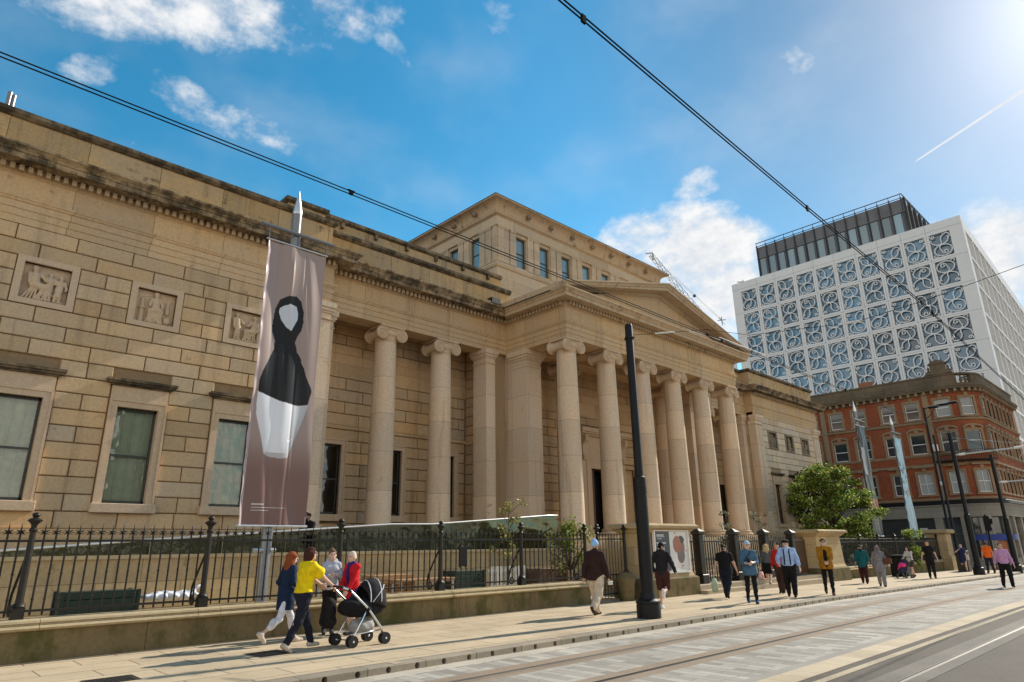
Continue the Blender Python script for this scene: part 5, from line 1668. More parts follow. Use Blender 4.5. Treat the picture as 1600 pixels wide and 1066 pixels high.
def blue_print(u, v):
    if ell(u, v, 0.85, 0.45, 0.2, 0.045) and (v * 60 + u * 3) % 1 > 0.3: return (0.45, 0.14, 0.03)
    for (a, b, c, d) in blots:
        if ell(u, v, a, b, c, d): return (0.07, 0.14, 0.19)
    if ell(u, v, 0.4, 0.06, 0.12, 0.03): return (0.25, 0.14, 0.08)
    if u < 0.12 and v > 0.6: return (0.45, 0.25, 0.04)
    return (0.36, 0.52, 0.60)
mast('far dark grey banner with pale and rust patches above the far wall', 44.6, 14.4, gz(44), dark_print, 30, 120)
mast('far pale blue banner with orange mark above the far wall', 51.6, 14.4, gz(51), blue_print, 40, 160)

# ------------------------------------------------------------------ tram poles, lamps, wires
def tram_pole(label, x, y, h, arm=True, side=-1):
    t = thing('tram_pole', label, 'pole', (x, y, gz(x)), 0, 'black tram wire poles along the kerb')
    m = MB()
    m.lathe([(0.155, 0.55), (0.155, 3.15), (0.15, 3.2), (0.115, 3.23), (0.105, 3.3), (0.10, h - 0.05), (0.085, h), (0.0, h + 0.01)], (0, 0, 0), 20)
    m.lathe([(0.162, 2.84), (0.162, 2.87)], (0, 0, 0), 20); m.lathe([(0.162, 2.92), (0.162, 2.95)], (0, 0, 0), 20)
    obj('shaft', m, 'black_paint', t, auto=40)
    m = MB()
    m.lathe([(0.27, -0.1), (0.28, 0.0), (0.28, 0.27), (0.27, 0.31), (0.29, 0.33), (0.285, 0.37), (0.22, 0.40), (0.20, 0.44), (0.19, 0.50), (0.175, 0.56)], (0, 0, 0), 24)
    for k in range(3): m.lathe([(0.02, 0.3), (0.02, 0.36)], (0.25 * math.cos(k * 2.1), 0.25 * math.sin(k * 2.1), 0), 6)
    obj('base', m, 'black_paint', t, auto=40)
    m = MB()
    m.lathe([(0.11, h - 0.42), (0.125, h - 0.41), (0.125, h - 0.36), (0.11, h - 0.35)], (0, 0, 0), 16)
    for k in range(4): m.tube([(0.10 * math.cos(k * PI / 2), 0.10 * math.sin(k * PI / 2), h - 0.385), (0.17 * math.cos(k * PI / 2), 0.17 * math.sin(k * PI / 2), h - 0.385)], 0.016, 6)
    obj('wire_clamp', m, 'black_paint', t)
    return t
tram_pole('nearest black tram pole with a stout drum base at the kerb', 13.6, 9.62, 7.18)
tram_pole('second black tram pole along the kerb, carrying a wire bracket', 45.0, 9.75, 7.85)
tram_pole('third black tram pole along the kerb, farthest right', 52.3, 9.3, 7.2)
def wires(name, label, lines, rad, cat='wire', grp=None):
    m = MB()
    for pts in lines: m.tube(pts, rad, 6)
    return tag(obj(name, m, 'wire_metal', smooth_=True), label, cat, grp)
def catenary(y0, y1, z, x0, x1, sag=0.0):
    return [(x0 + (x1 - x0) * k / 20, y0 + (y1 - y0) * k / 20, z - sag * math.sin(PI * k / 20)) for k in range(21)]
t = thing('contact_wire', 'pair of black tram wires crossing in front of the banner and the facade', 'wire', (0, 0, 0), 0, 'overhead tram wires')
for dz in (0.0, 0.045):
    m = MB(); m.tube([(-14, 6.83, 6.0 + dz), (3.7, 6.83, 6.0 + dz), (12, 6.83, 5.97 + dz), (45, 6.83, 5.75 + dz), (110, 6.83, 5.3 + dz)], 0.0075, 6)
    obj('wire', m, 'wire_metal', t)
m = MB()
for x in (3.74, 12.6, 13.2, 20.5):
    z_ = 6.0 - 0.0034 * max(0, x - 3.7); m.box(x - 0.025, x + 0.025, 6.815, 6.845, z_ - 0.005, z_ + 0.055); m.tube([(x - 0.05, 6.83, z_ + 0.05), (x + 0.05, 6.83, z_ + 0.05)], 0.014, 6)
obj('wire_clip', m, 'wire_metal', t)
t = thing('contact_wire', 'pair of black tram wires rising over the street to the top of the sky', 'wire', (0, 0, 0), 0, 'overhead tram wires')
for dz in (0.0, 0.05):
    m = MB(); m.tube([(-14, 2.05, 5.9 + dz), (3.29, 2.79, 5.9 + dz), (8.4, 2.89, 5.9 + dz), (13.7, 2.96, 5.9 + dz), (26.2, 3.44, 5.9 + dz), (60, 4.0, 5.5 + dz), (110, 4.0, 5.3 + dz)], 0.0085, 6)
    obj('wire', m, 'wire_metal', t)
m = MB()
for x, y in ((3.62, 2.80), (8.4, 2.89), (13.7, 2.96), (14.6, 3.0)): m.box(x - 0.025, x + 0.025, y - 0.012, y + 0.012, 5.885, 5.965)
obj('wire_clip', m, 'wire_metal', t)
# cross-span between the near pole and the far side of the street
t = thing('span_wire', 'thin span wire with insulators strung across the street from the near pole', 'wire', (0, 0, 0), 0, 'cross-street span wires')
m = MB(); m.tube([(13.6, 9.5, 6.86), (14.0, 7.6, 6.62), (14.6, 6.83, 6.42), (15.0, 4.6, 6.25), (14.6, 3.0, 6.25), (15.5, 0.2, 6.95), (16.2, -4, 8.0)], 0.006, 6)
m.tube([(14.6, 6.83, 6.42), (14.7, 6.83, 6.02)], 0.005, 5); m.tube([(14.6, 3.0, 6.25), (14.6, 3.0, 5.96)], 0.005, 5)
obj('cable', m, 'wire_metal', t)
m = MB()
for a, b in (((13.72, 8.9, 6.78), (13.82, 8.4, 6.72)), ((14.95, 4.9, 6.27), (14.98, 4.4, 6.25)), ((15.75, -1.2, 7.25), (15.85, -1.7, 7.38))): m.tube([a, b], 0.022, 8)
obj('insulator', m, 'parchment', t)
m = MB()
m.tube([(13.75, 8.0, 6.66), (14.7, 7.0, 6.16)], 0.009, 6); m.tube([(14.2, 7.4, 6.42), (15.5, 6.9, 6.1)], 0.009, 6)
obj('registration_arm', m, 'parchment', t)
t = thing('bracket_arm', 'pale bracket arm reaching over the track from the second tram pole', 'bracket', (45.0, 9.75, gz(45) + 6.55), 0, 'wire bracket arms')
m = MB(); m.tube([(0, -0.1, 0), (0, -4.2, 0.12)], 0.04, 8); m.tube([(0, -0.1, 1.0), (0, -3.8, 0.16)], 0.012, 6); m.tube([(0, -3.4, 0.1), (0, -3.0, -0.5)], 0.02, 6); m.tube([(0, -4.0, 0.1), (0, -4.1, -0.35)], 0.02, 6)
obj('arm', m, 'pale_metal', t)
m = MB(); m.tube([(0, -0.25, 0), (0, -0.55, 0.01)], 0.07, 8); m.tube([(0, -2.9, 0.09), (0, -3.3, 0.1)], 0.07, 8)
obj('insulator', m, 'parchment', t)
t = thing('bracket_arm', 'pale bracket arm reaching over the track from the third tram pole', 'bracket', (52.3, 9.3, gz(52) + 5.4), 0, 'wire bracket arms')
m = MB(); m.tube([(0, -0.1, 0), (0, -4.2, 0.12)], 0.04, 8); m.tube([(0, -0.1, 0.9), (0, -3.8, 0.16)], 0.012, 6)
obj('arm', m, 'pale_metal', t)
m = MB(); m.tube([(0, -0.25, 0), (0, -0.55, 0.01)], 0.07, 8)
obj('insulator', m, 'parchment', t)

def street_lamp(label, x, y, h, head):
    t = thing('street_lamp', label, 'street lamp', (x, y, gz(x)), 0, 'tall black street lamps')
    m = MB(); m.lathe([(0.16, 0), (0.15, 1.2), (0.09, 1.3), (0.075, h)], (0, 0, 0), 12); obj('post', m, 'black_paint', t, auto=40)
    if head:
        m = MB()
        m.tube([(0, 0, h - 0.1), (0.5, -0.6, h + 0.15), (1.0, -1.5, h + 0.3)], 0.045, 8); m.tube([(0, 0, h - 0.9), (0.35, -0.4, h - 0.5), (0.55, -0.7, h + 0.1)], 0.03, 8)
        obj('arm', m, 'black_paint', t)
        for d in ((0.45, -0.55, 0.05), (0.8, -1.2, 0.2), (1.05, -1.75, 0.3)):
            m = MB(); m.bbox(d[0] - 0.15, d[0] + 0.15, d[1] - 0.35, d[1] + 0.35, h + d[2] - 0.1, h + d[2] + 0.06, 0.04)
            o = obj('lamp_head', m, 'black_paint', t)
            m = MB(); m.box(d[0] - 0.12, d[0] + 0.12, d[1] - 0.3, d[1] + 0.3, h + d[2] + 0.062, h + d[2] + 0.075)
            obj('lamp_cover', m, 'pale_metal', o)
        m = MB(); m.bbox(-0.2, 0.2, -0.28, -0.1, 5.9, 6.2, 0.02); m.bbox(-0.16, 0.16, -0.4, -0.1, 8.5, 9.0, 0.02)
        obj('camera_housing', m, 'white_paint', t)
    return t
street_lamp('tall black lamp post with a cluster of floodlight heads before the red brick facade', 58.4, 14.0, 11.9, True)
street_lamp('slim plain black lamp post left of the second tram pole', 57.5, 13.5, 9.6, False)
# ------------------------------------------------------------------ red brick corner building
RB = thing('brick_building', 'red brick Victorian building with rounded corner and stone ground floor', 'building', (66, 20, gz(66)))
def rpath(sa, sb, step=0.35):
    def at(s):
        if s < 25.7: return (66.0, 40.0 - s)
        if s < 29.63:
            a = PI + (s - 25.7) / 2.5
            return (68.5 + 2.5 * math.cos(a), 14.3 + 2.5 * math.sin(a))
        return (68.5 + s - 29.63, 11.8)
    ss = [sa]
    for k in (25.7, 29.63):
        pass
    s = sa
    while s < sb - 1e-6:
        if 25.7 - 1e-6 <= s < 29.63 - 1e-6: s = min(s + step, 29.63, sb)
        elif s < 25.7: s = min(25.7, sb)
        else: s = sb
        ss.append(s)
    return [at(s) for s in ss]
def rframe(s):
    (x0, y0), (x1, y1) = rpath(s - 0.01, s + 0.01)[0], rpath(s - 0.01, s + 0.01)[-1]
    return ((x0 + x1) / 2, (y0 + y1) / 2), math.atan2(y1 - y0, x1 - x0)
def rpart(name, m, mat, parent=None, **k):
    return obj(name, m, mat, parent or RB, world=True, **k)
SEND = 42.6
rows = [(5.45, 7.25, 0.55, 4.9, 8.0), (8.9, 10.6, 0.60, 8.0, 11.55), (11.95, 13.45, 0.54, 11.55, 14.1)]
ws_ = [4, 6, 8, 10, 12, 14.25, 16.65, 18.7, 21.23, 23.23, 25.6, 27.5, 29.5] + [31.1 + 1.62 * k for k in range(7)]
hw = lambda s, h: h if s < 30 else h * 0.72
m = MB()
for z0, z1, h, f0, f1 in rows:
    cuts = [0.0]
    for s in ws_: cuts += [s - hw(s, h), s + hw(s, h)]
    cuts.append(SEND)
    for i in range(0, len(cuts), 2):
        m.sweep(rpath(cuts[i], cuts[i + 1]), [(0, f0), (0, f1), (-0.5, f1), (-0.5, f0)])
    for i in range(1, len(cuts) - 1, 2):
        m.sweep(rpath(cuts[i], cuts[i + 1]), [(0, f0), (0, z0), (-0.5, z0), (-0.5, f0)])
        m.sweep(rpath(cuts[i], cuts[i + 1]), [(0, z1), (0, f1), (-0.5, f1), (-0.5, z1)])
m.box(66.5, 81, 14.5, 39.5, -1, 15.2)
rpart('wall', m, 'red_brick')
m = MB(); full = rpath(0, SEND)
for pf in ([(0.02, 4.88), (0.10, 4.92), (0.14, 5.05), (0.02, 5.12), (-0.1, 5.12), (-0.1, 4.88)],
           [(0.02, 7.78), (0.10, 7.82), (0.10, 7.95), (0.02, 8.0), (-0.1, 8.0), (-0.1, 7.78)], [(0.02, 8.62), (0.07, 8.64), (0.07, 8.82), (0.02, 8.86), (-0.1, 8.86), (-0.1, 8.62)],
           [(0.02, 11.5), (0.12, 11.54), (0.16, 11.68), (0.02, 11.76), (-0.1, 11.76), (-0.1, 11.5)]):
    m.sweep(full, pf)
for s in (15.45, 24.4):
    m.sweep(rpath(s - 0.22, s + 0.22), [(0.09, 4.9), (0.09, 14.1), (-0.1, 14.1), (-0.1, 4.9)])
rpart('string_course', m, 'buff_stone')
m = MB()
m.sweep(full, [(0.02, 14.02), (0.10, 14.1), (0.10, 14.2), (0.42, 14.24), (0.42, 14.34), (0.50, 14.44), (0.50, 14.50), (-0.5, 14.52), (-0.5, 14.02)])
rpart('cornice', m, 'brown_stone')
m = MB(); m.box(-0.10, 0.10, -0.36, 0.05, 13.95, 14.22)
s = 0.3; b0 = None
while s < SEND:
    (x, y), a = rframe(s)
    if b0 is None:
        b0 = obj('bracket', m, 'buff_stone', RB); b0.location = Vector((x, y, 0)) - RB.location; b0.rotation_euler = (0, 0, a)
    else: dup_part(b0, RB, Vector((x, y, 0)) - RB.location, a)
    s += 0.62 if s < 25.5 or s > 29.7 else 0.5
m = MB()
for a, b in ((0, 27.05), (28.25, SEND)): m.sweep(rpath(a, b), [(0.1, 14.51), (0.1, 15.45), (-0.25, 15.45), (-0.25, 14.51)])
m.sweep(rpath(27.05, 28.25), [(0.1, 14.51), (0.1, 14.75), (-0.25, 14.75), (-0.25, 14.51)])
m.sweep(full, [(0.1, 15.45), (0.18, 15.5), (0.18, 15.62), (-0.33, 15.64), (-0.33, 15.45)])
for k in range(2):
    (x, y), a = rframe(27.45 + 0.4 * k)
    m.lathe([(0.07, 14.75), (0.10, 14.85), (0.14, 15.0), (0.08, 15.2), (0.06, 15.3), (0.1, 15.45)], (x + 0.05, y + 0.05, 0), 8)
s = 1.5
i = 0
while s < 26:
    m.sweep(rpath(s - 0.55, s + 0.55), [(0.135, 14.66), (0.135, 15.32), (0.05, 15.32), (0.05, 14.66)]); s += 1.75
rpart('parapet', m, 'brown_stone')
m = MB()
(x, y), a = rframe(25.9)
m.xf = lambda u, v, z: (x + u * math.cos(a) - v * math.sin(a), y + u * math.sin(a) + v * math.cos(a), z)
m.box(-1.0, 1.0, -0.2, 0.3, 15.64, 15.9); m.box(-0.6, 0.6, -0.18, 0.28, 15.9, 16.55)
m.prism([(-0.75, 16.55), (0.75, 16.55), (0.45, 16.8), (0, 16.95), (-0.45, 16.8)], -0.25, 0.3)
m.lathe([(0.1, -0.03), (0.25, 0), (0.25, 0.05)], (0, -0.2, 16.22), 12, 'y')
for sx in (-0.75, 0.75): m.lathe([(0.12, 15.9), (0.16, 16.0), (0.07, 16.1), (0.12, 16.25), (0, 16.45)], (sx, 0, 0), 8)
for u in (-4.4, 5.2): m.lathe([(0.10, 0), (0.34, 0.02), (0.34, 0.3), (0, 0.34)], (u, -0.15, 15.75), 14, 'y') if False else None
m.xf = None
rpart('parapet_crest', m, 'brown_stone')
m = MB()
m.sweep(rpath(19.2, 20.4), [(0.05, 15.64), (0.05, 16.05), (-0.2, 16.05), (-0.2, 15.64)])
rpart('parapet_block', m, 'terracotta')
# windows, one set of shared meshes per storey and width
wcount = 0
for ri, (z0, z1, h, f0, f1) in enumerate(rows):
    proto = {}
    for si, s in enumerate(ws_):
        w = hw(s, h)
        (x, y), a = rframe(s)
        loc = Vector((x, y, 0)) - RB.location
        if w not in proto:
            st = MB()
            f = 0.17
            for (p, q, c, d) in ((-w - f, -w, z0 - 0.05, z1 + f), (w, w + f, z0 - 0.05, z1 + f), (-w, w, z1, z1 + f)): st.box(p, q, -0.05, 0.18, c, d)
            st.bbox(-w - f - 0.08, w + f + 0.08, -0.13, 0.2, z0 - 0.18, z0 - 0.02, 0.02)
            st.prism([(-0.13, z1 + f - 0.02), (0.13, z1 + f - 0.02), (0.18, z1 + f + 0.28), (-0.18, z1 + f + 0.28)], -0.08, 0.1)
            if ri == 1:
                st.ribbon([((w + f) * math.cos(PI * (1 - t / 8)), z1 + f + 0.0 + 0.32 * math.sin(PI * t / 8)) for t in range(9)], 0.14, -0.10, 0.1)
            if ri == 0:
                st.box(-w - f - 0.1, w + f + 0.1, -0.2, 0.1, z1 + f + 0.29, z1 + f + 0.42)
            o = obj('window', st, 'buff_stone', RB)
            o.location = loc; o.rotation_euler = (0, 0, a)
            fr = MB(); zm = (z0 + z1) / 2
            for (p, q, c, d) in ((-w, w, z0 - 0.02, z0 + 0.08), (-w, w, z1 - 0.06, z1), (-w, -w + 0.06, z0, z1), (w - 0.06, w, z0, z1), (-w + 0.06, w - 0.06, zm - 0.035, zm + 0.035)): fr.box(p, q, 0.10, 0.17, c, d)
            if ri == 0 and w > 0.5: fr.box(-0.02, 0.02, 0.11, 0.16, z0, z1)
            obj('sash_frame', fr, 'white_paint', o)
            gp = MB(); gp.quad((-w, 0.15, z0), (w, 0.15, z0), (w, 0.15, z1), (-w, 0.15, z1))
            obj('pane', gp, 'dark_pane', o)
            proto[w] = o
        else:
            o = dup_part(proto[w], RB, loc, a)
        if s in (25.6, 27.5) and ri == 2 or s in (23.23, 25.6, 27.5) and ri == 0:
            for ch in o.children:
                if ch.name.startswith('pane'):
                    ch.data = ch.data.copy(); ch.data.materials[0] = MATS['curtain_pane']
# ground floor of grey stone, shop openings, blue sign band
m = MB()
m.sweep(full, [(0.12, 3.5), (0.12, 4.35), (0.2, 4.45), (0.2, 4.55), (-0.5, 4.55), (-0.5, 3.5)])
gpier = [0.0, 3.2, 6.4, 9.6, 12.8, 16.0, 17.2, 23.6, 25.5, 27.1, 28.7, 30.3, 33.4, 36.5, 39.6, SEND]
for s in gpier:
    m.sweep(rpath(max(0, s - 0.30), min(SEND, s + 0.30)), [(0.10, -0.6), (0.10, 3.5), (-0.4, 3.5), (-0.4, -0.6)])
for a, b in zip(gpier, gpier[1:]):
    m.sweep(rpath(a + 0.3, b - 0.3), [(0.05, -0.6), (0.05, 0.25), (-0.3, 0.25), (-0.3, -0.6)])
rpart('ground_floor', m, 'grey_stone')
m = MB(); m.sweep(full, [(0.16, 4.56), (0.22, 4.6), (0.22, 4.82), (0.16, 4.87), (-0.4, 4.87), (-0.4, 4.56)])
rpart('lead_band', m, 'black_paint')
for a, b in zip(gpier, gpier[1:]):
    m = MB(); m.sweep(rpath(a + 0.3, b - 0.3), [(-0.18, 0.25), (-0.18, 3.5), (-0.22, 3.5), (-0.22, 0.25)])
    o = rpart('shop_window', m, 'dark_pane')
    m = MB()
    pa = rpath(a + 0.3, b - 0.3)
    for zz in (0.25, 2.1, 3.42): m.sweep(pa, [(-0.10, zz), (-0.10, zz + 0.08), (-0.2, zz + 0.08), (-0.2, zz)])
    obj('shop_frame', m, 'sash_paint', o, world=True)
m = MB(); m.sweep(rpath(25.8, 30.0), [(0.13, 1.62), (0.13, 2.08), (0.02, 2.08), (0.02, 1.62)])
rpart('blue_fascia', m, 'blue_sign')
m = MB(); m.sweep(rpath(27.5, 28.3), [(-0.10, 0.26), (-0.10, 1.6), (-0.16, 1.6), (-0.16, 0.26)]); rpart('door', m, 'terracotta')
m = MB(); m.sweep(rpath(17.3, 18.5), [(0.15, 3.72), (0.15, 4.05), (0.125, 4.05), (0.125, 3.72)]); rpart('street_name_plate', m, 'parchment')
m = MB(); m.sweep(rpath(26.2, 26.7), [(-0.165, 0.6), (-0.165, 1.2), (-0.178, 1.2), (-0.178, 0.6)]); rpart('window_poster', m, 'yellow_sign')
m = MB(); m.sweep(rpath(22.0, 22.6), [(-0.165, 1.9), (-0.165, 2.7), (-0.178, 2.7), (-0.178, 1.9)]); rpart('window_poster', m, 'shutter_paint')
m = MB()
m.sweep(rpath(24.3, 28.6), [(0.02, 8.05), (0.65, 8.08), (0.65, 8.16), (0.02, 8.2)])
bp2 = rpath(24.3, 28.6, 0.3)
m.sweep(bp2, [(0.60, 8.86), (0.60, 8.92), (0.55, 8.92), (0.55, 8.86)])
for i in range(30):
    (x, y), a = rframe(24.35 + i * 4.2 / 29)
    nx_, ny_ = math.sin(a), -math.cos(a)
    m.tube([(x + nx_ * 0.58, y + ny_ * 0.58, 8.16), (x + nx_ * 0.58, y + ny_ * 0.58, 8.88)], 0.02, 5)
rpart('balcony', m, 'black_iron')

# ------------------------------------------------------------------ white office block with scroll tracery
WB = thing('white_office_block', 'tall white office block with scroll tracery windows and dark glass penthouse', 'building', (95, 30, gz(95)))
WX, WY0, WY1, WTOP = 95.0, 14.25, 46.35, 42.0
def wpart(name, m, mat, parent=None, **k): return obj(name, m, mat, parent or WB, world=True, **k)
cw, chh, py_, pz_ = 2.42, 3.32, 2.972, 3.86
cyc = [16.92 + py_ * i for i in range(10)]
czc = [38.72 - pz_ * k for k in range(9)]
m = MB()
m.xf = lambda a, b, c: (b, -a, c)
plate(m, -WY1, -WY0, -1, WTOP, WX, WX + 0.6, [(-y - cw / 2, -y + cw / 2, z - chh / 2, z + chh / 2) for y in cyc for z in czc])
m.xf = None
m.box(WX + 0.6, WX + 50, WY0 + 2.0, WY1, -1, WTOP - 0.2)
wpart('facade', m, 'white_panel')
m = MB()
for y in cyc[:-1]: m.box(WX - 0.004, WX + 0.01, y + py_ / 2 - 0.012, y + py_ / 2 + 0.012, -1, WTOP)
for z in czc: m.box(WX - 0.004, WX + 0.01, WY0 + 0.02, WY1 - 0.02, z + pz_ / 2 - 0.012 if z != czc[0] else 40.9, (z + pz_ / 2 + 0.012) if z != czc[0] else 40.925)
wpart('panel_joint', m, 'dark_roof')
def tracery():
    m = MB()
    A, B = cw / 2, chh / 2
    w = 0.115
    def arc(cx, cz, rx, rz, a0, a1, n=22): return [(cx + rx * math.cos(R(a0 + (a1 - a0) * i / n)), cz + rz * math.sin(R(a0 + (a1 - a0) * i / n))) for i in range(n + 1)]
    m.ribbon(arc(0.10, -0.76, 1.0, 0.76, 0, 360, 40), w, 0.0, 0.16)                          # lower ring
    curl = [(0.34 + 0.36 * (1 - .72 * t) * math.cos(R(200 + 420 * t)), -0.98 + 0.32 * (1 - .72 * t) * math.sin(R(200 + 420 * t))) for t in [i / 20 for i in range(21)]]
    m.ribbon([(-0.02, -0.02), (-0.22, -0.2), (-0.26, -0.45), (-0.12, -0.72)] + curl, w * .9, 0.003, 0.155)
    m.ribbon(arc(-0.10, 0.78, 1.0, 0.74, 168, 384, 30), w, 0.001, 0.158)                     # open upper bowl
    m.ribbon([(-0.02, 0.05), (0.1, 0.35), (0.02, 0.7), (0.1, 1.05), (0.35, 1.38), (0.72, 1.5), (0.98, 1.38), (1.1, 1.1), (1.02, 0.85)], w, 0.006, 0.152)
    c2 = [(-0.82 + 0.25 * (1 - .7 * t) * math.cos(R(190 + 420 * t)), 1.30 + 0.22 * (1 - .7 * t) * math.sin(R(190 + 420 * t))) for t in [i / 16 for i in range(17)]]
    m.ribbon([(-1.14, 1.58), (-1.10, 1.42)] + c2, w * .85, 0.002, 0.15)
    m.ribbon([(-0.55, -1.45), (-0.75, -1.60), (-1.0, -1.55), (-1.05, -1.38), (-0.9, -1.30)], w * .85, 0.004, 0.15)
    return m
tm = tracery()
def win_mesh(fx, fz):
    q = MB(); q.v = [(a * fx, b, c * fz) for a, b, c in tm.v]; q.f = tm.f; q.t = tm.t
    return q
protos = []
for fx in (1, -1):
    for fz in (1, -1):
        g = MB(); g.quad((-cw / 2, 0.42, -chh / 2), (cw / 2, 0.42, -chh / 2), (cw / 2, 0.42, chh / 2), (-cw / 2, 0.42, chh / 2))
        o = obj('window', g, 'blue_pane', WB)
        t_ = obj('tracery', win_mesh(fx, fz), 'white_panel', o); t_.location = (0, 0.02, 0)
        fr = MB(); fr.box(-cw / 2, cw / 2, 0.36, 0.40, -0.03, 0.03)
        obj('transom', fr, 'dark_roof', o)
        protos.append(o)
used = set()
for r_, z in enumerate(czc):
    for c_, y in enumerate(cyc):
        k = (c_ + r_) % 2 * 2 + (1 if r_ % 2 else 0)
        loc = Vector((WX, y, z)) - WB.location
        if k not in used:
            used.add(k); o = protos[k]; o.location = loc; o.rotation_euler = (0, 0, -PI / 2)
        else:
            dup_part(protos[k], WB, loc, -PI / 2)
for k in range(4):
    if k not in used: bpy.data.objects.remove(protos[k])
# side face with fins
sx1, sy1 = 147.0, 15.75
L = math.hypot(sx1 - WX, sy1 - WY0); ang = math.atan2(sy1 - WY0, sx1 - WX)
SXF = lambda u, v, z: (WX + 0.61 + u * math.cos(ang) - v * math.sin(ang), WY0 + 0.02 + u * math.sin(ang) + v * math.cos(ang), z)
m = MB(); m.xf = SXF
m.box(0, L, 0, 0.5, 40.6, WTOP); m.box(0, 0.9, 0, 0.5, -1, 40.6)
for k in range(11): m.box(0.9, L, -0.02, 0.3, 40.4 - pz_ * k - 0.16, 40.4 - pz_ * k + 0.16)
for k in range(1, 13): m.box(0.9 + k * 4.1 - 0.14, 0.9 + k * 4.1 + 0.14, -0.015, 0.3, -1, 40.5)
wpart('side_frame', m, 'white_panel')
m = MB(); m.xf = SXF
for k in range(12):
    for j in range(6): m.box(0.9 + k * 4.1 + 0.35 + j * 0.6, 0.9 + k * 4.1 + 0.50 + j * 0.6, 0.04, 0.30, -1, 40.4)
wpart('side_fin', m, 'fin_panel')
m = MB(); m.xf = SXF; m.box(0.5, L, 0.13, 1.9, -1, 40.5)
wpart('side_wall', m, 'fin_panel')
# penthouse
m = MB()
m.box(98.2, 125, 20.9, 42.6, 41, 48.2)
m.box(98.0, 98.2, 20.8, 42.7, 46.3, 48.3)
ph = wpart('penthouse', m, 'dark_cladding')
n = 14
for i in range(n):
    y0 = 20.95 + i * (42.6 - 20.95) / n; y1 = y0 + (42.6 - 20.95) / n
    m = MB(); m.quad((98.1, y0 + 0.42, 42), (98.1, y1 - 0.08, 42), (98.1, y1 - 0.08, 46.2), (98.1, y0 + 0.42, 46.2))
    obj('pane', m, 'teal_pane', ph, world=True)
m = MB()
for i in range(n + 1):
    y0 = 20.95 + i * (42.6 - 20.95) / n
    m.box(97.7, 98.15, y0 - 0.06, y0 + 0.06, 41.8, 48.6); m.box(97.75, 97.8, y0 - 0.03, y0 + 0.03, 48.6, 49.1)
for i in range(10): m.box(98.3 + i * 2.4, 98.5 + i * 2.4, 20.5, 20.9, 41.8, 48.6)
m.box(97.7, 97.8, 20.8, 42.7, 48.95, 49.05); m.box(97.7, 124, 20.7, 20.8, 48.9, 49.05); m.box(97.7, 97.8, 20.8, 42.7, 48.35, 48.42)
for i in range(22): m.tube([(98 + i * 1.1, 20.72, 48.3), (98.55 + i * 1.1, 20.72, 49), (99.1 + i * 1.1, 20.72, 48.3)], 0.05, 4)
obj('roof_rail', m, 'dark_roof', ph, world=True)
m = MB(); m.tube([(95.6, 43.6, 42), (95.6, 45.6, 42.5)], 0.08, 5); m.tube([(95.6, 44.6, 42), (95.6, 44.6, 42.6)], 0.06, 5)
wpart('roof_davit', m, 'dark_roof')

GB = thing('grey_office_building', 'pale grey building with dark windows beyond the red brick building', 'building', (88, 13, gz(88)))
m = MB()
holes = [(82.2 + 2.0 * k, 83.6 + 2.0 * k, z, z + 1.9) for k in range(6) for z in (0.6, 3.6, 6.4)]
plate(m, 81.7, 94.5, -1.5, 9.6, 12.3, 12.7, holes); m.box(81.7, 94.5, 12.7, 14, 8.6, 9.6)
obj('wall', m, 'grey_stone', GB, world=True)
m = MB(); m.box(81.7, 94.5, 13.0, 13.2, -1.5, 8.6)
obj('glazing', m, 'blue_pane', GB, world=True)

# ------------------------------------------------------------------ crane far behind the pediment
t = thing('tower_crane', 'pale lattice jib of a distant crane behind the pediment', 'crane', (150, 96, 0))
A, B = Vector((134.0, 86.5, 73.6)), Vector((147, 80.5, 58.0))
m = MB()
ax_ = (B - A).normalized(); sd1 = ax_.cross(Vector((0, 0, 1))).normalized(); sd2 = ax_.cross(sd1)
n = 14; B2 = A + (B - A) * 1.5
for k in range(n):
    p0, p1 = A + (B2 - A) * k / n, A + (B2 - A) * (k + 1) / n
    for s1_, s2_ in ((-1, -1), (1, -1), (0, 1)):
        e = sd1 * s1_ * 0.6 + sd2 * s2_ * 0.6
        m.tube([p0 + e, p1 + e], 0.11, 4)
    m.tube([p0 + sd1 * .6 - sd2 * .6, p1 - sd1 * .6 - sd2 * .6], 0.07, 4); m.tube([p0 - sd1 * .6 - sd2 * .6, p1 + sd2 * .6], 0.07, 4); m.tube([p0 + sd2 * .6, p1 + sd1 * .6 - sd2 * .6], 0.07, 4)
m.tube([A + Vector((-1, 0.5, 0.2)), A + Vector((0.6, -.4, 0.6)), A + Vector((1.5, 0, -1))], 0.2, 5)
obj('jib', m, 'crane_paint', t, world=True)
Cc = Vector((151.0, 77.5, 57.0))
m = MB(); m.tube([A, Cc], 0.035, 4); m.tube([A + Vector((0.3, 0, 0.4)), Cc + Vector((0, 0, 0.4))], 0.03, 4)
m.tube([Cc + Vector((-1.2, 0.5, 0)), Cc + Vector((1.2, -0.5, 0.5))], 0.1, 4); m.tube([Cc + Vector((0, 0, -1.2)), Cc + Vector((0, 0, 1.2))], 0.1, 4); m.tube([Cc + Vector((-.9, 0.2, 0.8)), Cc + Vector((.9, -0.2, -0.8))], 0.08, 4)
mid = A + (Cc - A) * 0.62
m.box(mid.x - 0.3, mid.x + 0.3, mid.y - 0.3, mid.y + 0.3, mid.z - 0.3, mid.z + 0.3)
obj('stay_cable', m, 'dark_roof', t, world=True)
m = MB(); b0 = B2; m.box(b0.x - 1, b0.x + 1, b0.y - 1, b0.y + 1, 0, b0.z)
obj('tower', m, 'crane_paint', t, world=True)

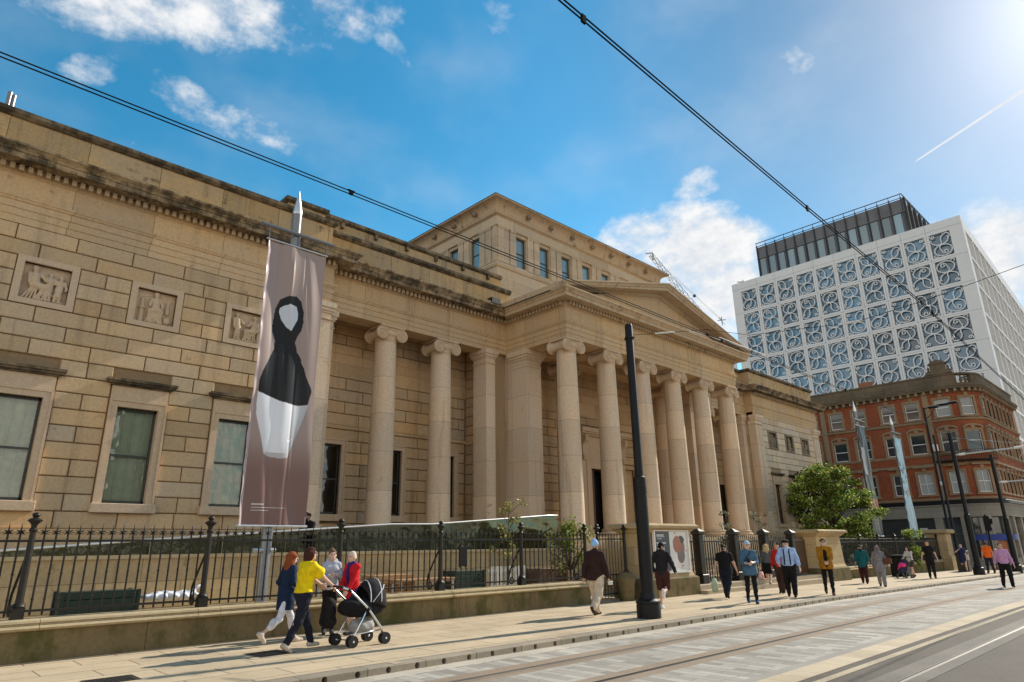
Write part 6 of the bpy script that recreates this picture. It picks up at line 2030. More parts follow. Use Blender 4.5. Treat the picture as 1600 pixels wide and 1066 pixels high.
# ------------------------------------------------------------------ trees and shrubs
def leaves(blobs, n, size, cols, seed=0, hollow=0.45, droop=0.3):
    g = np.random.default_rng(seed)
    m = MB()
    wts = np.array([b[1] ** 2 for b in blobs]); wts = wts / wts.sum()
    pick = g.choice(len(blobs), n, p=wts)
    for i in range(n):
        c, r, *sq = blobs[pick[i]]
        sq = sq[0] if sq else 0.85
        d = g.normal(size=3); d /= np.linalg.norm(d)
        rr_ = r * (hollow + (1 - hollow) * g.random() ** 0.6) * (1 + 0.15 * g.normal())
        p = np.array(c) + d * rr_ * np.array([1, 1, sq])
        a = g.normal(size=3); a[2] -= droop; a /= np.linalg.norm(a)
        b = np.cross(a, g.normal(size=3)); b /= np.linalg.norm(b)
        s_ = size * g.uniform(0.6, 1.3)
        e = np.cross(a, b) * s_ * 0.12
        col = cols[int(g.integers(len(cols)))]
        k = float(g.uniform(0.7, 1.3))
        m.add([tuple(p - a * s_ * .5), tuple(p + b * s_ * .28 + e), tuple(p + a * s_ * .5), tuple(p - b * s_ * .28 + e)], [(0, 1, 2, 3)], (col[0] * k, col[1] * k, col[2] * k))
    return m
def tree(name, label, cat, loc, trunk, branches, blobs, n, size, cols, seed, bark='bark', grp=None, hollow=0.45):
    t = thing(name, label, cat, loc, 0, grp)
    m = MB(); m.tube(trunk[0], trunk[1], 8)
    for pts, r in branches: m.tube(pts, r, 6)
    obj('trunk', m, bark, t, smooth_=True)
    obj('crown', leaves(blobs, n, size, cols, seed, hollow), 'leaf', t, fixn=False)
    return t
GRN = [(0.13, 0.21, 0.028), (0.18, 0.27, 0.036), (0.28, 0.34, 0.055), (0.08, 0.135, 0.02), (0.40, 0.38, 0.10)]
YGR = [(0.22, 0.22, 0.05), (0.16, 0.18, 0.04), (0.28, 0.27, 0.10), (0.10, 0.12, 0.03), (0.30, 0.24, 0.08)]
DGR = [(0.018, 0.035, 0.012), (0.025, 0.045, 0.015), (0.012, 0.022, 0.01)]
OLV = [(0.17, 0.17, 0.12), (0.10, 0.11, 0.07), (0.24, 0.23, 0.17), (0.07, 0.07, 0.045)]
br = []
rt_ = random.Random(4)
tb = []
for k in range(64):
    a = rt_.uniform(0, 2 * PI); z = rt_.uniform(2.0, 6.2)
    R_ = 2.5 * (1 - abs((z - 3.6) / 3.4) ** 1.7) + 0.25 if z > 3.6 else 2.3 * (1 - abs((z - 3.6) / 2.2) ** 2) + 0.5
    rr_ = R_ * rt_.uniform(0.2, 0.92)
    c = (rr_ * math.cos(a), rr_ * math.sin(a), z - 0.12 * rr_)
    tb.append((c, rt_.uniform(0.40, 0.75), 0.6))
    br.append(([(0, 0, max(1.2, z - 1.6)), (c[0] * .5, c[1] * .5, z - 0.5), c], [0.05, 0.03, 0.008]))
tree('broadleaf_tree', 'bright green leafy tree behind the far railings, right of the gallery', 'tree', (42.0, 16.0, gz(42)), ([(0, 0, 0), (0.05, 0.1, 1.5), (0, 0, 3.2), (0.1, 0, 5.6)], [0.14, 0.11, 0.08, 0.03]), br, tb, 21000, 0.155, GRN + [(0.05, 0.09, 0.015)], 1, 'bark', None, 0.05)
tb = [((rt_.uniform(-1.3, 1.3), rt_.uniform(-1.3, 1.3), rt_.uniform(3.6, 6.2)), rt_.uniform(0.6, 1.0)) for _ in range(12)]
tree('evergreen_tree', 'dark evergreen tree half hidden behind the bright green tree', 'tree', (46.0, 18.6, gz(46)), ([(0, 0, 0), (0, 0, 5)], [0.15, 0.06]), [], tb, 2600, 0.22, DGR, 2)
tb = []; br = []
for k in range(15):
    z = 1.2 + 1.75 * k / 14 + rt_.uniform(-.1, .1); a = rt_.uniform(0, 6.28); r_ = rt_.uniform(0.15, 0.5)
    c = (r_ * math.cos(a) + 0.06 * (z - 1.2), r_ * math.sin(a), z)
    tb.append((c, rt_.uniform(0.12, 0.2))); br.append(([(0.03 * z, 0, max(0.5, z - 0.35)), c], [0.012, 0.005]))
tree('sapling', 'thin yellow-green sapling in the courtyard before the portico pier', 'tree', (13.85, 14.65, 0), ([(0, 0, 0), (0.02, 0.02, 1.2), (0.12, 0, 2.9)], [0.03, 0.02, 0.006]), br, tb, 420, 0.105, YGR, 3, 'bark', None, 0.2)
tb = []; br = []
for k in range(26):
    a = rt_.uniform(0, 6.28); r_ = rt_.uniform(0.1, 0.85); z = rt_.uniform(1.0, 2.45 - 0.5 * r_)
    c = (r_ * math.cos(a), r_ * math.sin(a) * 0.6, z); tb.append((c, rt_.uniform(0.16, 0.32))); br.append(([(0, 0, 0.85), (c[0] * .4, c[1] * .4, (z + .9) / 2), c], [0.018, 0.012, 0.005]))
tree('bush', 'leafy yellow-green bush growing over the railings by the gate', 'bush', (16.75, 14.75, 0), ([(0, 0, 0), (0, 0, 0.95)], [0.05, 0.04]), br, tb, 1500, 0.12, YGR + GRN[:2], 4, 'bark', None, 0.25)
for i, (x, y, z0, top, lb) in enumerate(((26.9, 14.7, 0.85, 2.05, 'slim grey-green olive shrub before the fifth portico column'), (30.7, 14.8, 0.85, 2.25, 'spreading grey-green olive shrub left of the entrance gate'))):
    tb = []; br = []
    for k in range(16):
        a = rt_.uniform(0, 6.28); r_ = rt_.uniform(0.05, 0.32 if i == 0 else 0.62); z = rt_.uniform(0.6, top)
        c = (r_ * math.cos(a), r_ * math.sin(a), z); tb.append((c, rt_.uniform(0.12, 0.24))); br.append(([(0, 0, 0.5), (c[0] * .5, c[1] * .5, (z + .6) / 2), c], [0.014, 0.01, 0.004]))
    t = tree('olive_shrub', lb, 'shrub', (x, y, z0), ([(0, 0, 0.0), (0, 0, 0.8)], [0.03, 0.02]), br, tb, 520, 0.10, OLV, 5 + i, 'pale_bark', 'olive shrubs on the steps', 0.2)
    m = MB(); m.lathe([(0.16, 0.0), (0.22, 0.05), (0.27, 0.4), (0.3, 0.42), (0.3, 0.48), (0.25, 0.48), (0.24, 0.42), (0.0, 0.41)], (0, 0, 0), 14)
    po = obj('plant_pot', m, 'cast_iron', auto=40); po.location = (x, y, z0 - 0.02)
    tag(po, ('dark round pot of the slim olive shrub', 'dark round pot of the spreading olive shrub')[i], 'pot', 'plant pots on the steps')
tb = [((rt_.uniform(-.45, .45), rt_.uniform(-.3, .3), rt_.uniform(0.5, 2.4)), rt_.uniform(0.2, 0.38)) for _ in range(16)]
tree('climbing_plant', 'bright green climber tumbling over the far railings', 'climber', (46.9, 13.3, gz(47)), ([(0, 0.2, 0), (0.05, 0.1, 1.9)], [0.04, 0.02]), [], tb, 1100, 0.13, GRN, 8, 'bark', None, 0.3)
for i, (x, w) in enumerate(((38.5, 2.6), (43.6, 2.4), (49.6, 2.5))):
    tb = [((rt_.uniform(-w, w), rt_.uniform(-.4, .4), rt_.uniform(0.5, 1.5)), rt_.uniform(0.3, 0.5)) for _ in range(16)]
    tree('hedge_shrub', ('dark low hedge behind the far railings next to the pedestal', 'dark low hedge behind the far railings under the dark banner', 'dark low hedge behind the far railings by the corner pier')[i], 'hedge', (x, 14.3, gz(x)), ([(0, 0, 0), (0, 0, 0.9)], [0.06, 0.03]), [], tb, 1300, 0.14, DGR + [(0.05, 0.08, 0.02)], 20 + i, 'bark', 'low hedges behind the far railings', 0.3)
g_ = []
tb = [((rt_.uniform(-.5, .5), rt_.uniform(-.1, .1), rt_.uniform(0.0, 0.5)), rt_.uniform(0.1, 0.2)) for _ in range(7)]
tree('flower_bed_plant', 'white flowering plants along the top of the far wall', 'plant', (38.2, 13.75, 0.5), ([(0, 0, 0), (0, 0, 0.3)], [0.02, 0.01]), [], tb, 380, 0.07, [(0.5, 0.5, 0.42), (0.1, 0.14, 0.05), (0.45, 0.44, 0.3)], 31, 'bark')
# bins, signals
def bin_(x, y, w, d, h, label, mat='black_paint'):
    t = thing('litter_bin', label, 'bin', (x, y, gz(x)), 0, 'bins on the far pavement')
    m = MB(); m.bbox(-w / 2, w / 2, -d / 2, d / 2, 0.0, h * .88, 0.02); m.bbox(-w / 2 - .02, w / 2 + .02, -d / 2 - .02, d / 2 + .02, h * .89, h, 0.03)
    obj('body', m, mat, t)
    m = MB(); m.box(-w / 2 + .08, w / 2 - .08, -d / 2 - 0.012, -d / 2, h * .55, h * .8)
    obj('slot_panel', m, 'grey_metal', t)
bin_(40.7, 12.3, 0.95, 0.8, 1.08, 'big dark litter bin beside the woman in the long grey outfit')
bin_(50.2, 11.6, 0.6, 0.6, 1.25, 'tall dark bin behind the man in the black T-shirt', 'cast_iron')
bin_(51.6, 11.9, 0.55, 0.6, 1.05, 'shorter dark bin nearest the corner pier', 'cast_iron')
t = thing('traffic_signal', 'black pedestrian signal post with hood before the red brick corner', 'traffic signal', (56.1, 11.1, gz(56)))
m = MB(); m.lathe([(0.07, 0), (0.06, 3.6)], (0, 0, 0), 10); obj('post', m, 'black_paint', t)
m = MB(); m.bbox(-0.2, 0.2, -0.25, 0.1, 2.5, 3.5, 0.03); m.prism([(-0.3, 2.95), (0.3, 2.95), (0.15, 3.3), (-0.15, 3.3)], -0.4, -0.25); m.box(-0.35, 0.35, -0.3, -0.26, 2.62, 2.72)
obj('signal_head', m, 'black_paint', t)
m = MB(); m.bbox(-0.12, 0.12, -0.2, -0.06, 0.9, 1.35, 0.02); obj('push_button_box', m, 'yellow_sign', t)
# ------------------------------------------------------------------ people
def V3(*a): return np.array(a, float)
def ik(S, T, l1, l2, hint):
    d = T - S; L = np.linalg.norm(d)
    L2 = min(L, (l1 + l2) * 0.995); d = d / max(L, 1e-6); T = S + d * L2
    a = (l1 * l1 - l2 * l2 + L2 * L2) / (2 * L2); h = math.sqrt(max(0, l1 * l1 - a * a))
    n = hint - d * (hint @ d); n /= max(np.linalg.norm(n), 1e-6)
    return S + d * a + n * h, T
def hand_sdf(W_, f, thumb, curl, s):
    f = f / np.linalg.norm(f)
    a = thumb - f * (thumb @ f); a /= max(np.linalg.norm(a), 1e-6)
    n = np.cross(a, f)
    pr_ = []
    k = 0.006 * s
    for i, (off, ln) in enumerate(((0.030, .92), (0.010, 1.0), (-0.011, .95), (-0.030, .76))):
        K = W_ + f * 0.088 * s + a * off * s
        pr_.append(('c', W_ + f * 0.0 + a * off * .6 * s, K, 0.015 * s, 0.0125 * s, 0.012 * s))
        c1, c2 = curl * (0.75 + 0.08 * i), curl * (1.7 + 0.1 * i)
        d1 = f * math.cos(c1) + n * math.sin(c1); d2 = f * math.cos(c2) + n * math.sin(c2)
        M_ = K + d1 * 0.042 * ln * s; E_ = M_ + d2 * 0.036 * ln * s
        pr_.append(('c', K, M_, 0.0098 * s, 0.0088 * s, k)); pr_.append(('c', M_, E_, 0.0088 * s, 0.0072 * s, k))
    T0 = W_ + f * 0.03 * s + a * 0.022 * s; T1 = T0 + (a * 0.75 + f * 0.66 + n * 0.2) * 0.042 * s; T2 = T1 + (f * 0.85 + a * 0.15 + n * 0.5) * 0.032 * s
    pr_ += [('c', T0, T1, 0.0145 * s, 0.0105 * s, k), ('c', T1, T2, 0.0105 * s, 0.008 * s, k)]
    return sdf_mesh(pr_, 0.0052 * s)

def person(label, x, y, h, H=1.75, legs=(0, 0, 0, 0), hands=(None, None), lean=0.0, yaw=0.0, b=1.0, skin_c=(0.50, 0.30, 0.21),
           hair='short', hair_c=(0.03, 0.02, 0.014), top=None, bottom=None, shoe=(0.02, 0.02, 0.02), extra=(), z=None, res=0.0125, swing=0.0, fem=False, curl=0.5, headtilt=0.0, toe=(0, 0)):
    s = H / 1.75
    t = thing('person', label, 'person', (x, y, gz(x) if z is None else z), R(h - 90))
    th = R(lean)
    # legs: swing hip, bend knee for left then right
    J = {}
    hipc = V3(0, 0, 0.93)
    for i, sx in enumerate((-1, 1)):
        a, k = R(legs[2 * i]), R(legs[2 * i + 1])
        hp = hipc + V3(sx * 0.088 * b, 0, -0.02)
        kn = hp + 0.43 * V3(0, math.sin(a), -math.cos(a))
        an = kn + 0.41 * V3(0, math.sin(a - k), -math.cos(a - k))
        J['hp', i], J['kn', i], J['an', i] = hp, kn, an
        J['pitch', i] = min(0.0, (a - k) * 0.9) + R(toe[i])
    drop = 1e9
    for i in (0, 1):
        p = J['pitch', i]
        low = min(J['an', i][2] - 0.078, J['an', i][2] - 0.078 * math.cos(p) + 0.14 * math.sin(p))
        drop = min(drop, low)
    sh = V3(0, 0, -drop)
    hipc = hipc + sh
    for k in list(J):
        if k[0] != 'pitch': J[k] = J[k] + sh
    upv = V3(0, math.sin(th), math.cos(th)); fwv = V3(0, math.cos(th), -math.sin(th))
    waist = hipc + upv * 0.15; chest = hipc + upv * 0.345; ctop = hipc + upv * 0.462
    nb = hipc + upv * 0.535
    hd = nb + upv * 0.130 + fwv * (0.03 + 0.05 * math.sin(R(headtilt)))
    sw = 0.160 * (0.92 if fem else 1.0) * b
    cy, sy = math.cos(R(yaw)), math.sin(R(yaw))
    hf = V3(-sy, cy, -math.sin(R(headtilt))); hr = V3(cy, sy, 0); hu = np.cross(hr, hf)
    hp_ = lambda r, f, u: hd + hr * r + hf * f + hu * u
    for i, sx in enumerate((-1, 1)):
        S = ctop + V3(sx * sw, 0, 0) + upv * 0.0
        tg = hands[i]
        if tg is None:
            q = R(swing if i == 0 else -swing)
            T = S + V3(sx * 0.09, math.sin(q) * 0.5 + 0.05, -0.51 * math.cos(q))
        else:
            T = V3(*tg) + sh * 0.0
        E_, T = ik(S, T, 0.285, 0.255, V3(sx * 0.6, -0.8, -0.4))
        J['sh', i], J['el', i], J['wr', i] = S, E_, T
    def mirrorless(prims): return [tuple([p[0]] + [np.array(q) * s if isinstance(q, (np.ndarray, tuple)) else q * s if j < 5 else q for j, q in enumerate(p[1:], 1)]) if p[0] == 'c' else (p[0], np.array(p[1]) * s, np.array(p[2]) * s, p[3] * s) for p in prims]
    def fixc(prims):
        out = []
        for p in prims:
            if p[0] == 'c':
                q = ('c', np.array(p[1]) * s, np.array(p[2]) * s, p[3] * s, p[4] * s, p[5] * s) + ((p[6],) if len(p) > 6 else ())
            else:
                q = (p[0], np.array(p[1]) * s, np.array(p[2]) * s, p[3] * s)
            out.append(q)
        return out
    ub = 0.90 if top else 1.0
    lb = 0.76 if bottom and bottom['kind'] != 'skirt' else 1.0
    fb = 0.80 if top and top.get('sleeve', 'long') == 'long' else 1.0
    P = [('e', hipc, V3(.158 * b, .112 * b, .12), .05), ('c', hipc + upv * .04, chest, .128 * b * (0.90 if fem else 1) * ub, .142 * b * ub, .05, 1.35),
         ('c', chest, ctop, .142 * b * ub, .10 * b * ub, .05, 1.4), ('c', J['sh', 0], J['sh', 1], .055 * ub, .055 * ub, .06), ('c', ctop, hd - hu * .03, .060 if not fem else .052, .052 if not fem else .045, .03)]
    if fem: P += [('e', chest + V3(-.07, .09, .03), V3(.06, .045, .06), .03), ('e', chest + V3(.07, .09, .03), V3(.06, .045, .06), .03)]
    P += [('e', hp_(0, -.012, .022), V3(.081, .096, .097) if abs(sy) < .7 else V3(.096, .081, .097), .02), ('e', hp_(0, .022, -.045), V3(.060, .062, .066), .03), ('e', hp_(0, .045, -.085), V3(.035, .032, .026), .025),
          ('c', hp_(0, .086, .018), hp_(0, .108, -.022), .009, .015, .012), ('e', hp_(-.078, -.005, -.01), V3(.014, .024, .032), .008), ('e', hp_(.078, -.005, -.01), V3(.014, .024, .032), .008),
          ('c', hp_(-.022, .084, -.058), hp_(.022, .084, -.058), .009, .009, .01), ('c', hp_(-.045, .078, .030), hp_(.045, .078, .030), .012, .012, .015),
          ('-e', hp_(-.032, .096, .008), V3(.017, .014, .011), .012), ('-e', hp_(.032, .096, .008), V3(.017, .014, .011), .012)]
    for i in (0, 1):
        P += [('c', J['sh', i], J['el', i], .050 * b * ub, .040 * b * fb, .03), ('c', J['el', i], J['wr', i], .041 * b * fb, .028 * (0.9 if fb < 1 else 1), .02)]
        hp, kn, an = J['hp', i], J['kn', i], J['an', i]
        calf = kn * .68 + an * .32 + V3(0, -.018, 0)
        P += [('c', hp, kn, .088 * b * lb, .058 * b * lb, .02), ('c', kn, an, .054 * b * lb, .036 * lb, .02), ('e', calf, V3(.046 * lb, .048 * lb, .10), .03)]
        pt = J['pitch', i]
        fd = V3(0, math.cos(pt), math.sin(pt)); fu = V3(0, -math.sin(pt), math.cos(pt))
        heel = an - fu * .042 - fd * .035; toe_ = an - fu * .052 + fd * .135
        J['heel', i], J['toe', i] = heel, toe_
        P += [('c', heel, toe_, .034, .026, .02), ('c', an, an - fu * .03 + fd * .05, .036, .034, .03)]
    parts = [sdf_mesh(fixc(P), res * s)]
    for i, sx in enumerate((-1, 1)):
        f = J['wr', i] - J['el', i]
        th_ = V3(-sx * 0.5, 0.9, 0.25)
        if abs(f @ th_) / np.linalg.norm(f) > 0.9 * np.linalg.norm(th_): th_ = V3(-sx, 0, 0.6)
        if sx < 0: th_ = th_
        V, F = hand_sdf(J['wr', i] * s, f, th_, curl * (1 if sx > 0 else -1), s)
        parts.append((V, F))
    np_obj('body', parts, skin(skin_c), t)
    # eyes
    m = MB()
    for sx in (-1, 1):
        c = hp_(sx * .032, .083, .008) * s
        m.lathe([(0, -.011 * s), (.009 * s, -.006 * s), (.012 * s, 0), (.009 * s, .006 * s), (0, .011 * s)], tuple(c), 8)
    obj('eyes', m, 'black_paint', t, smooth_=True)
    def cloth_obj(name, prims, col, cuts=(), fold=.0030, label=None):
        V, F = sdf_mesh(fixc(prims), res * s, [(n_, o_ * s) for n_, o_ in cuts], fold * s, (x * 7 + y * 3) % 6)
        if len(F): return np_obj(name, [(V, F)], fabric(col), t, label)
    # ---- upper clothing
    if top:
        e = top.get('ease', .018); hem = top.get('hem', hipc[2] + .02)
        pr_ = [('c', hipc + upv * (-.04), chest, (.136 * b + e) * (.95 if fem else 1), .146 * b + e, .05, 1.3), ('c', chest, ctop, .144 * b + e, .100 * b + e * .6, .05, 1.35),
               ('c', J['sh', 0], J['sh', 1], .054 + e * .6, .054 + e * .6, .05), ('e', hipc, V3(.156 * b + e, .114 * b + e, .15), .05)]
        if fem: pr_ += [('e', chest + V3(-.07, .09, .03), V3(.06 + e, .045 + e, .06 + e), .05), ('e', chest + V3(.07, .09, .03), V3(.06 + e, .045 + e, .06 + e), .05)]
        if top.get('low') is not None:
            lo_ = top['low']; pr_.append(('c', hipc, V3(0, hipc[1], lo_ + .02), .165 * b + e, top.get('flare', .19), .05, 1.25)); hem = lo_
        if top.get('collar'): pr_.append(('c', ctop + upv * .03, nb + upv * .02, .085, .068, .02))
        sl = top.get('sleeve', 'long')
        for i in (0, 1):
            u = J['sh', i] * .42 + J['el', i] * .58 if sl == 'short' else J['el', i]
            w_ = top.get('wide', 0)
            pr_.append(('c', J['sh', i], u, .050 * b + e * .6, .043 * b + e * .6 + w_, .03))
            if sl == 'long':
                wr = J['el', i] * .06 + J['wr', i] * .94
                pr_.append(('c', J['el', i], wr, .041 * b + e * .6, .031 + e * .7, .02))
            elif sl == 'roll':
                pr_.append(('c', J['el', i], J['el', i] * .6 + J['wr', i] * .4, .041 * b + e * .6, .038 + e * .6, .02))
        cuts = [((0, 0, 1), hem)]
        if top.get('open'):   # open front: hollow down the middle
            pr_.append(('-e', V3(0, chest[1] + .20, chest[2] - .12), V3(.075, .12, .42), .01))
        o = cloth_obj(top.get('name', 'shirt'), pr_, top['col'], cuts, top.get('fold', .0042))
    if bottom and bottom['kind'] in ('trousers', 'leggings', 'shorts'):
        e = {'trousers': .016, 'leggings': .006, 'shorts': .026}[bottom['kind']] + bottom.get('wide', 0)
        pr_ = [('e', hipc, V3(.160 * b + e * .6, .116 * b + e * .6, .135), .04), ('c', hipc + V3(0, 0, -.03), waist + upv * 0.02, .150 * b, .142 * b, .04, 1.3)]
        for i in (0, 1):
            hp, kn, an = J['hp', i], J['kn', i], J['an', i]
            if bottom['kind'] == 'shorts':
                pr_.append(('c', hp, hp * .12 + kn * .88, .088 * b + e, .066 * b + e, .04))
            else:
                end = kn * (1 - bottom.get('len', .97)) + an * bottom.get('len', .97)
                pr_ += [('c', hp, kn, .088 * b + e, .060 * b + e, .04), ('c', kn, end, .058 * b + e, .040 + e * 1.15, .03)]
                if e < .012: pr_.append(('e', kn * .68 + an * .32 + V3(0, -.018, 0), V3(.048 + e, .052 + e, .10), .04))
        cloth_obj(bottom['kind'], pr_, bottom['col'], [((0, 0, -1), -(waist[2] + .02))], bottom.get('fold', .0048))
    if bottom and bottom['kind'] == 'skirt':
        pr_ = [('e', hipc, V3(.172 * b, .128 * b, .14), .04), ('c', hipc + V3(0, 0, .02), V3(0, (J['kn', 0][1] + J['kn', 1][1]) / 4, bottom['hem'] + .05), .165 * b, bottom.get('flare', .175), .04, 1.2)]
        for i in (0, 1): pr_.append(('c', J['hp', i], J['kn', i], .10 * b, .085 * b, .06))
        cloth_obj('skirt', pr_, bottom['col'], [((0, 0, 1), bottom['hem']), ((0, 0, -1), -(waist[2] + .02))])
    # ---- shoes
    if shoe is not None:
        for i in (0, 1):
            pt = J['pitch', i]
            he, to = J['heel', i], J['toe', i]
            pr_ = [('c', he + V3(0, 0, .006), to + V3(0, .012, -.002), .045, .037, .02, 1.0), ('c', J['an', i], (he + to) / 2, .046, .040, .03)]
            fu = V3(0, -math.sin(pt), math.cos(pt))
            base = (he - fu * .036)
            V, F = sdf_mesh(fixc(pr_), .009 * s, [(tuple(fu), float(fu @ base) * s), (tuple(-fu), float(-(fu @ (J['an', i] + fu * .03))) * s)])
            np_obj('shoe', [(V, F)], fabric(shoe), t)
    # ---- hair, hats
    hn = tuple(hu * .80 - hf * .60)
    cutf = [(hn, float(np.dot(hn, hp_(0, .072, .048))))]
    head_e = ('e', hp_(0, -.014, .024), V3(.086, .103, .102) if abs(sy) < .7 else V3(.103, .086, .102), .02)
    if hair in ('short', 'bob', 'long', 'bun', 'tail'):
        pr_ = [head_e]
        fold = .007
        if hair == 'bob':
            for k in range(9):
                a = R(55 + 250 * k / 8); r_ = .086
                pr_.append(('c', hp_(r_ * math.sin(a), r_ * math.cos(a) - .01, .03), hp_(r_ * 1.08 * math.sin(a), r_ * math.cos(a) - .015, -.115), .03, .026, .025))
            cutf = [(tuple(-hf * .9 + hu * .43), float(np.dot(-hf * .9 + hu * .43, hp_(0, .062, .05))))]
        if hair == 'long':
            for k in range(9):
                a = R(60 + 240 * k / 8); r_ = .085
                pr_.append(('c', hp_(r_ * math.sin(a), r_ * math.cos(a) - .01, .03), hp_(r_ * 1.25 * math.sin(a), r_ * .8 * math.cos(a) - .04, -.17), .032, .034, .03))
                if 2 <= k <= 6: pr_.append(('c', hp_(r_ * 1.25 * math.sin(a), r_ * .8 * math.cos(a) - .04, -.17), hp_(r_ * 1.1 * math.sin(a), -.125, -.33), .034, .022, .03))
            cutf = [(tuple(-hf * .93 + hu * .36), float(np.dot(-hf * .93 + hu * .36, hp_(0, .066, .05))))]
        if hair == 'bun': pr_.append(('e', hp_(0, -.075, .12), V3(.048, .048, .04), .02))
        if hair == 'short': cutf.append((tuple(hu), float(np.dot(hu, hp_(0, 0, -.055)))))
        cloth_obj('hair', pr_, hair_c, cutf, fold)
    if hair == 'beanie':
        cloth_obj('beanie', [('e', hp_(0, -.014, .03), V3(.092, .108, .125), .02), ('c', hp_(0, -.03, .13), hp_(0, -.05, .17), .04, .012, .03)], hair_c, [(tuple(hu * .95 - hf * .3), float(np.dot(hu * .95 - hf * .3, hp_(0, .07, .035))))])
    if hair in ('cap', 'beret'):
        cloth_obj('hair', [head_e], (0.25, 0.2, 0.17), [((hn), cutf[0][1]), (tuple(hu), float(np.dot(hu, hp_(0, 0, -.05))))], .004)
        if hair == 'cap': cloth_obj('cap', [('e', hp_(0, -.012, .045), V3(.094, .112, .095), .02), ('c', hp_(-.045, .09, .05), hp_(-.03, .15, .035), .014, .012, .01), ('c', hp_(.045, .09, .05), hp_(.03, .15, .035), .014, .012, .01), ('c', hp_(0, .09, .055), hp_(0, .165, .035), .014, .012, .02)], hair_c, [(tuple(hu * .97 - hf * .2), float(np.dot(hu * .97 - hf * .2, hp_(0, .05, .018))))], 0)
        else: cloth_obj('beret', [('e', hp_(0, 0, .085), V3(.118, .13, .052), .02), ('e', hp_(0, -.01, .05), V3(.095, .11, .06), .03), ('c', hp_(-.03, .1, .06), hp_(.03, .1, .06), .02, .02, .02)], hair_c, [(tuple(hu), float(np.dot(hu, hp_(0, 0, .038))))], 0)
    if hair == 'hijab':
        cloth_obj('headscarf', [('e', hp_(0, -.02, .015), V3(.105, .12, .13), .03), ('c', hp_(0, -.03, -.05), ctop + upv * .03, .10, .14, .05), ('-e', hp_(0, .12, -.005), V3(.062, .09, .085), .015)], hair_c, [((0, 0, 1), float(ctop[2] - .06))])
    for k, v in dict(extra).items():
        if k == 'beard': cloth_obj('beard', [('e', hp_(0, .05, -.085), V3(.062, .052, .065), .02), ('e', hp_(0, .03, -.13), V3(.04, .04, .05), .03)], v, (), .004)
        if k == 'glasses': cloth_obj('sunglasses', [('e', hp_(-.034, .098, .01), V3(.028, .014, .020), .004), ('e', hp_(.034, .098, .01), V3(.028, .014, .020), .004), ('c', hp_(-.07, .088, .014), hp_(.07, .088, .014), .006, .006, .004)], v, (), 0)
        if k == 'braces':
            m = MB()
            for sx in (-1, 1):
                bb = .150 * b + .022
                pts = [hipc + V3(sx * .09, .135 * b, .03), waist + V3(sx * .085, .132 * b, .05), chest + V3(sx * .08, .138 * b, .04), ctop + V3(sx * .08, .10, .02), ctop + V3(sx * .08, .03, .085), ctop + V3(sx * .06, -.08, .05), chest + V3(sx * .03, -.135 * b, 0), hipc + V3(sx * .06, -.13 * b, .04)]
                m.tube([tuple(q * s) for q in pts], .019 * s, 6)
            obj('braces', m, fabric(v), t, smooth_=True)
        if k == 'inner': # garment seen under an open front
            cloth_obj('t_shirt', [('c', hipc + upv * (-.02), chest, .152 * b + .006, .152 * b + .006, .05, 1.3), ('c', chest, ctop, .150 * b + .008, .112 * b + .004, .05, 1.35)], v, [((0, 0, 1), float(hipc[2] - .02))])
        if k == 'scarf': cloth_obj('scarf', [('c', ctop + V3(-.05, .02, .06), ctop + V3(.05, .02, .06), .065, .065, .03), ('c', ctop + V3(0, .09, .04), chest + V3(0.02, .13, -.1), .05, .04, .03)], v)
        if k == 'hood': cloth_obj('hood', [('c', ctop + V3(-.07, -.06, .07), ctop + V3(.07, -.06, .07), .06, .06, .03), ('e', ctop + V3(0, -.10, .03), V3(.11, .05, .10), .03)], v)
        if k == 'strap':
            m = MB(); m.tube([tuple(q * s) for q in (hipc + V3(.16, .1, .12), chest + V3(.05, .17, 0), ctop + V3(-.10, .07, .06), ctop + V3(-.1, -.05, .06), hipc + V3(.12, -.14, .15))], .014 * s, 6)
            obj('strap', m, fabric(v), t, smooth_=True)
    t['_w'] = 0
    del t['_w']
    Mx = Matrix.Translation(t.location) @ Matrix.Rotation(R(h - 90), 4, 'Z')
    return t, {k: Mx @ Vector(v * s) for k, v in J.items() if k[0] == 'wr'}

NAVY, BLK = (0.010, 0.022, 0.055), (0.010, 0.009, 0.010)
SK, SK2, SK3 = (0.55, 0.33, 0.23), (0.62, 0.40, 0.30), (0.20, 0.11, 0.07)
person('woman with long auburn hair in a navy tunic and pale leggings beside the yellow top', 5.92, 12.2, 4, 1.67, (24, 6, -20, 34), ((-.22, .16, .92), (.16, .22, 1.0)), 3, -10, 0.97, SK2, 'long', (0.22, 0.055, 0.018),
       dict(name='tunic', col=NAVY, sleeve='roll', low=.60, flare=.20, ease=.022), dict(kind='leggings', col=(0.62, 0.62, 0.68), len=.62), (0.50, 0.43, 0.36), fem=True, res=.011)
pw, pj = person('woman in a bright yellow flutter top and dark trousers pushing the pram', 5.72, 11.15, 8, 1.71, (22, 4, -16, 16), ((-.17, .52, 1.00), (.19, .50, 1.00)), 6, -16, 1.03, SK, 'bob', (0.055, 0.018, 0.012),
       dict(name='top', col=(0.72, 0.52, 0.004), sleeve='short', wide=.05, hem=.93, ease=.028, fold=.006), dict(kind='trousers', col=(0.012, 0.012, 0.022)), (0.40, 0.35, 0.28), fem=True, res=.011, curl=.9)
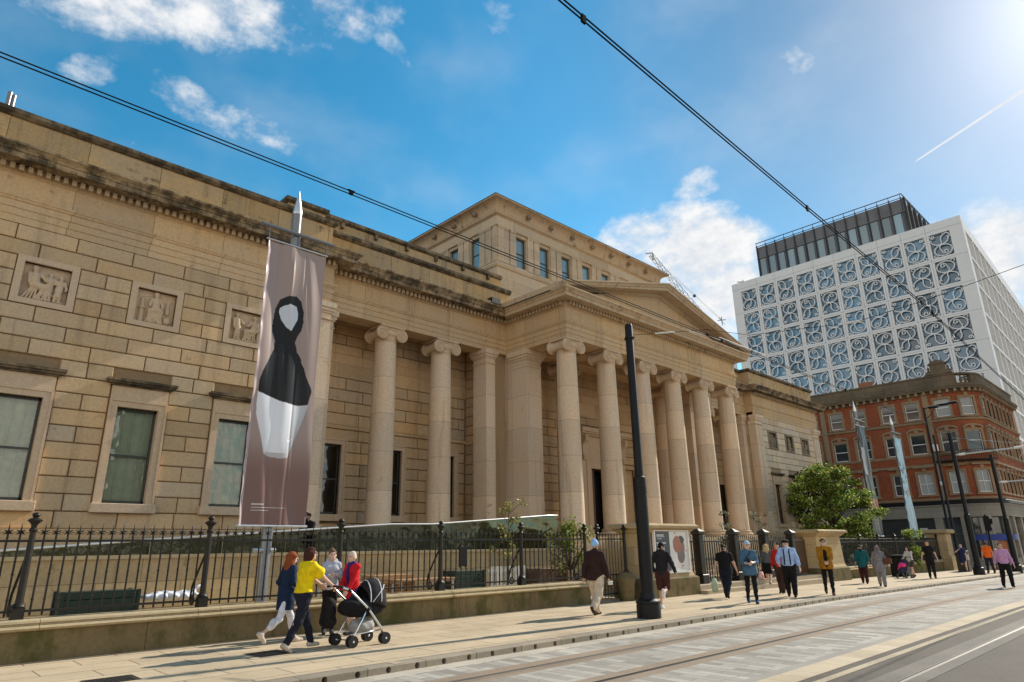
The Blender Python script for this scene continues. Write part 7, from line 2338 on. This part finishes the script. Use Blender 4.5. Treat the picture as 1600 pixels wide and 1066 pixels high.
person('girl in a black gilet and pale grey hoodie, hair up, standing by the wall', 7.12, 12.75, -118, 1.63, (3, 0, -4, 6), ((-.10, .26, 1.22), (.05, .27, 1.18)), 3, 10, 0.92, SK2, 'bun', (0.13, 0.085, 0.05),
       dict(name='hoodie', col=(0.40, 0.42, 0.48), sleeve='long', hem=.90, ease=.02), dict(kind='leggings', col=BLK), (0.05, 0.05, 0.05), (('inner', BLK), ('hood', (0.45, 0.46, 0.5))), fem=True, res=.011)
o = None
person('older woman with short white hair in a red cardigan over a navy dress', 7.42, 12.42, 190, 1.58, (3, 0, -3, 4), ((-.12, .24, .92), (.10, .27, .95)), 2, 0, 1.06, SK2, 'short', (0.62, 0.56, 0.47),
       dict(name='cardigan', col=(0.55, 0.012, 0.020), sleeve='long', hem=.70, low=.70, flare=.185, ease=.024, open=True), dict(kind='skirt', hem=.52, col=(0.02, 0.02, 0.10)), (0.03, 0.03, 0.04), (('scarf', (0.05, 0.02, 0.16)), ('inner', (0.02, 0.02, 0.10))), fem=True, res=.011)
person('bearded man in black leaning on the ramp handrail above the courtyard', 8.95, 17.35, 200, 1.70, (18, 6, -14, 16), ((-.2, .42, 1.02), (.28, .3, 1.12)), 10, 0, 1.05, (0.30, 0.17, 0.11), 'short', BLK,
       dict(name='jumper', col=BLK, sleeve='long', hem=.86, ease=.022), dict(kind='trousers', col=BLK), BLK, (('beard', BLK),), z=0.955)
person('man in a pale blue beanie, dark brown jacket and beige trousers seen from behind', 13.35, 10.95, 12, 1.79, (16, 6, -12, 34), ((-.30, -.06, .80), (.30, .10, .80)), 2, -8, 1.12, SK, 'beanie', (0.28, 0.50, 0.80),
       dict(name='jacket', col=(0.035, 0.016, 0.014), sleeve='long', hem=.80, low=.78, flare=.20, ease=.034, collar=True), dict(kind='trousers', col=(0.56, 0.46, 0.34), wide=.016), (0.05, 0.03, 0.02), res=.011, swing=10)
person('runner in a dark hooded top, brown shorts and white trainers beyond the black pole', 15.75, 10.62, 20, 1.72, (4, 2, 6, 92), ((-.26, .15, .95), (.42, -.16, .88)), 5, 4, 1.03, SK, 'short', BLK,
       dict(name='hooded_top', col=(0.020, 0.018, 0.020), sleeve='long', hem=.86, ease=.026), dict(kind='shorts', col=(0.055, 0.018, 0.016)), (0.70, 0.70, 0.72), (('hood', (0.022, 0.02, 0.022)),), res=.011)
person('stocky man in a black polo shirt and navy trousers walking away from the camera', 19.95, 11.1, 16, 1.66, (20, 4, -22, 22), ((-.36, -.05, .78), (.36, .12, .80)), 3, -30, 1.16, SK, 'short', (0.03, 0.025, 0.02),
       dict(name='polo_shirt', col=BLK, sleeve='short', hem=.86, ease=.026), dict(kind='trousers', col=(0.012, 0.014, 0.024), wide=.006), BLK)
person('person in a denim shirt, pale cap and tight black jeans coming towards the camera', 18.65, 9.62, 214, 1.72, (14, 2, -14, 16), ((-.09, .30, 1.12), (.07, .31, 1.10)), 0, 10, 1.0, SK2, 'cap', (0.42, 0.50, 0.62),
       dict(name='denim_shirt', col=(0.060, 0.130, 0.210), sleeve='roll', hem=.78, low=.76, flare=.185, ease=.03, collar=True), dict(kind='leggings', col=BLK), (0.015, 0.05, 0.11), (('strap', (0.02, 0.03, 0.05)),))
person('blonde woman in a grey jacket and black skirt seen from behind with bare legs', 26.2, 12.72, 18, 1.72, (22, 2, -22, 26), ((-.30, .0, .80), (.34, -.14, .86)), 2, -20, 0.98, SK2, 'long', (0.46, 0.33, 0.17),
       dict(name='jacket', col=(0.085, 0.10, 0.105), sleeve='long', hem=.92, ease=.028), dict(kind='skirt', hem=.52, col=BLK), (0.35, 0.2, 0.14), fem=True)
person('white-bearded man in a black beret, pale blue shirt and black braces', 21.55, 9.78, 200, 1.73, (8, 2, -12, 10), ((.30, .12, .78), (-.30, .26, 1.0))[::-1] if False else ((-.36, .08, .78), (.26, .28, 1.02)), 0, 14, 1.2, SK2, 'beret', BLK,
       dict(name='shirt', col=(0.34, 0.46, 0.70), sleeve='long', hem=.94, ease=.034, collar=True), dict(kind='trousers', col=BLK, wide=.012), BLK, (('beard', (0.62, 0.60, 0.56)), ('braces', (0.008, 0.010, 0.028))))
person('woman in a red top mostly hidden behind the man in braces', 22.9, 10.72, 190, 1.66, (8, 2, -8, 8), (None, None), 0, 0, 1.0, SK, 'short', BLK,
       dict(name='top', col=(0.45, 0.02, 0.02), sleeve='long', hem=.9), dict(kind='trousers', col=(0.05, 0.025, 0.02)), BLK, fem=True, res=.014)
person('man in sunglasses and an open mustard jacket over black clothes near the kerb', 23.1, 9.22, 205, 1.79, (10, 2, -20, 14), ((-.06, .27, 1.0), (.06, .27, 1.0)), 0, 12, 1.02, SK2, 'short', (0.09, 0.045, 0.022),
       dict(name='jacket', col=(0.32, 0.14, 0.008), sleeve='long', hem=.80, low=.78, flare=.19, ease=.034, collar=True, open=True), dict(kind='leggings', col=BLK), (0.07, 0.025, 0.015), (('inner', BLK), ('glasses', BLK)))
person('bearded man in a loose teal top, dark cap and maroon trousers', 31.4, 11.0, 196, 1.60, (12, 2, -14, 12), ((-.32, .06, .74), (.30, .10, .80)), 0, 20, 1.12, (0.33, 0.19, 0.13), 'cap', (0.05, 0.045, 0.03),
       dict(name='top', col=(0.008, 0.085, 0.095), sleeve='roll', hem=.74, low=.72, flare=.21, ease=.036), dict(kind='trousers', col=(0.045, 0.010, 0.012), wide=.01), BLK, (('beard', BLK),), res=.014)
person('woman in a long grey outfit and grey headscarf with a brown shoulder bag', 29.2, 9.6, 196, 1.55, (10, 2, -16, 14), ((-.34, .02, .76), (.26, -.06, .88)), 0, 10, 1.1, SK3, 'hijab', (0.19, 0.165, 0.17),
       dict(name='tunic', col=(0.20, 0.19, 0.20), sleeve='long', hem=.62, low=.60, flare=.21, ease=.036), dict(kind='trousers', col=(0.21, 0.20, 0.21), wide=.012), (0.03, 0.03, 0.03), fem=True, res=.014)
person('woman with long dark hair in a white blouse pushing a pushchair, seen from the side', 38.9, 11.3, 168, 1.56, (18, 2, -22, 8), ((-.2, .45, .95), (.2, .45, .95)), 6, -20, 0.96, SK2, 'long', (0.035, 0.016, 0.012),
       dict(name='blouse', col=(0.62, 0.56, 0.52), sleeve='long', hem=.92, ease=.028), dict(kind='skirt', hem=.58, col=(0.085, 0.065, 0.055)), BLK, fem=True, res=.014)
person('tall man in a black T-shirt and black trousers standing on the far pavement', 38.4, 10.28, 204, 1.79, (4, 0, -6, 4), ((-.34, .04, .80), (.36, .04, .80)), 0, 30, 1.05, SK, 'short', (0.04, 0.03, 0.025),
       dict(name='t_shirt', col=BLK, sleeve='short', hem=.86, ease=.026), dict(kind='trousers', col=BLK), (0.1, 0.06, 0.05), res=.014)
person('person in a navy dress with bare legs walking beside the second tram pole', 49.8, 11.5, 196, 1.68, (14, 2, -18, 30), ((-.2, .1, .85), (.16, .28, 1.35)), 0, 0, 1.06, SK2, 'short', (0.35, 0.28, 0.24),
       dict(name='dress', col=(0.02, 0.025, 0.07), sleeve='short', hem=.55, low=.55, flare=.20, ease=.03), None, (0.12, 0.05, 0.03), fem=True, res=.016)
person('man in a lilac shirt and black trousers striding across the tram tracks', 33.2, 6.3, 205, 1.72, (26, 24, -16, 8), ((-.34, .10, .76), (.30, -.08, .84)), -2, 14, 1.06, SK, 'short', (0.10, 0.06, 0.04),
       dict(name='shirt', col=(0.50, 0.26, 0.44), sleeve='long', hem=.92, ease=.03, collar=True), dict(kind='trousers', col=BLK, wide=.008), BLK, z=gz(33) - .10, res=.014)
person('worker in an orange high-visibility vest behind the man in lilac', 47.5, 9.7, 30, 1.76, (10, 2, -12, 12), (None, None), 0, 0, 1.05, SK, 'short', (0.05, 0.04, 0.03),
       dict(name='vest', col=(0.75, 0.13, 0.015), sleeve='short', hem=.86, ease=.034), dict(kind='trousers', col=(0.02, 0.02, 0.03)), BLK, res=.016)

# ---- things carried
def carrier(label, x, y, z, col, h=0.34, w=0.26):
    m = MB()
    vs = []
    for k, (ww, dd, zz) in enumerate(((w * .8, .08, 0), (w, .10, h * .5), (w * .9, .05, h * .9), (w * .5, .03, h))):
        for i in range(12):
            a = 2 * PI * i / 12
            vs.append((ww / 2 * math.cos(a) * (1 + .08 * math.sin(3 * a + k)), dd * math.sin(a) * (1 + .15 * math.sin(5 * a + 2 * k)), zz))
    fs = [tuple(range(11, -1, -1))] + [(k * 12 + i, k * 12 + (i + 1) % 12, (k + 1) * 12 + (i + 1) % 12, (k + 1) * 12 + i) for k in range(3) for i in range(12)]
    m.add(vs, fs)
    m.tube([(-w * .2, 0, h), (-w * .12, 0, h + .10), (0, 0, h + .13), (w * .12, 0, h + .10), (w * .2, 0, h)], .008, 6)
    o = obj('carrier_bag', m, fabric(col), smooth_=True); o.location = (x, y, z)
    return tag(o, label, 'bag')
carrier('pale green carrier bag held by the man in the black polo shirt', 19.80, 11.44, 0.17, (0.42, 0.50, 0.36), 0.42, 0.24)
carrier('pink and white carrier bag held by the blonde woman', 26.15, 13.02, 0.16, (0.75, 0.45, 0.42), 0.40, 0.34)
m = MB(); m.bbox(-0.06, 0.06, -0.14, 0.14, 0, 0.22, 0.03); m.tube([(0, -0.12, 0.2), (-0.02, -0.06, 0.45), (-0.05, 0.02, 0.62), (0, 0.12, 0.2)], 0.012, 6)
o = obj('shoulder_bag', m, fabric((0.13, 0.045, 0.025)), smooth_=False); o.location = (29.2, 9.28, 0.78); o.rotation_euler = (0, 0, R(10))
tag(o, 'brown shoulder bag carried by the woman in the grey headscarf', 'bag')
m = MB(); m.bbox(-0.035, 0.035, -0.006, 0.006, 0, 0.14, 0.004)
for i, (p, lb) in enumerate((((21.37, 9.98, 1.00), 'dark phone in the hand of the man with braces'), ((18.37, 9.47, 1.10), 'dark phone held by the person in the denim shirt'))):
    o = obj('phone', m, 'black_paint'); o.location = p; o.rotation_euler = (R(-35), 0, R(110))
    tag(o, lb, 'phone', 'phones in hands')
m = MB(); m.bbox(-0.05, 0.05, -0.04, 0.04, 0, 0.07, 0.01); m.bbox(-0.055, 0.055, -0.045, 0.045, 0.07, 0.085, 0.004)
o = obj('food_carton', m, 'parchment'); o.location = (13.50, 10.62, 0.70); tag(o, 'small pale food carton in the hand of the man in the beanie', 'carton')

# ------------------------------------------------------------------ pram and pushchair
def wheel(parent, c, r, w, rim='pale_metal'):
    m = MB(); m.lathe([(r * .80, -w / 2), (r * .96, -w / 2), (r, -w / 4), (r, w / 4), (r * .96, w / 2), (r * .80, w / 2)], c, 22, 'y')
    o = obj('wheel', m, 'rubber', parent, auto=40)
    m = MB()
    m.lathe([(r * .66, -w * .45), (r * .80, -w * .45), (r * .80, w * .45), (r * .66, w * .45), (r * .66, -w * .45)], c, 22, 'y')
    m.lathe([(0, -w * .6), (r * .2, -w * .55), (r * .22, 0), (r * .2, w * .55), (0, w * .6)], c, 10, 'y')
    for k in range(5):
        a = 2 * PI * k / 5
        ca, sa = math.cos(a), math.sin(a)
        m.tube([(c[0] + r * .15 * ca, c[1], c[2] + r * .15 * sa), (c[0] + r * .7 * ca, c[1], c[2] + r * .7 * sa)], r * .10, 6)
    obj('rim', m, rim, o, auto=40)
    return o
t = thing('pram', 'black pram with white piped hood and twin chrome wheels pushed by the woman in yellow', 'pram', (6.76, 11.02, 0), R(2))
for ux in (-0.30, 0.37):
    for sy in (-0.27, 0.27):
        for dy in (-0.04, 0.04): wheel(t, (ux, sy + dy, 0.098), 0.098, 0.042)
m = MB()
for sy in (-0.25, 0.25):
    m.tube([(-0.52, sy, 0.98), (-0.38, sy, 0.93), (0.02, sy, 0.60), (0.30, sy, 0.28), (0.37, sy, 0.11)], 0.021, 8)
    m.tube([(0.0, sy * .96, 0.60), (-0.14, sy * .98, 0.36), (-0.26, sy, 0.17), (-0.30, sy, 0.11)], 0.018, 8)
    m.tube([(-0.28, sy, 0.20), (0.30, sy, 0.24)], 0.013, 6)
    m.tube([(0.37, sy - .045, 0.098), (0.37, sy + .045, 0.098)], 0.02, 8); m.tube([(-0.30, sy - .045, 0.098), (-0.30, sy + .045, 0.098)], 0.02, 8)
m.tube([(-0.30, -0.27, 0.11), (-0.30, 0.27, 0.11)], 0.012, 6)
obj('frame', m, 'chrome', t, smooth_=True)
m = MB(); m.tube([(-0.52, -0.25, 0.98), (-0.545, -0.2, 0.99), (-0.55, 0, 0.995), (-0.545, 0.2, 0.99), (-0.52, 0.25, 0.98)], 0.02, 8)
for sy in (-0.25, 0.25): m.tube([(0.0, sy, 0.62), (0.04, sy, 0.58)], 0.032, 8); m.tube([(-0.42, sy, 0.95), (-0.36, sy, 0.91)], 0.028, 8)
obj('handle', m, 'rubber', t, smooth_=True)
V, F = sdf_mesh([('e', V3(.03, 0, .60), V3(.45, .235, .155), .02), ('e', V3(-.05, 0, .68), V3(.33, .215, .11), .05), ('c', V3(.30, 0, .60), V3(.44, 0, .66), .13, .12, .06)], .013, [((0, 0, -1), -.80)], .003)
np_obj('bassinet', [(V, F)], fabric(BLK), t)
V, F = sdf_mesh([('e', V3(.22, 0, .70), V3(.31, .245, .40), .02), ('-e', V3(.08, 0, .62), V3(.28, .215, .36), .01)], .012, [((.25, 0, .97), .70), ((1, 0, .12), .075)], .0025)
np_obj('hood', [(V, F)], fabric((0.016, 0.014, 0.016)), t)
m = MB()
for xx in (.085, .30):
    k = math.sqrt(1 - ((xx - .22) / .31) ** 2)
    m.tube([(xx + .012 * math.sin(PI * i / 18), -.249 * k * math.cos(PI * i / 18), .70 + .405 * k * math.sin(PI * i / 18)) for i in range(19)], 0.010, 6)
for sy in (-1, 1):
    m.tube([(.12, sy * .238, .705), (.25, sy * .232, .84), (.36, sy * .19, .93), (.42, sy * .12, .98)], 0.009, 6)
obj('piping', m, 'white_sheet', t, smooth_=True)
V, F = sdf_mesh([('e', V3(.05, 0, .30), V3(.24, .20, .12), .02), ('c', V3(-.12, 0, .38), V3(.24, 0, .38), .05, .05, .03)], .013, [((0, 0, -1), -.43)], .004)
np_obj('shopping_basket', [(V, F)], fabric((0.30, 0.29, 0.28)), t)
V, F = sdf_mesh([('c', V3(-.44, 0, .44), V3(-.44, 0, .68), .14, .12, .03, 1.0), ('e', V3(-.44, 0, .40), V3(.14, .18, .12), .03)], .014, (), .004)
o = np_obj('shopping_bag', [(V, F)], fabric((0.014, 0.012, 0.012)), None)
o.location = (6.74, 11.30, 0); tag(o, 'black shopping bag hanging from the pram handle', 'bag')
t = thing('pushchair', 'dark pushchair with pink blanket pushed by the woman in white', 'pushchair', (38.1, 11.42, gz(38)), R(168))
for ux in (-0.28, 0.3):
    for sy in (-0.22, 0.22): wheel(t, (ux, sy, 0.09), 0.09, 0.04)
m = MB()
for sy in (-0.2, 0.2): m.tube([(-0.5, sy, 1.0), (0.3, sy, 0.12)], 0.016, 6); m.tube([(0.1, sy, 0.5), (-0.28, sy, 0.1)], 0.014, 6)
m.tube([(-0.5, -0.2, 1.0), (-0.5, 0.2, 1.0)], 0.018, 6)
obj('frame', m, 'grey_metal', t)
V, F = sdf_mesh([('c', V3(-.15, 0, .75), V3(.05, 0, .42), .16, .17, .03, 1.0), ('c', V3(.05, 0, .42), V3(.3, 0, .36), .15, .12, .03, 1.0)], .02)
np_obj('seat', [(V, F)], fabric((0.03, 0.03, 0.06)), t)
V, F = sdf_mesh([('e', V3(.08, 0, .62), V3(.2, .17, .12), .02), ('c', V3(.1, -.1, .6), V3(.3, -.1, .4), .07, .05, .04)], .02, (), .006)
np_obj('blanket', [(V, F)], fabric((0.75, 0.05, 0.22)), t)
